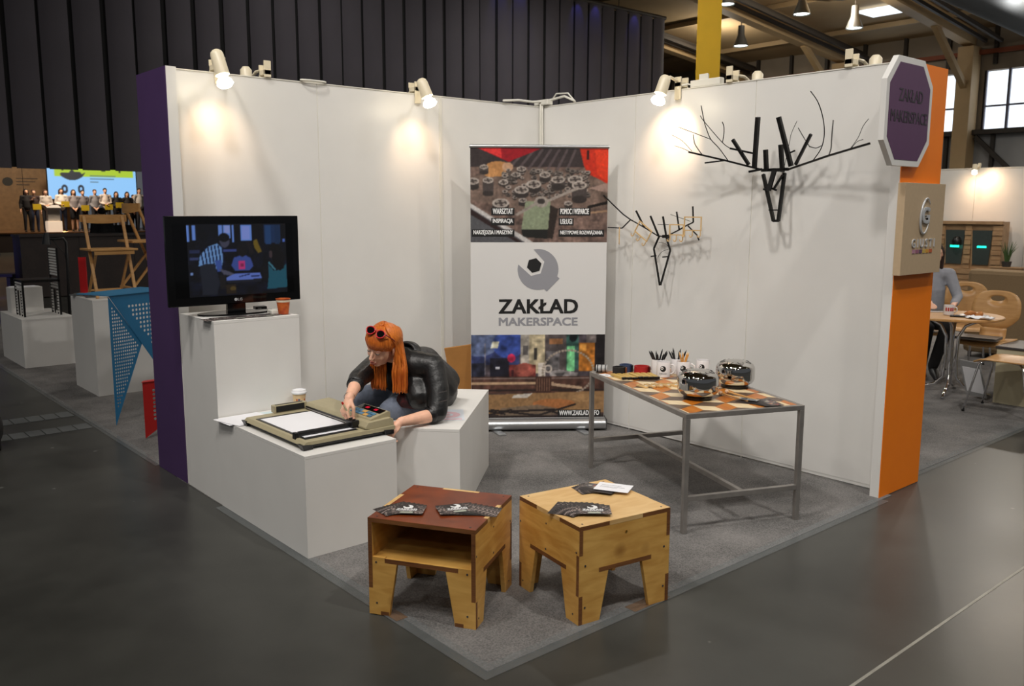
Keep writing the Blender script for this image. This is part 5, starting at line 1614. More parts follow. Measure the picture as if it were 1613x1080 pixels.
def stool(label, loc, yaw, topm):
    t = thing('stool', label, 'stool', loc, yaw)
    W, D_, H, th = 0.466, 0.448, 0.410, 0.018
    hz, bw, tw = 0.205, 0.086, 0.128
    ztop = H - th
    MB().box((-W / 2, -D_ / 2, ztop), (W / 2, D_ / 2, H - 0.0006)).build('top_edge', EDGE, t)
    MB().box((-W / 2 + 0.0006, -D_ / 2 + 0.0006, H - 0.0006), (W / 2 - 0.0006, D_ / 2 - 0.0006, H)).build('top_board', topm, t)

    def legged(half, z1):
        return [(-half, 0), (-half + bw, 0), (-half + tw, hz), (half - tw, hz), (half - bw, 0), (half, 0), (half, z1), (-half, z1)]
    RY = Matrix(((0, 1, 0, 0), (-1, 0, 0, 0), (0, 0, 1, 0), (0, 0, 0, 1)))
    for sx in (-1, 1):                                    # the two side panels with two legs each
        x0 = sx * W / 2 - (th if sx > 0 else 0)
        k = MB(Matrix(((0, 1, 0, 0), (1, 0, 0, 0), (0, 0, 1, 0), (0, 0, 0, 1))))
        k.wallprism([(y, z) for y, z in legged(D_ / 2, ztop)], x0, x0 + th)
        k.f = [tuple(reversed(f)) for f in k.f]
        k.build('side_panel', BIRCH, t)
    MB().wallprism([(x, z) for x, z in legged(W / 2 - th, ztop)], D_ / 2 - th, D_ / 2).build('back_panel', BIRCH, t)
    sz = 0.225
    MB().box((-W / 2 + th, -D_ / 2 + 0.002, sz), (W / 2 - th, D_ / 2 - th, sz + th)).build('shelf', BIRCH, t)
    MB().box((-W / 2 + th + 0.05, -D_ / 2, sz), (W / 2 - th - 0.05, -D_ / 2 + 0.002, sz + th)).build('shelf_edge', EDGE, t)
    for sx in (-1, 1):
        o_, i1, i0 = sx * (W / 2 - th), sx * (W / 2 - th - 0.108), sx * (W / 2 - th - 0.070)
        pol = [(o_, 0), (o_, 0.246), (sx * (W / 2 - th - 0.055), 0.246), (sx * (W / 2 - th - 0.055), 0.224), (i1, 0.224), (i0, 0)]
        MB().wallprism(pol, -D_ / 2 - 0.0005, -D_ / 2 + th).build('front_leg', BIRCH, t)
        # the foot of each front leg laps over the side panel's edge
        MB().box((min(sx * W / 2, o_), -D_ / 2 - 0.0008, 0.0), (max(sx * W / 2, o_), -D_ / 2, 0.112)).build('leg_lap', BIRCH, t)
        MB().box((min(sx * W / 2, o_), -D_ / 2 - 0.0006, 0.112), (max(sx * W / 2, o_), -D_ / 2, ztop)).build('edge_grain', EDGE, t)
        MB().box((min(i0, i0 + sx * 0.036), -D_ / 2 - 0.001, 0.0), (max(i0, i0 + sx * 0.036), -D_ / 2 - 0.0004, 0.016)).build('foot_tenon', EDGE, t)
        # corner joints seen from the side and the back
        MB().box((sx * W / 2 - (0.0006 if sx < 0 else 0), -D_ / 2, 0.0), (sx * W / 2 + (0.0006 if sx > 0 else 0), -D_ / 2 + 0.0175, 0.112)).build('edge_grain', EDGE, t)
        for z0, z1 in ((0.29, ztop), (0.0, 0.12)):
            MB().box((min(sx * W / 2, o_), D_ / 2, z0), (max(sx * W / 2, o_), D_ / 2 + 0.0006, z1)).build('edge_grain', EDGE, t)
        MB().box((min(sx * W / 2, sx * (W / 2 + 0.0006)), D_ / 2 - th, 0.12), (max(sx * W / 2, sx * (W / 2 + 0.0006)), D_ / 2, 0.29)).build('edge_grain', EDGE, t)
        MB().box((min(sx * W / 2, sx * (W / 2 + 0.0007)), -0.135, hz), (max(sx * W / 2, sx * (W / 2 + 0.0007)), 0.135, hz + th)).build('shelf_tenon', EDGE, t)
        xa, xb = sorted((sx * (W / 2 + 0.0006), sx * (W / 2 - th)))
        MB().box((xa, -0.085, ztop), (xb, 0.085, H + 0.0004)).build('top_tenon', BIRCH_TOP, t)
        for y in (-0.215, -0.015, 0.205):
            MB().cyl((sx * (W / 2), y, 0.30 if abs(y) > 0.1 else 0.24), (sx * (W / 2 + 0.0015), y, 0.30 if abs(y) > 0.1 else 0.24), 0.0042, n=8).build('screw', SCREW, t)
            MB().cyl((sx * W / 2, y * 0.9, 0.035 if abs(y) > 0.1 else 0.352), (sx * (W / 2 + 0.0015), y * 0.9, 0.035 if abs(y) > 0.1 else 0.352), 0.0036, n=8).build('screw', SCREW, t)
        for z in (0.225, 0.05):
            MB().cyl((sx * (W / 2 - 0.035), -D_ / 2, z), (sx * (W / 2 - 0.035), -D_ / 2 - 0.002, z), 0.0042, n=8).build('screw', SCREW, t)
            MB().cyl((sx * (W / 2 - 0.030), D_ / 2, z + 0.02), (sx * (W / 2 - 0.030), D_ / 2 + 0.002, z + 0.02), 0.0042, n=8).build('screw', SCREW, t)
        for y in (-0.2, 0.2):
            MB().cyl((sx * (W / 2 - 0.03), y, H), (sx * (W / 2 - 0.03), y, H + 0.0012), 0.0042, n=8).build('screw', SCREW, t)
    MB().box((-0.135, D_ / 2, hz), (0.135, D_ / 2 + 0.0007, hz + th)).build('shelf_tenon', EDGE, t)
    MB().box((-0.085, D_ / 2 - th, ztop), (0.085, D_ / 2 + 0.0006, H + 0.0004)).build('top_tenon', BIRCH_TOP, t)
    MB().cyl((0.0, D_ / 2, 0.35), (0.0, D_ / 2 + 0.002, 0.35), 0.0055, n=10).build('brass_plug', mat('brass', rgb(190, 150, 70), 0.3, 0.9), t)
    return t


stool('plywood stool with a red-brown top and an open shelf in front', (2.449, -2.805, CZ), R(31.0), REDPLY)
stool('plywood stool with a pale birch top and closed sides', (2.821, -2.279, CZ), R(-99.6), BIRCH_TOP)
sz_ = CZ + 0.4106
flyer_fan('on the front corner of the red-topped stool', 6, 'logo', 2.404, -2.955, sz_, R(45), 9, (-0.010, -0.004))
flyer_fan('on the right half of the red-topped stool', 7, 'logo', 2.535, -2.795, sz_, R(66), -5, (0.012, 0.012))
flyer_fan('on the front corner of the birch-topped stool', 10, 'logo', 2.912, -2.385, sz_, R(48), 8, (-0.011, -0.006))
flyer_fan('at the back of the birch-topped stool', 8, 'photo', 2.735, -2.155, sz_, R(24), 7, (-0.005, -0.001))
make_flyer('flyer', 'white backed flyer lying on the fan at the back of the birch-topped stool', 'white', (2.775, -2.105, sz_ + 0.0135), R(28))
# ------------------------------------------------------------------ the woman at the plotter
SKIN = mat('skin', rgb(236, 184, 156), 0.5, noise=0.05, nscale=30)
SKIN.node_tree.nodes['Principled BSDF'].inputs['Subsurface Weight'].default_value = 0.12
SKIN.node_tree.nodes['Principled BSDF'].inputs['Subsurface Radius'].default_value = (0.02, 0.008, 0.004)


def RM(v):
    return ('REMESH', dict(mode='VOXEL', voxel_size=v, use_smooth_shade=True))


def SM(n, f=0.5):
    return ('SMOOTH', dict(factor=f, iterations=n))


def hand(k, W, xd, zd, right, curl, spread=0.012, thumb=((0.55, 0.75, -0.35), (0.85, 0.35, -0.4)), scale=1.0):
    """palm, four jointed fingers and a thumb; xd runs to the fingertips, zd out of the back of the hand"""
    x = Vector(xd).normalized()
    z = Vector(zd)
    z = (z - x * z.dot(x)).normalized()
    y = z.cross(x)
    W = Vector(W)
    sd = 1 if right else -1
    P = lambda a, b, c: W + (x * a + y * (b * sd) + z * c) * scale
    rot = Matrix((x, y, z)).transposed()
    k.ball(P(0.045, 0.0, 0.0), (0.048 * scale, 0.036 * scale, 0.015 * scale), rot=rot)
    k.ball(P(0.070, 0.0, -0.002), (0.026 * scale, 0.039 * scale, 0.013 * scale), rot=rot)
    k.ball(P(0.022, 0.016, -0.006), (0.028 * scale, 0.018 * scale, 0.015 * scale), rot=rot)
    k.limb([P(-0.02, 0, 0), P(0.03, 0, 0)], [0.023 * scale, 0.024 * scale])
    for i, (b, l, r) in enumerate(((0.030, 0.042, 0.0086), (0.0102, 0.046, 0.0088), (-0.0098, 0.043, 0.0084), (-0.0285, 0.034, 0.0075))):
        p = (0.082 - abs(b) * 0.18, b, 0.0)
        pts = [P(p[0] - 0.03, b * 0.8, 0), P(*p)]
        a = 0.0
        fan = (b / 0.03) * spread
        for j in range(3):
            a += R(curl[i][j])
            q = l * (1.0, 0.66, 0.5)[j]
            p = (p[0] + math.cos(a) * q, p[1] + fan * (1 - 0.35 * j) * 0.6, p[2] - math.sin(a) * q)
            pts.append(P(*p))
        k.limb(pts, [r * scale * 1.1, r * scale * 1.08, r * scale, r * scale * 0.93, r * scale * 0.82], 10)
    a, b = Vector(thumb[0]).normalized(), Vector(thumb[1]).normalized()
    p0 = Vector((0.018, 0.020, -0.004))
    p1 = p0 + a * 0.042
    p2 = p1 + b * 0.033
    p3 = p2 + b * 0.024
    k.limb([P(*p0), P(*p1), P(*p2), P(*p3)], [0.0145 * scale, 0.011 * scale, 0.0098 * scale, 0.0085 * scale], 10)


HEADC = Vector((1.318, -2.368, 0.916))
f_cam = Vector((-0.52, -0.43, 0.74)).normalized()
u_cam = Vector((0.09, 0.85, 0.52))
tow = -d
hf = (rr * f_cam.x + uu * f_cam.y + tow * f_cam.z).normalized()
hu = (rr * u_cam.x + uu * u_cam.y + tow * u_cam.z)
hu = (hu - hf * hu.dot(hf)).normalized()
hx_ = hu.cross(hf)
HM = Matrix(((hx_.x, -hf.x, hu.x, HEADC.x), (hx_.y, -hf.y, hu.y, HEADC.y), (hx_.z, -hf.z, hu.z, HEADC.z), (0, 0, 0, 1)))

SHL, SHR = Vector((1.447, -2.128, 0.800)), Vector((1.130, -2.290, 0.785))
ELL, WRL = Vector((1.560, -2.185, 0.553)), Vector((1.566, -2.425, 0.550))
ELR, WRR = Vector((1.258, -2.488, 0.742)), Vector((1.432, -2.648, 0.684))
HIP = Vector((1.185, -1.925, 0.590))
HPL, HPR = Vector((1.235, -1.975, 0.592)), Vector((1.120, -1.865, 0.592))
KNR, ANR = Vector((1.010, -2.335, 0.575)), Vector((0.960, -2.330, 0.10))
KNL, ANL = Vector((1.320, -2.330, 0.555)), Vector((1.000, -2.010, 0.560))
MID = (SHL + SHR) / 2
NECK0 = MID + Vector((0.0, -0.005, 0.035))
CHEST = MID * 0.62 + HIP * 0.38 + Vector((0, 0.015, 0.030))
WAIST = MID * 0.28 + HIP * 0.72 + Vector((0, 0.02, 0.02))

body = MB()
hb = MB(HM)
hb.ball((0, 0.018, 0.034), (0.071, 0.090, 0.078), 24, 16)
hb.ball((0, -0.026, -0.022), (0.057, 0.060, 0.076), 24, 16)
hb.ball((0, -0.046, -0.082), (0.027, 0.028, 0.022), 16, 10)
hb.ball((0, -0.020, -0.070), (0.047, 0.048, 0.032), 16, 10)
for s in (-1, 1):
    hb.ball((s * 0.034, -0.056, -0.028), (0.021, 0.020, 0.024), 12, 8)
    hb.ball((s * 0.027, -0.074, 0.018), (0.022, 0.011, 0.007), 12, 8)
    hb.ball((s * 0.0085, -0.096, -0.035), (0.0075, 0.0085, 0.0065), 10, 8)
    hb.ball((s * 0.070, 0.010, -0.012), (0.0075, 0.017, 0.029), 12, 8, Matrix.Rotation(R(s * 16), 3, 'Z'))
    hb.ball((s * 0.074, 0.020, -0.010), (0.005, 0.009, 0.022), 12, 8)
hb.limb([(0, -0.078, 0.010), (0, -0.091, -0.012), (0, -0.103, -0.032)], [0.0075, 0.0085, 0.0098], 10)
hb.ball((0, -0.082, -0.062), (0.020, 0.009, 0.0065), 12, 8)
hb.ball((0, -0.080, -0.071), (0.016, 0.009, 0.0065), 12, 8)
body._take(hb)
jaw = HM @ Vector((0, 0.025, -0.055))
body.limb([jaw, (jaw + NECK0) / 2, NECK0], [0.050, 0.047, 0.056], 16)
body.limb([NECK0 + Vector((0, 0, -0.02)), CHEST, WAIST, HIP], [0.060, 0.118, 0.100, 0.110], 18)
body.limb([SHL, MID, SHR], [0.055, 0.075, 0.055], 14)
body.limb([SHL, (SHL + ELL) / 2, ELL], [0.048, 0.042, 0.036], 14)
body.limb([ELL, ELL * 0.6 + WRL * 0.4, WRL], [0.036, 0.036, 0.0245], 14)
body.limb([SHR, (SHR + ELR) / 2, ELR], [0.048, 0.042, 0.036], 14)
body.limb([ELR, ELR * 0.62 + WRR * 0.38, WRR], [0.036, 0.035, 0.0240], 14)
body.limb([HPL, KNL, ], [0.076, 0.054], 14)
body.limb([KNL, ANL], [0.052, 0.036], 14)
body.limb([HPR, KNR], [0.076, 0.056], 14)
body.limb([KNR, ANR], [0.052, 0.036], 14)
xR = (rr * -0.30 + uu * -0.88 + tow * 0.30)
zR = (rr * -0.66 + uu * 0.40 + tow * 0.62)
hand(body, WRR, xR, zR, True, ((38, 52, 30), (48, 58, 32), (55, 60, 34), (58, 60, 36)), 0.012, ((0.75, 0.55, -0.55), (0.88, -0.15, -0.5)), 0.92)
hand(body, WRL + Vector((0, -0.006, -0.004)), (-0.10, -0.80, -0.58), (0.45, -0.45, 0.75), False, ((34, 46, 30), (42, 52, 32), (50, 56, 34), (55, 58, 36)), 0.010, ((0.8, 0.6, -0.35), (0.95, 0.1, -0.3)), 0.95)
woman = body.build('person', SKIN, None, mods=(RM(0.0036), SM(4)))
tag(woman, 'red-haired woman in a black leather jacket bent over the plotter, pen in hand', 'person')

# face details
EYEW, IRIS = mat('eye_white', rgb(214, 204, 198), 0.2), mat('iris', rgb(60, 66, 60), 0.15)
LASH, BROW = mat('lash', rgb(40, 24, 18), 0.6), mat('brow', rgb(150, 84, 36), 0.7)
LIP = mat('lips', rgb(190, 96, 88), 0.4)
for s in (-1, 1):
    e = MB(HM)
    c = Vector((s * 0.0275, -0.0725, 0.0015))
    e.ball(c, 0.0110, 14, 10)
    eo = e.build('eyeball', EYEW, woman, smooth=True)
    MB(HM).ball(c + Vector((0, -0.0066, -0.0042)), (0.0052, 0.0045, 0.0052), 12, 8).build('iris', IRIS, eo, smooth=True)
    # lowered lid: a skin-coloured half shell over the upper part of the eye
    MB(HM).ball(c + Vector((0, -0.0004, 0.0045)), (0.0128, 0.0112, 0.0090), 14, 10).build('eyelid', SKIN, woman, smooth=True)
    pts = [(c.x + 0.0135 * math.cos(PI * t_), c.y - 0.0128 * math.sin(PI * t_) - 0.0012, c.z - 0.0010 - 0.003 * math.sin(PI * t_)) for t_ in np.linspace(0.05, 0.95, 9)]
    MB(HM).tube(pts, [0.0004, 0.0010, 0.0012, 0.0013, 0.0013, 0.0013, 0.0012, 0.0010, 0.0004], 6).build('lashes', LASH, woman)
    pts = [(s * (0.013 + 0.033 * t_), -0.0855 + 0.020 * t_ * t_, 0.0215 + 0.006 * math.sin(PI * (0.25 + 0.55 * t_)) - 0.004) for t_ in np.linspace(0, 1, 8)]
    MB(HM).tube(pts, [0.001, 0.0019, 0.0021, 0.0021, 0.0019, 0.0016, 0.0012, 0.0006], 6).build('eyebrow', BROW, woman, smooth=True)
k = MB(HM)
k.tube([(0.021 * t_, -0.0895 + 0.010 * t_ * t_, -0.0620 + 0.0022 * math.cos(2.6 * t_)) for t_ in np.linspace(-1, 1, 11)], [0.0006, 0.002, 0.0028, 0.0034, 0.0036, 0.0032, 0.0036, 0.0034, 0.0028, 0.002, 0.0006], 8)
k.tube([(0.019 * t_, -0.0880 + 0.010 * t_ * t_, -0.0695 - 0.0016 * (1 - t_ * t_)) for t_ in np.linspace(-1, 1, 11)], [0.0006, 0.002, 0.003, 0.0038, 0.0042, 0.0044, 0.0042, 0.0038, 0.003, 0.002, 0.0006], 8)
k.build('lips', LIP, woman, smooth=True)

# clothes
LEATHER = mat('black_leather', rgb(20, 20, 21), 0.42, noise=0.2, nscale=18, bump=0.5, bscale=22)
JEANS = mat('grey_blue_denim', rgb(104, 112, 128), 0.85, noise=0.1, nscale=60)
TEE = mat('dark_grey_tee', rgb(74, 72, 76), 0.85, noise=0.06, nscale=40)
back = Vector((-0.42, 0.90, 0.0))
front = (rr * -0.42 + tow * 0.86 + uu * -0.25).normalized()
k = MB()
k.limb([NECK0 + Vector((0.0, 0.015, -0.020)), CHEST, WAIST, HIP + Vector((0.0, 0.0, 0.010))], [0.088, 0.143, 0.132, 0.138], 20)
k.limb([SHL + Vector((0.0, 0.0, -0.004)), MID + Vector((0.0, 0.005, -0.005)), SHR], [0.068, 0.100, 0.066], 16)
k.limb([SHL, (SHL + ELL) / 2 + Vector((0.012, 0.01, 0)), ELL + Vector((0.0, 0.0, 0.012))], [0.066, 0.062, 0.056], 16)
k.limb([ELL + Vector((0, 0, 0.012)), ELL * 0.86 + WRL * 0.14 + Vector((0, 0, 0.006))], [0.054, 0.048], 16)
k.limb([SHR, (SHR + ELR) / 2, ELR], [0.064, 0.060, 0.053], 16)
k.limb([ELR, ELR * 0.68 + WRR * 0.32], [0.053, 0.047], 16)
# open fronts hanging to the lap
k.limb([CHEST + front * 0.05, Vector((1.425, -2.205, 0.635))], [0.11, 0.080], 14)
k.limb([MID + Vector((-0.05, -0.02, -0.02)), Vector((1.20, -2.215, 0.690))], [0.085, 0.070], 14)
# boxy back hem standing off the seat
hem = HIP + Vector((0.02, 0.075, 0.055))
k.limb([CHEST + Vector((-0.02, 0.06, 0.02)), hem], [0.09, 0.075], 14)
jk = k.build('jacket', LEATHER, woman, mods=(RM(0.0065), SM(16)))
# collar turned up round the neck
k = MB()
c0 = NECK0 + Vector((0, 0.012, 0.008))
ax = (HM @ Vector((0, 0.03, -0.06)) - NECK0).normalized()
sx_ = (SHL - SHR).normalized()
fy_ = ax.cross(sx_).normalized()
vs = []
for i in range(15):
    a = R(-40 + 260 * i / 14)
    for (r_, h_) in ((0.066, -0.03), (0.070, 0.020), (0.082, 0.026), (0.092, -0.016)):
        vs.append(c0 + sx_ * (math.cos(a) * r_) + fy_ * (math.sin(a) * r_) + ax * h_)
k.add(vs, [(i * 4 + j, (i + 1) * 4 + j, (i + 1) * 4 + j + 1, i * 4 + j + 1) for i in range(14) for j in range(3)])
k.build('collar', LEATHER, jk, smooth=True, mods=(('SOLIDIFY', dict(thickness=0.005)), ('SUBSURF', dict(levels=1, render_levels=1))))
ZIP = mat('zip_metal', rgb(150, 150, 152), 0.3, 0.9)
q = (SHL + ELL) / 2
out = (q - MID)
out.z = 0
out = (out.normalized() + tow * 0.6).normalized()
for dz in (0.0, 0.05):
    p_ = ELL + Vector((0.0, 0.0, 0.075 + dz)) + out * (0.058 + 0.004)
    MB().bar(p_ - rr * 0.022, p_ + rr * 0.022 + uu * 0.01, 0.004).build('sleeve_zip', ZIP, jk)
# cuffs: short ribbed rings at both sleeve ends
for A, B, r_ in ((ELL, WRL, 0.047), (ELR, WRR, 0.047)):
    t0_ = 0.16 if A is ELL else 0.30
    p_ = A * (1 - t0_) + B * t0_ + (Vector((0, 0, 0.006)) if A is ELL else Vector((0, 0, 0)))
    ax2 = (B - A).normalized()
    MB().tube([p_ - ax2 * 0.016, p_ + ax2 * 0.012, p_ + ax2 * 0.018, p_ + ax2 * 0.010, p_ - ax2 * 0.01], [r_, r_, r_ - 0.004, r_ - 0.008, r_ - 0.008], 18).build('cuff', LEATHER, jk, smooth=True)
# tee in the open front of the jacket, pale print on it
front = (rr * -0.42 + tow * 0.86 + uu * -0.25).normalized()
k = MB()
k.limb([NECK0 + front * 0.045 + Vector((0, 0, -0.05)), CHEST + front * 0.075 + Vector((0, 0, -0.01)), WAIST + front * 0.06], [0.05, 0.085, 0.085], 16)
k.build('tee', TEE, woman, mods=(RM(0.008), SM(3)))
# dark red plaid shirt tail showing under the open jacket front
PLAID = mat('dark_red_plaid', rgb(70, 14, 20), 0.9, col2=rgb(22, 12, 15), nscale=45)
k = MB()
k.limb([WAIST + front * 0.07, Vector((1.395, -2.215, 0.622)), Vector((1.365, -2.260, 0.612))], [0.085, 0.074, 0.050], 14)
k.build('plaid_shirt_tail', PLAID, woman, mods=(RM(0.007), SM(8)))
k = MB()
k.limb([HPR + Vector((0, 0, 0.0)), (HPR + KNR) / 2, KNR], [0.084, 0.078, 0.066], 16)
k.limb([KNR, (KNR + ANR) / 2, ANR], [0.062, 0.056, 0.042], 16)
k.limb([HPL, (HPL + KNL) / 2, KNL], [0.084, 0.072, 0.062], 16)
k.limb([KNL, (KNL + ANL) / 2, ANL], [0.058, 0.053, 0.042], 16)
k.limb([HPL + Vector((0, 0, 0.01)), HPR + Vector((0, 0, 0.01))], [0.088, 0.088], 16)
k.build('jeans', JEANS, woman, mods=(RM(0.007), SM(3)))
SHOE = mat('dark_shoe', rgb(36, 34, 36), 0.5)
k = MB()
k.limb([ANR + Vector((0, 0.03, -0.06)), ANR + Vector((0, -0.06, -0.065)), ANR + Vector((0, -0.15, -0.075))], [0.034, 0.034, 0.018], 12)
k.build('shoe', SHOE, woman, mods=(RM(0.008), SM(2)))
k = MB()
k.limb([ANL + Vector((0.02, 0.0, -0.005)), ANL + Vector((-0.06, 0.06, -0.012)), ANL + Vector((-0.12, 0.11, -0.020))], [0.036, 0.036, 0.022], 12)
k.build('shoe', SHOE, woman, mods=(RM(0.008), SM(2)))
# silver bracelet on the right wrist
x_ = (WRR - ELR).normalized()
a_ = x_.orthogonal().normalized()
b_ = x_.cross(a_)
p_ = WRR - x_ * 0.012
MB().tube([p_ + (a_ * math.cos(w) + b_ * math.sin(w)) * 0.0285 for w in np.linspace(0, 2 * PI, 25)[:-1]], 0.0016, 6, closed=True).build('bracelet', ZIP, woman, smooth=True)

# hair: a cap on the skull, a fringe, and long straight locks that fall from it
HAIR = wood('ginger_hair', rgb(224, 128, 44), rgb(160, 70, 16), 0.42, (30, 30, 3))
k = MB(HM)
k.ball((0, 0.024, 0.040), (0.0785, 0.094, 0.082), 28, 18)
hair = k.build('hair', HAIR, woman, smooth=True)
rng = random.Random(7)
down = Vector((0, 0, -1))
LOCK = MB()
FR = MB()


def cap_pt(a, b, g=1.03):
    """point on the hair cap: a round the head from the face, b up from the ear level"""
    return HM @ Vector((0.0785 * g * math.sin(a) * math.cos(b), 0.024 - 0.094 * g * math.cos(a) * math.cos(b), 0.040 + 0.082 * g * math.sin(b)))


for side in (-1, 1):
    for i in range(95):
        a = R(rng.uniform(82 if side > 0 else 52, 178)) * side
        pts, rs = [], []
        for b in (84, 60, 36, 12, -8):
            pts.append(cap_pt(a * (0.55 + 0.45 * (84 - b) / 92), R(b), 1.03 + rng.uniform(-0.01, 0.02)))
            rs.append(0.0075)
        p = pts[-1].copy()
        back_ = abs(a) > R(130)
        # fall straight down, gathered in a sheet in front of each shoulder
        if side > 0:
            tgt = HM @ Vector((0.072, 0.010, -0.02)) + rr * rng.uniform(-0.008, 0.066) + tow * rng.uniform(-0.02, 0.022)
            length = 0.665 + rng.uniform(-0.008, 0.012)
        else:
            tgt = HM @ Vector((-0.055, -0.005, -0.03)) + rr * rng.uniform(-0.020, 0.060) + tow * rng.uniform(-0.05, 0.0)
            length = 0.672 + rng.uniform(-0.012, 0.02)
        q1 = p * 0.45 + tgt * 0.55 + down * 0.045
        q2 = tgt + down * 0.09
        q2.z = min(q2.z, q1.z - 0.02)
        zend = length
        zs = [q2.z + (zend - q2.z) * t_ for t_ in (0.33, 0.66, 0.9, 1.0)]
        pts += [q1, q2] + [Vector((q2.x + rr.x * rng.uniform(-0.003, 0.003), q2.y + rr.y * rng.uniform(-0.003, 0.003), z)) for z in zs]
        rs += [0.0072, 0.0068, 0.0066, 0.006, 0.005, 0.0022]
        fine, fr_ = [], []
        for j in range(len(pts) - 1):
            a0, b0, c0_, d0 = pts[max(j - 1, 0)], pts[j], pts[j + 1], pts[min(j + 2, len(pts) - 1)]
            for s in range(3):
                u = s / 3
                fine.append(0.5 * ((2 * b0) + (c0_ - a0) * u + (2 * a0 - 5 * b0 + 4 * c0_ - d0) * u * u + (3 * b0 - a0 - 3 * c0_ + d0) * u ** 3))
                fr_.append(rs[j] * (1 - u) + rs[j + 1] * u)
        fine.append(pts[-1])
        fr_.append(rs[-1])
        LOCK.tube(fine, fr_, 6, flat=0.55)
LOCK.build('long_locks', HAIR, hair, smooth=True)
for i in range(46):
    t_ = (i + rng.uniform(-0.3, 0.3)) / 45 * 2 - 1
    a = t_ * R(62)
    pts, rs = [], []
    for b, g in ((72, 1.04), (52, 1.09), (34, 1.14), (18, 1.19), (4, 1.21), (-10 - 5 * abs(t_), 1.20)):
        pts.append(cap_pt(a * (0.6 + 0.4 * (70 - b) / 76), R(b), g + rng.uniform(-0.012, 0.012)))
        rs.append(0.0065 if b > 0 else 0.0028)
    FR.tube(pts, rs, 6, flat=0.6)
FR.build('fringe', HAIR, hair, smooth=True)

# sunglasses pushed up on her hair
sg = thing('sunglasses', 'red-framed sunglasses pushed up on the red-haired woman\'s head', 'sunglasses', HEADC)
GM = Matrix.Translation(-HEADC) @ HM @ Matrix.Translation((0, -0.058, 0.115)) @ Matrix.Rotation(R(-52), 4, 'X')
REDF = mat('red_frame', rgb(196, 34, 40), 0.25)
LENS = mat('dark_lens', rgb(14, 12, 14), 0.06, spec=0.8)
ell = lambda s_, r_: [(s_ * 0.033 + r_ * 0.025 * math.cos(w) * (1 + 0.12 * math.sin(w)), r_ * 0.021 * math.sin(w)) for w in np.linspace(0, 2 * PI, 25)[:-1]]
for s in (-1, 1):
    MB(GM).wallprism(ell(s, 0.95), -0.002, 0.0005).build('lens', LENS, sg)
    MB(GM).tube([(x, -0.001, z) for x, z in ell(s, 1.03)], 0.0036, 6, closed=True).build('rim', REDF, sg, smooth=True)
    hinge = GM @ Vector((s * 0.062, 0.0, 0.008))
    ear = Matrix.Translation(-HEADC) @ HM @ Vector((s * 0.082, 0.030, 0.030))
    m_ = Matrix.Translation(-HEADC) @ HM @ Vector((s * 0.083, -0.02, 0.085))
    MB().tube([hinge, m_, ear, ear + (HM.to_3x3() @ Vector((0, 0.012, -0.035)))], [0.0034, 0.003, 0.0026, 0.0024], 6, flat=0.7).build('temple', REDF if s < 0 else mat('dark_red_temple', rgb(110, 20, 26), 0.3), sg, smooth=True)
MB(GM).tube([(-0.010, -0.001, 0.006), (0, -0.004, 0.009), (0.010, -0.001, 0.006)], 0.0034, 6).build('bridge', REDF, sg, smooth=True)
# the pen she holds
pt_, pb_ = Vector((1.478, -2.668, 0.600)), Vector((1.462, -2.700, 0.665))
pe = thing('pen', 'beige plotter pen held in the woman\'s fingers', 'pen', pt_)
M = Matrix.Translation(-pt_)
ax = (pb_ - pt_).normalized()
MB(M).tube([pt_, pt_ + ax * 0.006, pt_ + ax * 0.012, pt_ + ax * 0.075], [0.001, 0.0022, 0.0050, 0.0050], 12).build('barrel', mat('beige_pen', rgb(196, 184, 148), 0.4), pe, smooth=40)
MB(M).tube([pt_ + ax * 0.075, pt_ + ax * 0.088], [0.0056, 0.0056], 12).build('cap', mat('red_cap', rgb(186, 40, 30), 0.4), pe, smooth=40)
# ------------------------------------------------------------------ generic figures for the people farther off
SHOE_B = mat('black_shoe', rgb(24, 23, 24), 0.4)
CLOTHM = {}


def cloth(c):
    k = 'cloth_%d_%d_%d' % c
    return mat(k, rgb(*c), 0.85, noise=0.06, nscale=25)


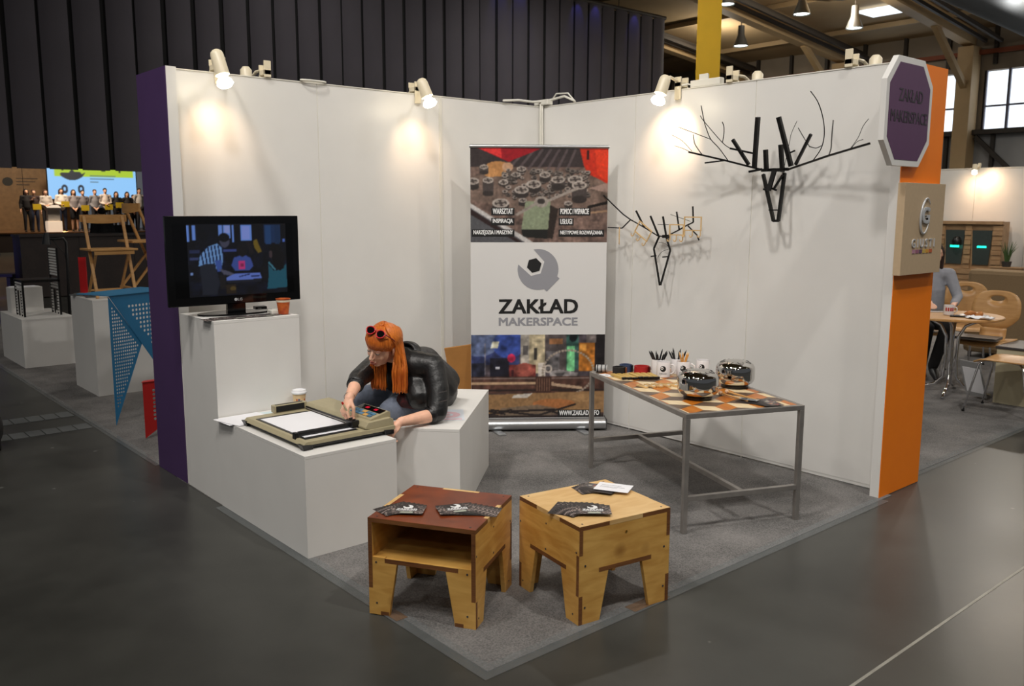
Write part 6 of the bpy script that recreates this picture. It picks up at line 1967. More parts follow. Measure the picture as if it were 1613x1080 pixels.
def figure(label, loc, yaw, J, top, legs, hairc, vox=0.016, long_hair=False, group=None, skirt=False, bare=0.75):
    """J: joints in metres, facing local -y. One skin body; hair, top, trousers and shoes are children"""
    V_ = {k: Vector(v) for k, v in J.items()}
    k = MB()
    h = V_['head']
    k.ball(h + Vector((0, 0.012, 0.03)), (0.072, 0.088, 0.08), 16, 10).ball(h + Vector((0, -0.025, -0.03)), (0.055, 0.058, 0.072), 14, 10)
    k.limb([h + Vector((0, -0.085, 0.01)), h + Vector((0, -0.10, -0.03))], [0.008, 0.011], 8)
    for s in (-1, 1):
        k.ball(h + Vector((s * 0.072, 0.01, -0.01)), (0.009, 0.017, 0.028), 8, 6)
        k.ball(h + Vector((s * 0.028, -0.073, 0.02)), (0.02, 0.012, 0.008), 8, 6)
    k.ball(h + Vector((0, -0.078, -0.065)), (0.02, 0.011, 0.010), 8, 6)
    k.limb([h + Vector((0, 0.02, -0.06)), V_['neck']], [0.05, 0.056], 10)
    k.limb([V_['neck'] - Vector((0, 0, 0.06)), V_['chest'], V_['pelvis']], [0.08, 0.12, 0.13], 12)
    k.limb([V_['shl'], V_['shr']], [0.05, 0.05], 10)
    for s in 'lr':
        k.limb([V_['sh' + s], V_['el' + s], V_['wr' + s]], [0.046, 0.037, 0.026], 10)
        w, e = V_['wr' + s], V_['el' + s]
        ax = (w - e).normalized()
        sd = ax.orthogonal().normalized()
        k.ball(w + ax * 0.05, (0.03, 0.03, 0.05), 8, 6, ax.to_track_quat('Z', 'Y').to_matrix())
        for f in range(4):
            b = w + ax * 0.07 + sd * (f - 1.5) * 0.018
            k.limb([b, b + ax * 0.05 + Vector((0, 0, -0.006)), b + ax * 0.08 + Vector((0, 0, -0.02))], [0.010, 0.009, 0.008], 6)
        k.limb([w + ax * 0.02, w + ax * 0.05 - sd * 0.045], [0.013, 0.010], 6)
        k.limb([V_['hp' + s], V_['kn' + s], V_['an' + s]], [0.083, 0.055, 0.04], 10)
    p = k.build('person', SKIN, None, mods=(RM(vox), SM(2)))
    p.location = loc
    p.rotation_euler = (0, 0, yaw)
    tag(p, label, 'person', group)
    k = MB()
    k.limb([V_['neck'] - Vector((0, 0, 0.05)), V_['chest'], V_['pelvis'] + Vector((0, 0, 0.02))], [0.088, 0.142, 0.15], 14)
    k.limb([V_['shl'], V_['shr']], [0.062, 0.062], 10)
    for s in 'lr':
        e, w = V_['el' + s], V_['wr' + s]
        k.limb([V_['sh' + s], e, e + (w - e) * bare], [0.060, 0.050, 0.040], 10)
    k.build('top', cloth(top), p, mods=(RM(vox), SM(2)))
    k = MB()
    k.limb([V_['hpl'] + Vector((0, 0, 0.03)), V_['hpr'] + Vector((0, 0, 0.03))], [0.098, 0.098], 10)
    for s in 'lr':
        hp, kn, an = V_['hp' + s], V_['kn' + s], V_['an' + s]
        if skirt:
            k.limb([hp, hp + (kn - hp) * 0.85], [0.10, 0.09], 10)
        else:
            k.limb([hp, kn, an], [0.092, 0.066, 0.050], 10)
    k.build('skirt' if skirt else 'trousers', cloth(legs), p, mods=(RM(vox), SM(2)))
    for s in 'lr':
        a = V_['an' + s]
        fd = Vector(J.get('foot' + s, (0, -1, 0)))
        MB().limb([a + Vector((0, 0, -0.035)) - fd * 0.03, a + Vector((0, 0, -0.045)) + fd * 0.07, a + Vector((0, 0, -0.052)) + fd * 0.15], [0.038, 0.038, 0.024], 10).build('shoe', SHOE_B, p, smooth=True)
    k = MB()
    k.ball(h + Vector((0, 0.024, 0.045)), (0.081, 0.094, 0.080), 16, 10)
    if long_hair:
        for a in range(-3, 4):
            q = h + Vector((0.07 * math.sin(a * 0.5), 0.03 + 0.06 * math.cos(a * 0.5), 0.02))
            k.limb([q, q + Vector((0, 0.01, -0.12)), q + Vector((0.0, 0.03, -0.27))], [0.035, 0.034, 0.022], 8)
    k.build('hair', cloth(hairc), p, mods=(RM(vox), SM(2)))
    return p


def standing(h=1.7, arms='down', lean=0.0):
    q = h / 1.70
    J = dict(head=(0, -0.02, 1.585), neck=(0, 0.0, 1.45), chest=(0, 0.0, 1.24), pelvis=(0, 0, 0.95), shl=(0.17, 0, 1.395), shr=(-0.17, 0, 1.395),
             hpl=(0.085, 0, 0.90), hpr=(-0.085, 0, 0.90), knl=(0.095, -0.02, 0.49), knr=(-0.095, -0.02, 0.49), anl=(0.10, 0.02, 0.09), anr=(-0.10, 0.02, 0.09))
    if arms == 'down':
        J.update(ell=(0.23, 0.03, 1.12), elr=(-0.23, 0.03, 1.12), wrl=(0.235, -0.03, 0.88), wrr=(-0.235, -0.03, 0.88))
    elif arms == 'hold':
        J.update(ell=(0.23, 0.0, 1.12), elr=(-0.23, 0.0, 1.12), wrl=(0.06, -0.18, 1.08), wrr=(-0.06, -0.18, 1.06))
    elif arms == 'clasp':
        J.update(ell=(0.22, 0.02, 1.12), elr=(-0.22, 0.02, 1.12), wrl=(0.07, -0.14, 0.93), wrr=(-0.07, -0.15, 0.93))
    elif arms == 'mic':
        J.update(ell=(0.23, 0.02, 1.12), elr=(-0.24, -0.05, 1.14), wrl=(0.235, -0.03, 0.88), wrr=(-0.07, -0.16, 1.32))
    return {k: tuple(x * q for x in v) for k, v in J.items()}


# ------------------------------------------------------------------ stage far behind, seen below the curtain
STG = mat('stage_boards', rgb(58, 48, 44), 0.6, noise=0.1, nscale=2)
st = thing('stage', 'dark raised stage floor far behind the curtain', 'stage', (-35.0, 3.0, 0))
MB().box((-4.0, -9.0, 0.0), (2.6, 11.0, 0.70)).build('platform', STG, st)
MB().box((-4.0, -9.0, 0.70), (2.62, 11.0, 0.745)).build('stage_floor', wood('stage_floor_wood', rgb(120, 84, 52), rgb(92, 62, 38), 0.35), st)
BWALL = wood('brown_stage_wall', rgb(132, 104, 72), rgb(108, 84, 58), 0.6)
t = thing('stage_backdrop', 'brown wall at the back of the stage beside the projection screen', 'backdrop', (-36.6, 1.0, 0.745))
for i in range(6):
    MB().box((-0.1, -7.0 + i * 2.0, 0), (0.0, -5.02 + i * 2.0, 4.2)).build('wall_board', BWALL, t)
MB(Matrix.Translation((0.006, 2.42, 2.02))).add([(0, 0.20 * math.cos(a), 0.18 * math.sin(a)) for a in np.linspace(0, 2 * PI, 25)[:-1]], [tuple(range(24))]).build('round_emblem', INK_BLACK, t)
for i, w in enumerate((1.5, 1.3, 0.9)):
    MB().box((0.0, 2.74, 2.14 - i * 0.13), (0.006, 2.74 + w * 0.55, 2.18 - i * 0.13)).build('printed_line', mat('dark_print', rgb(62, 50, 40), 0.6), t)


def screen_print():
    p = Paint(150, 66, (150, 205, 255))
    p.rect(0.08, 0.0, 0.965, 0.33, (176, 206, 60))
    p.ell(0.27, 0.12, 0.15, 0.32, (50, 54, 60))
    p.poly([(0.10, 0.0), (0.42, 0.0), (0.42, 0.20), (0.38, 0.26), (0.36, 0.20), (0.30, 0.20), (0.27, 0.12), (0.24, 0.22), (0.16, 0.22), (0.14, 0.27), (0.10, 0.27)], (176, 206, 60))
    for x0, x1, y1 in ((0.09, 0.17, 0.05), (0.16, 0.18, 0.16), (0.23, 0.26, 0.12), (0.32, 0.40, 0.04), (0.49, 0.56, 0.04), (0.60, 0.65, 0.16), (0.66, 0.72, 0.06), (0.78, 0.86, 0.05), (0.80, 0.82, 0.19), (0.44, 0.46, 0.10)):
        p.rect(x0, 0.0, x1, y1, (50, 54, 44))
    for i, (a, b) in enumerate(((0.47, 0.76), (0.47, 0.74), (0.47, 0.56))):
        p.rect(a, 0.29 + i * 0.09, b, 0.32 + i * 0.09, (90, 112, 120), 0.8)
    for x in (0.18, 0.36):
        p.ell(x, 0.70, 0.035, 0.13, (36, 40, 50)).ell(x, 0.70, 0.015, 0.06, (150, 205, 255))
    return p.blur(1).a


t = thing('projection_screen', 'bright projection screen with yellow-green bands behind the people on stage', 'screen', (-35.0, 6.33, 2.05), R(90))
MB().box((-1.80, 0.0, -0.04), (1.80, 0.05, 1.48)).build('screen_frame', BLACK, t)
for sx in (-1.7, 1.7):
    MB().box((sx - 0.04, 0.0, -1.304), (sx + 0.04, 0.05, -0.04)).build('screen_leg', BLACK, t)
tag(sheet('picture', screen_print(), 3.52, 1.40, print_mat('projected_picture', 0.6, 0.95), t, Matrix.Translation((0, -0.004, 0)), 0.0), 'lit picture with cropped yellow-green letters')
lamp('stage_wash', 'AREA', (-31.5, 4.0, 5.4), 260.0, (1.0, 0.82, 0.6), 1.0, (-34, 5, 1.2))
lamp('stage_floor_glow', 'POINT', (-34.2, 4.9, 1.0), 12.0, (1.0, 0.55, 0.2), 0.1)
lamp('stage_wall_glow', 'POINT', (-35.6, 1.6, 1.6), 16.0, (1.0, 0.62, 0.3), 0.1)
DK = (40, 34, 34)
crew = [  # y, height, arms, top, legs, hair, long hair, label
    (3.30, 1.66, 'down', (30, 28, 32), (34, 34, 40), (26, 20, 18), True, 'leftmost person on stage, all in black with long dark hair'),
    (3.56, 1.64, 'mic', (60, 44, 44), (50, 58, 84), (70, 40, 26), False, 'person on stage in dark top and blue jeans speaking into a microphone'),
    (3.98, 1.64, 'hold', (206, 196, 190), (60, 60, 66), (70, 46, 34), True, 'person on stage in a white top behind the white lectern'),
    (4.55, 1.70, 'hold', (230, 222, 216), (62, 70, 96), (50, 34, 28), True, 'person on stage in white shirt and blue jeans right of the lectern'),
    (5.00, 1.66, 'clasp', (150, 142, 146), (36, 34, 40), (60, 40, 30), True, 'woman on stage in a grey top and dark skirt'),
    (5.34, 1.64, 'clasp', (128, 122, 128), (50, 50, 60), (40, 30, 26), False, 'person on stage in a grey top with short dark hair'),
    (5.80, 1.68, 'clasp', (142, 140, 146), (44, 44, 52), (74, 52, 38), False, 'person on stage in a pale grey jumper, brown hair'),
    (6.20, 1.74, 'hold', (228, 214, 206), (46, 46, 54), (36, 28, 26), False, 'tallest man on stage in a white shirt'),
    (6.63, 1.60, 'hold', (34, 32, 36), (36, 34, 40), (52, 34, 26), True, 'long-haired woman on stage in black with a yellow folder'),
    (7.06, 1.60, 'down', (38, 32, 34), (34, 32, 36), (58, 36, 26), True, 'long-haired woman on stage in black, arms down, near the purple post'),
    (7.38, 1.48, 'clasp', (66, 62, 66), (40, 38, 44), (60, 44, 34), False, 'shortest person on stage in dark grey beside the purple post'),
    (7.55, 1.76, 'down', (206, 200, 196), (44, 44, 52), (56, 40, 32), False, 'man in a pale shirt on stage, mostly hidden by the purple post'),
]
for y, h, arms, tp_, lg, hr, lh, lab in crew:
    figure(lab, (-33.0 - (0.25 if lg == (40, 38, 44) else 0), y, 0.745), R(90), standing(h, arms), tp_, lg, hr, 0.022, lh, 'people on stage', skirt='skirt' in lab)
YF = mat('yellow_folder', rgb(224, 190, 40), 0.6)
for y, z, lab in ((3.60, 1.72, 'small yellow folder held by the speaker in blue jeans'), (4.62, 1.83, 'yellow folder held by the person in white shirt and jeans'), (5.34, 1.68, 'yellow folder held by the short-haired person in grey'),
                  (6.24, 1.72, 'large yellow folder held by the tallest man'), (6.66, 1.80, 'yellow folder held by the long-haired woman in black')):
    t = thing('folder', lab, 'folder', (-32.74, y, z), R(90))
    MB().box((-0.15, -0.006, -0.11), (0.15, 0.006, 0.11)).build('cover', YF, t)
    MB().box((-0.14, 0.006, -0.10), (0.14, 0.010, 0.10)).build('sheets', PAPER, t)
t = thing('lectern', 'white lectern with a lit lower part on the stage', 'lectern', (-32.75, 4.15, 0.745), R(90))
MB().box((-0.26, -0.2, 0.0), (0.26, 0.2, 0.42)).build('lit_base', mat('lit_panel', rgb(250, 226, 200), 0.5, emit=0.5), t, bevel=0.01)
MB().box((-0.22, -0.12, 0.42), (0.22, 0.16, 0.95)).build('column', mat('lectern_grey', rgb(190, 186, 184), 0.5), t, bevel=0.01)
MB().cbox((0, -0.02, 0.98), (0.5, 0.4, 0.03), Matrix.Rotation(R(15), 3, 'X')).build('desk', mat('lectern_grey', rgb(190, 186, 184), 0.5), t)
for i, (x, y, hgt, lab) in enumerate(((-14.2, 0.66, 1.66, 'standing spectator in black before the stage, seen from behind'), (-14.6, 1.18, 1.52, 'spectator in black right of the standing one, seen from behind'))):
    figure(lab, (x, y, 0), R(-90), standing(hgt, 'clasp'), (24, 23, 25), (24, 24, 28), (22, 18, 17), 0.02)
# dark counter in front of the audience
t = thing('counter', 'long dark brown counter between the white plinths and the stage', 'counter', (-13.0, 0.9, 0))
DKW = wood('dark_brown_board', rgb(54, 42, 38), rgb(38, 30, 28), 0.55)
for i in range(5):
    MB().box((-0.3, -2.1 + i * 1.0, 0.02), (0.3, -1.105 + i * 1.0, 1.13)).build('front_board', DKW, t)
MB().box((-0.34, -2.12, 1.13), (0.34, 2.95, 1.17)).build('worktop', DKW, t)
figure('person in a pale blue shirt sitting at the left edge of the photo', (-13.6, -1.62, 0), R(60), dict(head=(0, -0.06, 1.22), neck=(0, 0.0, 1.08), chest=(0, 0.03, 0.88), pelvis=(0, 0.05, 0.56), shl=(0.17, 0, 1.03), shr=(-0.17, 0, 1.03),
       ell=(0.24, -0.05, 0.78), elr=(-0.24, -0.05, 0.78), wrl=(0.14, -0.27, 0.68), wrr=(-0.14, -0.27, 0.68), hpl=(0.09, 0.04, 0.53), hpr=(-0.09, 0.04, 0.53), knl=(0.11, -0.38, 0.53), knr=(-0.11, -0.38, 0.53), anl=(0.11, -0.36, 0.09), anr=(-0.11, -0.36, 0.09)),
       (120, 130, 156), (36, 36, 42), (40, 30, 26), 0.018)
t = thing('bench', 'dark bench under the person in the pale blue shirt', 'bench', (-13.6, -1.62, 0), R(60))
MB().box((-0.5, -0.17, 0.38), (0.5, 0.25, 0.43)).build('seat', DKW, t)
for sx in (-0.42, 0.42):
    MB().box((sx - 0.03, -0.15, 0), (sx + 0.03, 0.23, 0.38)).build('leg', DKW, t)
lamp('blue_floor_light', 'SPOT', (-12.2, -2.4, 1.6), 70.0, (0.10, 0.12, 1.0), 0.05, (-14.5, -1.5, 0.0), R(70), 0.5)

# ------------------------------------------------------------------ exhibits beyond the purple post
plinth('low white plinth with the slatted black chair, far left', -5.79, -2.87, -4.77, -2.36, 0.512)
plinth('tall white plinth with two wooden folding chairs, far left', -3.50, -2.705, -2.81, -1.50, 0.857)
t = thing('display_block', 'white block standing behind the slatted chair', 'block', (-5.58, -2.655, 0.5125))
MB().box((-0.10, -0.16, 0), (0.10, 0.16, 0.275)).build('block_body', WHITE_BOX, t, bevel=0.003)
MB().box((-0.08, -0.14, 0.275), (0.08, 0.12, 0.281)).build('top_sheet', PAPER, t)
sc = thing('slatted_chair', 'black steel chair with rows of white slats on the low plinth', 'chair', (-5.16, -2.615, 0.5125))
WS = mat('white_slat', rgb(214, 212, 208), 0.5)
bw_ = 0.018
for x in (-0.17, 0.17):
    MB().bar((x, -0.175, 0), (x, -0.175, 0.36), bw_).build('front_leg', BLACK_STEEL, sc)
    MB().bar((x, 0.175, 0), (x, 0.175, 0.72), bw_).build('rear_leg', BLACK_STEEL, sc)
    MB().bar((x, -0.185, 0.369), (x, 0.185, 0.369), bw_).build('seat_rail', BLACK_STEEL, sc)
    MB().bar((x * 0.35, -0.175, 0), (x * 0.35, -0.175, 0.27), 0.012).build('inner_leg', BLACK_STEEL, sc)
    MB().bar((x * 0.35, 0.175, 0), (x * 0.35, 0.175, 0.27), 0.012).build('inner_leg', BLACK_STEEL, sc)
MB().box((-0.18, -0.185, 0.378), (0.18, 0.185, 0.388)).build('seat', BLACK_STEEL, sc)
for y in (-0.175, 0.175):
    for z in (0.28, 0.31, 0.34):
        MB().box((-0.16, y - 0.006, z), (0.16, y + 0.006, z + 0.018)).build('slat', WS, sc)
    for j in range(8):
        for s in (-1, 1):
            MB().box((min(s * 0.066, s * 0.162), y - 0.006, 0.02 + j * 0.031), (max(s * 0.066, s * 0.162), y + 0.006, 0.038 + j * 0.031)).build('slat', WS, sc)
for j in range(10):
    MB().box((-0.162, 0.169, 0.42 + j * 0.030), (0.162, 0.181, 0.438 + j * 0.030)).build('slat', WS, sc)
FCH = wood('pine', rgb(206, 158, 96), rgb(180, 130, 74), 0.45)


def folding_chair(label, loc, yaw):
    t = thing('folding_chair', label, 'chair', loc, yaw)
    w = 0.165
    for x in (-w, w):
        MB().bar((x, -0.17, 0.0), (x, 0.10, 0.724), 0.026, 0.02, up=(0, 1, 0)).build('back_leg_post', FCH, t, bevel=0.003)
        MB().bar((x * 0.84, 0.20, 0.0), (x * 0.84, -0.13, 0.415), 0.022, 0.018, up=(0, 1, 0)).build('rear_leg', FCH, t, bevel=0.003)
    MB().bar((-w, -0.145, 0.065), (w, -0.145, 0.065), 0.03, 0.016).build('stretcher', FCH, t, bevel=0.002)
    MB().bar((-w * 0.84, 0.165, 0.05), (w * 0.84, 0.165, 0.05), 0.03, 0.016).build('stretcher', FCH, t, bevel=0.002)
    k = MB()
    k.box((-0.20, -0.19, 0.418), (0.20, 0.16, 0.436))
    k.build('seat', FCH, t, bevel=0.004)
    MB().box((-0.17, -0.18, 0.385), (0.17, -0.165, 0.418)).build('seat_rail', FCH, t)
    k = MB()
    n = 10
    lo = [(x, 0.085 + 0.05 * (1 - (x / 0.2) ** 2), z) for z in (0.665, 0.735) for x in np.linspace(-0.2, 0.2, n + 1)]
    lo2 = [(x, y + 0.014, z) for x, y, z in lo]
    m1 = n + 1
    vs = lo + lo2
    for i in range(n + 1):                                # lower edge bellied
        vs[i] = (vs[i][0], vs[i][1], 0.672 - 0.018 * (1 - (vs[i][0] / 0.2) ** 2))
        vs[2 * m1 + i] = (vs[2 * m1 + i][0], vs[2 * m1 + i][1], vs[i][2])
    fs = []
    for i in range(n):
        fs += [(i, i + 1, m1 + i + 1, m1 + i), (2 * m1 + i + 1, 2 * m1 + i, 3 * m1 + i, 3 * m1 + i + 1), (m1 + i, m1 + i + 1, 3 * m1 + i + 1, 3 * m1 + i), (i + 1, i, 2 * m1 + i, 2 * m1 + i + 1)]
    fs += [(0, m1, 3 * m1, 2 * m1), (n, 2 * m1 + n, 3 * m1 + n, m1 + n)]
    k.add(vs, fs)
    k.build('top_rail', FCH, t, smooth=40)
    return t


folding_chair('wooden folding chair with a curved top rail, whole in view on the tall far-left plinth', (-3.10, -2.46, 0.8575), R(90))
folding_chair('second wooden folding chair on the far-left plinth, cut off by the purple post', (-3.30, -2.07, 0.8575), R(180)).scale = (1.14, 1.14, 1.14)
for i, (x, y, a, c, lab) in enumerate(((-3.33, -2.66, 20, (120, 122, 120), 'grey steel sample plate at the near corner of the folding-chair plinth'), (-3.15, -2.62, -12, (96, 98, 98), 'darker steel sample plate beside the red panel'),
                                       (-3.40, -2.40, 40, (170, 196, 212), 'pale blue sample plate on the folding-chair plinth'), (-3.0, -2.20, 5, (92, 96, 98), 'steel sample plate under the second folding chair'))):
    t = thing('sample_plate', lab, 'plate', (x, y, 0.8575), R(a))
    MB().box((-0.09, -0.05, 0), (0.09, 0.05, 0.012)).build('plate', mat('plate_%d' % i, rgb(*c), 0.4, 0.3), t)
    MB().box((-0.06, -0.03, 0.012), (0.08, 0.045, 0.022)).build('upper_plate', mat('plate_%d' % i, rgb(*c), 0.4, 0.3), t)
RSTEEL = mat('red_steel', rgb(176, 32, 30), 0.4, noise=0.04)
t = thing('red_panel', 'bright red folded steel panel standing on the folding-chair plinth', 'panel', (-3.44, -2.60, 0.8575), R(70))
MB().prism([(-0.03, -0.02), (0.03, -0.02), (0.034, 0.02), (0.030, 0.02), (0.026, -0.016), (-0.026, -0.016), (-0.030, 0.02), (-0.034, 0.02)], 0.0, 0.345).build('folded_sheet', mat('signal_red', rgb(206, 26, 30), 0.35), t)
MB().box((-0.03, -0.0215, 0.10), (0.03, -0.02, 0.30)).build('front_sheet', mat('signal_red', rgb(206, 26, 30), 0.35), t)
t = thing('arm_lamp', 'thin black lamp with a bent arm standing behind the far-left plinths', 'lamp', (-6.4, -2.02, 0))
MB().lathe([(0, 0), (0.15, 0), (0.15, 0.012), (0.02, 0.02), (0, 0.02)], n=20).build('foot', BLACK, t)
MB().tube([(0, 0, 0.02), (0.02, 0.02, 0.9), (0.0, 0.03, 1.24), (0.0, 0.0, 1.29), (0.0, -0.10, 1.28), (0, -0.18, 1.30)], 0.016, 8).build('bent_arm', BLACK, t, smooth=True)
MB().cyl((0, -0.18, 1.36), (0, -0.19, 1.22), 0.03, 0.05, 14).build('lamp_shade', BLACK, t, smooth=40)
MB().tube([(0, -0.12, 1.27), (0.02, -0.06, 1.18), (0.02, 0.0, 1.10), (0.02, 0.02, 1.0)], 0.006, 6).build('cord', BLACK, t, smooth=True)


def perforated(k, poly, cell, hole, th, margin, skew=0.0):
    """sheet in local xz with real round holes: cells wholly inside the inset outline get a hole, the rest is plain sheet"""
    n = len(poly)
    cx = sum(p[0] for p in poly) / n
    cz = sum(p[1] for p in poly) / n
    ar = sum(poly[i][0] * poly[(i + 1) % n][1] - poly[(i + 1) % n][0] * poly[i][1] for i in range(n))
    if ar < 0:
        poly = poly[::-1]

    def dist(p):
        return min(((b[0] - a[0]) * (p[1] - a[1]) - (b[1] - a[1]) * (p[0] - a[0])) / math.hypot(b[0] - a[0], b[1] - a[1]) for a, b in zip(poly, poly[1:] + poly[:1]))
    x0, x1 = min(p[0] for p in poly), max(p[0] for p in poly)
    z0, z1 = min(p[1] for p in poly), max(p[1] for p in poly)
    nx, nz = int((x1 - x0) / cell[0]) + 1, int((z1 - z0) / cell[1]) + 1
    for i in range(nx):
        for j in range(nz):
            a, b = x0 + i * cell[0], z0 + j * cell[1]
            sq = [(a, b), (a + cell[0], b), (a + cell[0], b + cell[1]), (a, b + cell[1])]
            if all(dist(p) > margin for p in sq):
                c = (a + cell[0] / 2, b + cell[1] / 2)
                ring = []
                for q in range(8):
                    w = 2 * PI * q / 8 - 3 * PI / 4
                    ring.append((c[0] + hole[0] * math.cos(w), c[1] + hole[1] * math.sin(w)))
                out = [sq[0], ((sq[0][0] + sq[1][0]) / 2, sq[0][1]), sq[1], (sq[1][0], (sq[1][1] + sq[2][1]) / 2), sq[2], ((sq[0][0] + sq[1][0]) / 2, sq[2][1]), sq[3], (sq[0][0], (sq[1][1] + sq[2][1]) / 2)]
                vs = [(p[0], -th / 2, p[1]) for p in out] + [(p[0], -th / 2, p[1]) for p in ring] + [(p[0], th / 2, p[1]) for p in out] + [(p[0], th / 2, p[1]) for p in ring]
                fs = []
                for q in range(8):
                    r_ = (q + 1) % 8
                    fs += [(q, r_, 8 + r_, 8 + q), (16 + r_, 16 + q, 24 + q, 24 + r_), (8 + q, 8 + r_, 24 + r_, 24 + q)]
                k.add(vs, fs)
            else:
                pol = clip_poly(sq, poly)
                if len(pol) >= 3:
                    k.wallprism(pol, -th / 2, th / 2)
    return k


BSTEEL = mat('blue_steel', rgb(40, 118, 166), 0.4, noise=0.04)
T_ = Vector((-1.608, -2.918, 1.0))
bt = thing('perforated_table', 'blue perforated steel table on pointed triangular legs beyond the purple post', 'table', (T_.x, T_.y, CZ))
M0 = Matrix.Translation(-Vector((T_.x, T_.y, CZ)))
dv = Vector((-0.422, 0.906, 0)).normalized()
S_ = Vector((-1.725, -2.668, 0.606))
tipp = Vector((-1.610, -2.9185, 0.006))
# leg sheet: plane through the near edge and S
xd = (S_ - T_)
xd.z = 0
ln = xd.length
xd.normalize()
nrm = xd.cross(Vector((0, 0, 1)))
FM = frame_at((T_.x, T_.y, 0.0), xd, nrm if nrm.dot(Vector((5.3, -4.9, 1.6)) - T_) > 0 else -nrm)
sgn = 1 if FM.to_3x3().col[2].z > 0 else -1
off = Vector((0.05, -0.02, 0)) * 0
perforated(MB(M0 @ FM), [(0, 0.006 * sgn), (ln * 1.06, 0.600 * sgn), (0.0, 0.995 * sgn)], (0.020, 0.026), (0.0075, 0.0085), 0.003, 0.012).build('leg_sheet', BSTEEL, bt)
yo = 0.012
FM2 = frame_at((T_.x + 0.004, T_.y + 0.002, 0.0), dv, Vector((dv.y, -dv.x, 0)))
perforated(MB(M0 @ FM2), [(0.0, 1.0), (0.62, 0.14), (0.62, 1.0)], (0.034, 0.034), (0.011, 0.011), 0.003, 0.055).build('side_sheet', BSTEEL, bt)
MB(M0).add([tuple(T_ + Vector((0.02, -0.004, 0.002))), tuple(T_ + dv * 0.66 + Vector((0.02, 0, 0.002))), tuple(T_ + dv * 0.66 + Vector((-0.35, -0.16, 0.002))), tuple(T_ + Vector((-0.30, -0.14, 0.002)))], [(0, 1, 2, 3)]).build('top_sheet', mat('blue_steel_top', rgb(40, 122, 168), 0.4), bt, mods=(('SOLIDIFY', dict(thickness=0.004)),))
FM3 = frame_at((T_.x - 0.62 * 0.42, T_.y + 0.60, 0.0), Vector((-0.9, -0.42, 0)), Vector((0.42, -0.9, 0)))
perforated(MB(M0 @ FM3), [(0.0, 0.006), (0.22, 0.6), (0.0, 0.995)], (0.020, 0.026), (0.0075, 0.0085), 0.003, 0.012).build('leg_sheet', BSTEEL, bt)
rt = thing('perforated_stool', 'low red perforated steel stool beside the purple post', 'stool', (-1.065, -2.879, CZ))
FR_ = frame_at((0, 0, 0), Vector((-0.84, 0.54, 0)), Vector((0.54, 0.84, 0)) * -1)
dr = Vector((0.0, 1.0, 0))
FR_ = frame_at((0, 0, 0), dr, Vector((dr.y, -dr.x, 0)))
FR_ = frame_at((0, 0, 0), -dr, Vector((-dr.y, dr.x, 0))) if FR_.to_3x3().col[2].z < 0 else FR_
perforated(MB(FR_), [(0.0, 0.003), (0.40, 0.26), (0.40, 0.416), (0.0, 0.416)], (0.030, 0.030), (0.010, 0.011), 0.003, 0.05).build('side_sheet', RSTEEL, rt)
MB().add([(0.01, -0.01, 0.418), tuple(dr * 0.42 + Vector((0.01, 0.0, 0.418))), tuple(dr * 0.42 + Vector((-0.10, 0.0, 0.418))), (-0.04, 0.02, 0.418)], [(0, 1, 2, 3)]).build('seat_sheet', mat('red_steel_top', rgb(196, 52, 44), 0.4), rt, mods=(('SOLIDIFY', dict(thickness=0.004)),))
d2 = Vector((-1.0, 0.0, 0))
perforated(MB(Matrix.Translation((dr.x * 0.41, dr.y * 0.41, 0)) @ frame_at((0, 0, 0), d2, Vector((d2.y, -d2.x, 0)))), [(0.0, 0.26), (0.10, 0.18), (0.10, 0.416), (0.0, 0.416)], (0.030, 0.030), (0.010, 0.011), 0.003, 0.05).build('side_sheet', RSTEEL, rt)
t = thing('bag', 'black bag standing on the concrete at the left edge of the photo', 'bag', (-1.52, -3.82, 0))
k = MB()
k.ball((0, 0, 0.145), (0.17, 0.13, 0.165), 18, 12)
k.box((-0.13, -0.09, 0.0), (0.13, 0.09, 0.10))
k.build('bag_body', mat('black_nylon', rgb(16, 16, 18), 0.7), t, mods=(RM(0.012), SM(3)))
MB().tube([(-0.08, 0, 0.28), (-0.05, 0, 0.37), (0.05, 0, 0.37), (0.08, 0, 0.28)], 0.009, 8).build('handle', BLACK, t, smooth=True)
# ------------------------------------------------------------------ the neighbouring stand beyond the orange post
t = thing('stand_wall', 'white back wall of the neighbouring stand far right', 'stand wall', (-1.0, 14.0, 0))
for i in range(6):
    MB().box((-2.2 + i * 1.0, -0.04, 0.0), (-1.206 + i * 1.0, 0.0, 2.48)).build('wall_panel', WHITE, t)
MB().box((-2.2, -0.05, 2.48), (3.8, 0.01, 2.50)).build('top_rail', WPAINT, t)
t = thing('spotlight', 'lit spotlight on the white wall of the neighbouring stand', 'spotlight', (-2.15, 13.95, 2.48))
MB().bar((0, 0.03, 0.1), (0, -0.03, 0.02), 0.05, 0.05).build('clamp', SHELL, t)
MB().tube([(0, -0.02, 0.06), (0.02, -0.2, 0.02), (0.03, -0.3, 0.0)], 0.012, 6).build('arm', SHELL, t)
MB().cyl((0.03, -0.28, 0.07), (0.05, -0.33, -0.05), 0.045, 0.05, 14).build('shell', SHELL, t)
MB().ball((0.055, -0.345, -0.08), 0.05, 12, 8).build('bulb', BULB, t, smooth=True)
lamp('spot_beam', 'SPOT', (-2.08, 13.50, 2.36), 30.0, (1.0, 0.66, 0.40), 0.04, (-2.0, 13.96, 2.0), R(140), 1.0)
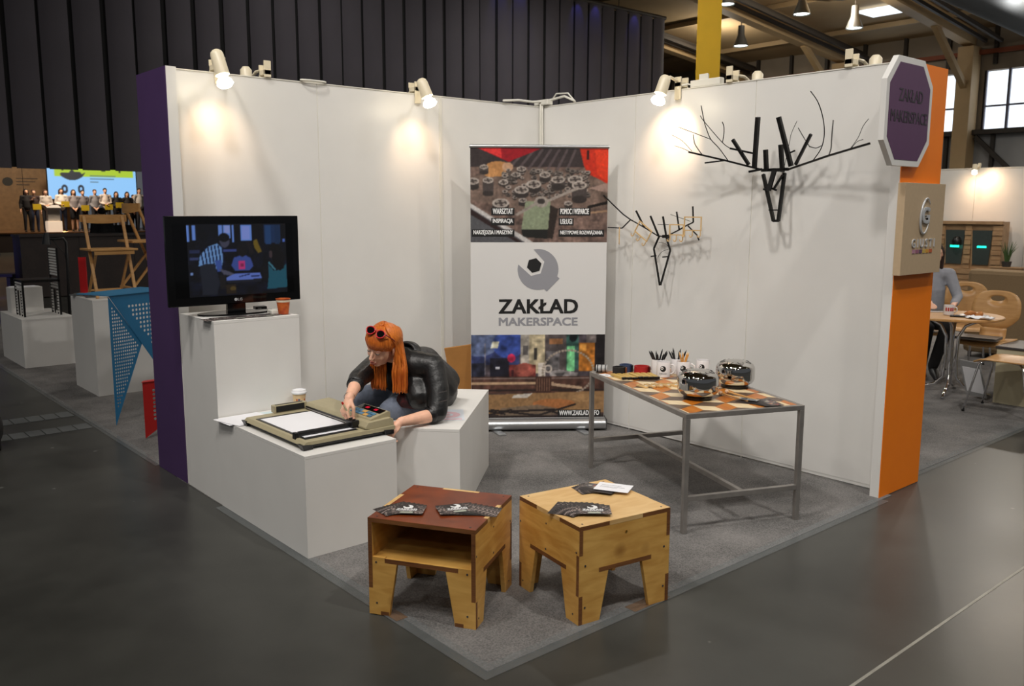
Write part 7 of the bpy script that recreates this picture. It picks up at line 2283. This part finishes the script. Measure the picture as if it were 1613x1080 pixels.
# display cabinet
WAL = wood('cabinet_oak', rgb(188, 154, 116), rgb(160, 126, 92), 0.5)
cb = thing('display_cabinet', 'oak display cabinet with glazed doors and green lit shelves', 'cabinet', (-2.06, 13.62, CZ))
MB().box((-0.60, -0.02, 0.05), (0.60, 0.26, 1.43)).box((-0.58, 0.0, 0.0), (0.58, 0.24, 0.05)).build('carcass', WAL, cb)
MB().box((-0.60, -0.10, 1.38), (0.60, -0.02, 1.44)).build('top_board', WAL, cb)
GL = mat('cabinet_glass', rgb(66, 74, 72), 0.15, noise=0.05)
GREEN = glow('green_led', (0.02, 1.0, 0.62), 2.2)
for i, x in enumerate((-0.30, 0.22)):
    dr_ = MB().wallprism([(x - 0.19, 1.26), (x + 0.19, 1.26), (x + 0.15, 0.58), (x - 0.15, 0.58)], -0.05, -0.03).build('glass_door', GL, cb)
    MB().box((x - 0.075, -0.062, 0.915), (x + 0.095, -0.05, 0.955)).build('lit_shelf', GREEN, cb)
    MB().wallprism([(x - 0.205, 1.28), (x - 0.19, 1.28), (x - 0.15, 0.58), (x - 0.165, 0.58)], -0.055, -0.03).build('door_stile', WAL, dr_)
for x0, x1 in ((-0.60, -0.50), (-0.10, 0.02), (0.42, 0.60)):
    for j in range(9):
        MB().box((x0, -0.06 - 0.02 * (j % 2), 0.50 + j * 0.095), (x1, -0.02, 0.588 + j * 0.095)).build('plank', WAL, cb)
for j in range(4):
    MB().box((-0.60, -0.07 - 0.02 * (j % 2), 0.06 + j * 0.11), (0.60, -0.02, 0.16 + j * 0.11)).build('plank', WAL, cb)
o = thing('black_vase', 'small black object on the left green-lit shelf of the cabinet', 'vase', (-2.30, 13.53, 0.965))
MB().lathe([(0, 0), (0.08, 0), (0.09, 0.08), (0.06, 0.15), (0.03, 0.17), (0, 0.17)], n=16).build('vase_body', BLACK, o, smooth=40)
lamp('shelf_glow', 'POINT', (-2.3, 13.40, 0.93), 0.12, (0.1, 1.0, 0.7), 0.05)
# ledge and grass plant
t = thing('ledge_box', 'low brown box under the grassy plant', 'box', (-1.1, 13.3, CZ))
MB().box((-0.38, -0.15, 0), (0.42, 0.15, 0.56)).build('box_body', WAL, t, bevel=0.004)
MB().box((-0.40, -0.16, 0.56), (0.44, 0.16, 0.58)).build('box_top', WAL, t)
pg = thing('grass_plant', 'spiky green grass plant in a pot beside the cabinet', 'plant', (-1.25, 13.3, 0.586))
MB().lathe([(0, 0), (0.07, 0), (0.09, 0.10), (0.085, 0.10), (0.075, 0.09), (0, 0.09)], n=16).build('pot', DARKGREY, pg, smooth=40)
rng = random.Random(5)
for i in range(46):
    a, l, b = rng.uniform(0, 2 * PI), rng.uniform(0.22, 0.40), rng.uniform(0.03, 0.16)
    c, s = math.cos(a), math.sin(a)
    MB().tube([(0.03 * c, 0.03 * s, 0.09), (0.03 * c + b * 0.3 * c, 0.03 * s + b * 0.3 * s, 0.09 + l * 0.55), (0.03 * c + b * c, 0.03 * s + b * s, 0.09 + l)], [0.006, 0.005, 0.001], 4, flat=0.4).build('grass_blade', mat('grass_green', rgb(70, 96, 52), 0.6), pg)
dd_ = thing('door_leaf', 'white display door with a black handle at the right edge of the photo', 'door', (-0.32, 12.9, CZ), R(25))
MB().box((-0.45, 0, 0), (0.45, 0.04, 1.95)).build('door_panel', mat('door_white', rgb(206, 210, 218), 0.4), dd_)
for z in (0.86, 0.78):
    MB().cyl((-0.38, 0, z), (-0.38, -0.02, z), 0.03, n=14).build('rosette', BLACK, dd_)
MB().tube([(-0.38, -0.01, 0.86), (-0.38, -0.05, 0.86), (-0.26, -0.05, 0.86)], 0.010, 8).build('handle', BLACK, dd_)
# high-backed sofa seen from behind
SOFA = mat('taupe_fabric', rgb(140, 118, 88), 0.9, noise=0.05, nscale=60, bump=0.2, bscale=300)
so = thing('sofa', 'high-backed taupe sofa seen from behind near the round table', 'sofa', (2.2, 5.45, CZ))
MB().box((-1.02, 0.0, 0.06), (1.1, 0.20, 0.995)).build('back', SOFA, so, bevel=0.05)
MB().box((-1.0, 0.15, 0.06), (-0.80, 0.9, 0.66)).build('arm', SOFA, so, bevel=0.05)
MB().box((0.88, 0.15, 0.06), (1.08, 0.9, 0.66)).build('arm', SOFA, so, bevel=0.05)
MB().box((-0.79, 0.19, 0.06), (0.87, 0.9, 0.42)).build('seat', SOFA, so, bevel=0.04)
for x in (-0.95, 1.02):
    for y in (0.06, 0.84):
        MB().cyl((x, y, 0), (x, y, 0.07), 0.02, n=10).build('foot', BLACK, so)
# round table
BEECH = wood('beech', rgb(206, 160, 104), rgb(184, 136, 82), 0.35)
rtb = thing('round_table', 'round beech table on curved chrome tube legs', 'table', (1.985, 3.23, CZ))
MB().lathe([(0, 0.690), (0.39, 0.690), (0.405, 0.696), (0.405, 0.710), (0.398, 0.716), (0, 0.716)], n=48).build('tabletop', BEECH, rtb, smooth=40)
for k in range(4):
    a = R(45 + 90 * k - 30)
    c, s = math.cos(a), math.sin(a)
    MB().tube([(0.26 * c, 0.26 * s, 0.688), (0.20 * c, 0.20 * s, 0.672), (0.10 * c, 0.10 * s, 0.62), (0.05 * c, 0.05 * s, 0.52), (0.045 * c, 0.045 * s, 0.30), (0.055 * c, 0.055 * s, 0.15), (0.12 * c, 0.12 * s, 0.075), (0.25 * c, 0.25 * s, 0.035), (0.34 * c, 0.34 * s, 0.016)], 0.013, 10).build('leg', CHROME, rtb, smooth=True)


def cafe_chair(label, loc, yaw):
    """moulded beech shell seat, oval grip hole, four chrome legs"""
    t = thing('cafe_chair', label, 'chair', loc, yaw)
    n, m = 12, 8
    w = 0.225
    vs = []
    for j in range(m + 1):
        v = j / m
        y = -0.21 + 0.42 * v
        ww = w * (0.80 + 0.20 * math.sin(PI * min(1, v * 1.2) / 2)) if v < 0.9 else w * 0.96
        for i in range(n + 1):
            u = i / n * 2 - 1
            z = 0.452 - 0.012 * (1 - u * u) - 0.03 * max(0, 0.15 - v) / 0.15
            vs.append((u * ww, y, z))
    fs = [(j * (n + 1) + i, j * (n + 1) + i + 1, (j + 1) * (n + 1) + i + 1, (j + 1) * (n + 1) + i) for j in range(m) for i in range(n)]
    MB().add(vs, fs).build('seat', BEECH, t, smooth=True, mods=(('SOLIDIFY', dict(thickness=0.011)),))
    # backrest: outline wide at the top, narrow below, with a true oval hole
    N = 48
    outer, hole = [], []
    for q in range(N):
        a = 2 * PI * q / N
        c, s = math.cos(a), math.sin(a)
        z = 0.70 + 0.19 * (abs(s) ** 0.75) * (1 if s > 0 else -1)
        ww = 0.215 * (abs(c) ** 0.7) * (1 if c > 0 else -1) * (1.0 if s > -0.2 else 1.0 - 0.42 * (-s - 0.2) / 0.8)
        outer.append((ww, z))
        hole.append((0.062 * c, 0.815 + 0.026 * s))
    pts = []
    for k_ in range(5):
        f = k_ / 4
        pts += [(o_[0] * (1 - f) + h_[0] * f, o_[1] * (1 - f) + h_[1] * f) for o_, h_ in zip(outer, hole)]
    vs = [(x, 0.20 + 0.16 * (z - 0.5) - 0.25 * x * x * 0 + 0.02 * math.cos(x * 7), z) for x, z in pts]
    fs = [(k_ * N + q, k_ * N + (q + 1) % N, (k_ + 1) * N + (q + 1) % N, (k_ + 1) * N + q) for k_ in range(4) for q in range(N)]
    MB().add(vs, fs).build('backrest', BEECH, t, smooth=True, mods=(('SOLIDIFY', dict(thickness=0.011)),))
    k = MB()
    vs = []
    for j in range(7):
        a = R(90 * j / 6)
        y, z = 0.165 + 0.045 * math.sin(a), 0.448 + 0.09 * (1 - math.cos(a))
        for i in range(5):
            vs.append(((i / 4 * 2 - 1) * 0.115, y, z))
    k.add(vs, [(j * 5 + i, j * 5 + i + 1, (j + 1) * 5 + i + 1, (j + 1) * 5 + i) for j in range(6) for i in range(4)])
    k.build('shell_bend', BEECH, t, smooth=True, mods=(('SOLIDIFY', dict(thickness=0.011)),))
    for sx in (-1, 1):
        for sy, by in ((-1, -0.245), (1, 0.235)):
            MB().tube([(sx * 0.08, sy * 0.05, 0.425), (sx * 0.15, sy * 0.13, 0.428), (sx * 0.175, sy * 0.165, 0.40), (sx * 0.215, by, 0.012)], 0.0095, 8).build('leg', CHROME, t, smooth=True)
            MB().cyl((sx * 0.215, by, 0.0), (sx * 0.215, by, 0.014), 0.012, n=8).build('foot_cap', BLACK, t)
    return t


cafe_chair('beech cafe chair with oval grip hole facing the camera behind the round table', (2.05, 3.80, CZ), R(4))
cafe_chair('beech cafe chair seen side-on at the right edge, nearest the camera', (2.62, 2.80, CZ), R(-88))
cafe_chair('beech cafe chair partly hidden behind the seated woman in grey', (1.52, 4.72, CZ), R(30))
SEATED = dict(head=(0, -0.04, 1.22), neck=(0, 0.02, 1.08), chest=(0, 0.04, 0.88), pelvis=(0, 0.08, 0.56), shl=(0.165, 0.02, 1.02), shr=(-0.165, 0.02, 1.02), ell=(0.23, -0.08, 0.80), elr=(-0.22, -0.06, 0.80),
              wrl=(0.14, -0.30, 0.755), wrr=(-0.12, -0.30, 0.755), hpl=(0.09, 0.06, 0.535), hpr=(-0.09, 0.06, 0.535), knl=(0.08, -0.36, 0.55), knr=(-0.10, -0.36, 0.53), anl=(-0.04, -0.42, 0.16), anr=(-0.10, -0.22, 0.10), footl=(0, -0.95, -0.35))
figure('woman in a grey jumper and black trousers sitting at the round table', (1.42, 4.02, 0.0), R(38), SEATED, (150, 152, 160), (24, 23, 25), (52, 36, 28), 0.012, True, bare=0.95)
t = thing('side_chair', 'dark chair under the woman in the grey jumper', 'chair', (1.42, 4.06, CZ), R(38))
MB().box((-0.2, -0.16, 0.41), (0.2, 0.22, 0.432)).build('seat', BEECH, t, bevel=0.004)
for sx in (-0.17, 0.17):
    for sy in (-0.13, 0.19):
        MB().cyl((sx, sy, 0), (sx * 0.95, sy, 0.41), 0.01, n=8).build('leg', CHROME, t)
# things on the round table
tz2 = CZ + 0.7165
t = thing('mug', 'white mug with red marks on the round table', 'mug', (1.96, 3.17, tz2))
MB().lathe([(0, 0), (0.036, 0), (0.042, 0.006), (0.044, 0.09), (0.041, 0.09), (0.038, 0.01), (0, 0.01)], n=24).build('mug_body', MUG, t, smooth=40)
MB().tube([(0.042, 0.012, 0.075), (0.062, 0.016, 0.07), (0.066, 0.016, 0.045), (0.042, 0.012, 0.02)], 0.005, 6).build('handle', MUG, t, smooth=True)
for a in (-70, -45, -20, -95):
    c, s = math.cos(R(a)), math.sin(R(a))
    MB().cbox((0.0445 * c, 0.0445 * s, 0.055), (0.003, 0.012, 0.03), Matrix.Rotation(R(a), 3, 'Z')).build('red_mark', mat('mug_red', rgb(180, 50, 50), 0.4), t)
t = thing('plate', 'white plate on the round table', 'plate', (2.17, 3.20, tz2))
MB().lathe([(0, 0), (0.07, 0), (0.12, 0.012), (0.118, 0.015), (0.07, 0.005), (0, 0.005)], n=32).build('plate_body', MUG, t, smooth=40)
CRU = mat('croissant', rgb(196, 128, 60), 0.6, col2=rgb(150, 84, 34), nscale=30)
for i, (x, y, lab) in enumerate(((2.13, 3.22, 'golden croissant nearer the mug'), (2.21, 3.20, 'golden croissant farther from the mug'))):
    t = thing('croissant', lab, 'croissant', (x, y, tz2 + 0.006), R(30 + 60 * i))
    MB().tube([(-0.05, 0.012, 0.014), (-0.03, -0.004, 0.02), (0, -0.01, 0.024), (0.03, -0.004, 0.02), (0.05, 0.012, 0.014)], [0.006, 0.018, 0.023, 0.018, 0.006], 10).build('crust', CRU, t, smooth=True)
    MB().tube([(-0.012, -0.032, 0.022), (-0.006, -0.012, 0.0475), (-0.01, 0.010, 0.030)], 0.003, 6).tube([(0.016, -0.026, 0.022), (0.012, -0.01, 0.046), (0.012, 0.010, 0.030)], 0.003, 6).build('crust_ridge', CRU, t, smooth=True)
t = thing('napkin', 'crumpled white napkin at the near edge of the round table', 'napkin', (2.26, 3.09, tz2))
k = MB()
rng = random.Random(9)
n = 9
vs = [((i / n - 0.5) * 0.2, (j / n - 0.5) * 0.13, 0.004 + rng.uniform(0, 0.022)) for i in range(n + 1) for j in range(n + 1)]
k.add(vs, [(i * (n + 1) + j, (i + 1) * (n + 1) + j, (i + 1) * (n + 1) + j + 1, i * (n + 1) + j + 1) for i in range(n) for j in range(n)])
k.build('tissue', PAPER, t, smooth=True, mods=(('SOLIDIFY', dict(thickness=0.001)),))
t = thing('notebook', 'dark phone and keys case lying before the plate', 'case', (2.08, 3.10, tz2), R(20))
MB().box((-0.07, -0.035, 0), (0.07, 0.035, 0.014)).build('case_body', BLACK, t, bevel=0.004)
MB().box((-0.066, -0.031, 0.014), (0.066, 0.031, 0.0146)).build('face', BLACK_GLOSS, t)
t = thing('notebook', 'black notebook under the arm of the woman in grey', 'notebook', (1.74, 3.36, tz2), R(35))
MB().box((-0.11, -0.08, 0), (0.11, 0.08, 0.014)).build('cover', BLACK, t, bevel=0.002)
MB().box((-0.108, -0.081, 0.003), (0.108, -0.079, 0.011)).build('pages', PAPER, t)
t = thing('laptop', 'closed silver-grey laptop on the chair behind the round table', 'laptop', (2.03, 3.66, CZ + 0.462), R(8))
MB().box((-0.19, -0.12, 0.0), (0.19, 0.12, 0.016)).build('base', mat('laptop_grey', rgb(120, 116, 112), 0.4, 0.3), t, bevel=0.004)
MB().box((-0.19, -0.12, 0.0165), (0.19, 0.12, 0.026)).build('lid', mat('laptop_grey', rgb(120, 116, 112), 0.4, 0.3), t, bevel=0.004)
t = thing('storage_box', 'cream storage box at the right edge of the photo', 'box', (2.74, 3.36, CZ))
MB().box((-0.33, -0.25, 0), (0.33, 0.25, 0.475)).build('box_body', mat('cream_board', rgb(196, 186, 156), 0.6, noise=0.03), t, bevel=0.004)
MB().box((-0.34, -0.26, 0.475), (0.34, 0.26, 0.497)).build('dark_lid', mat('dark_tray', rgb(62, 58, 58), 0.4), t, bevel=0.004)
t = thing('leaning_board', 'grey board leaning against the cream storage box', 'board', (2.34, 3.15, CZ), R(70))
MB(Matrix.Rotation(R(-20), 4, 'Y')).box((0.0, -0.008, 0.02), (0.012, 0.20, 0.36)).build('board', mat('grey_card', rgb(150, 150, 150), 0.6), t)
MB(Matrix.Rotation(R(-20), 4, 'Y')).box((-0.002, 0.0, 0.06), (0.0, 0.18, 0.30)).build('face_sheet', PAPER, t)
lamp('neighbour_fill', 'AREA', (1.0, 9.0, 5.2), 100.0, (1.0, 0.85, 0.68), 0.6)  # unseen lamp that brightens the neighbouring stand, no fixture built
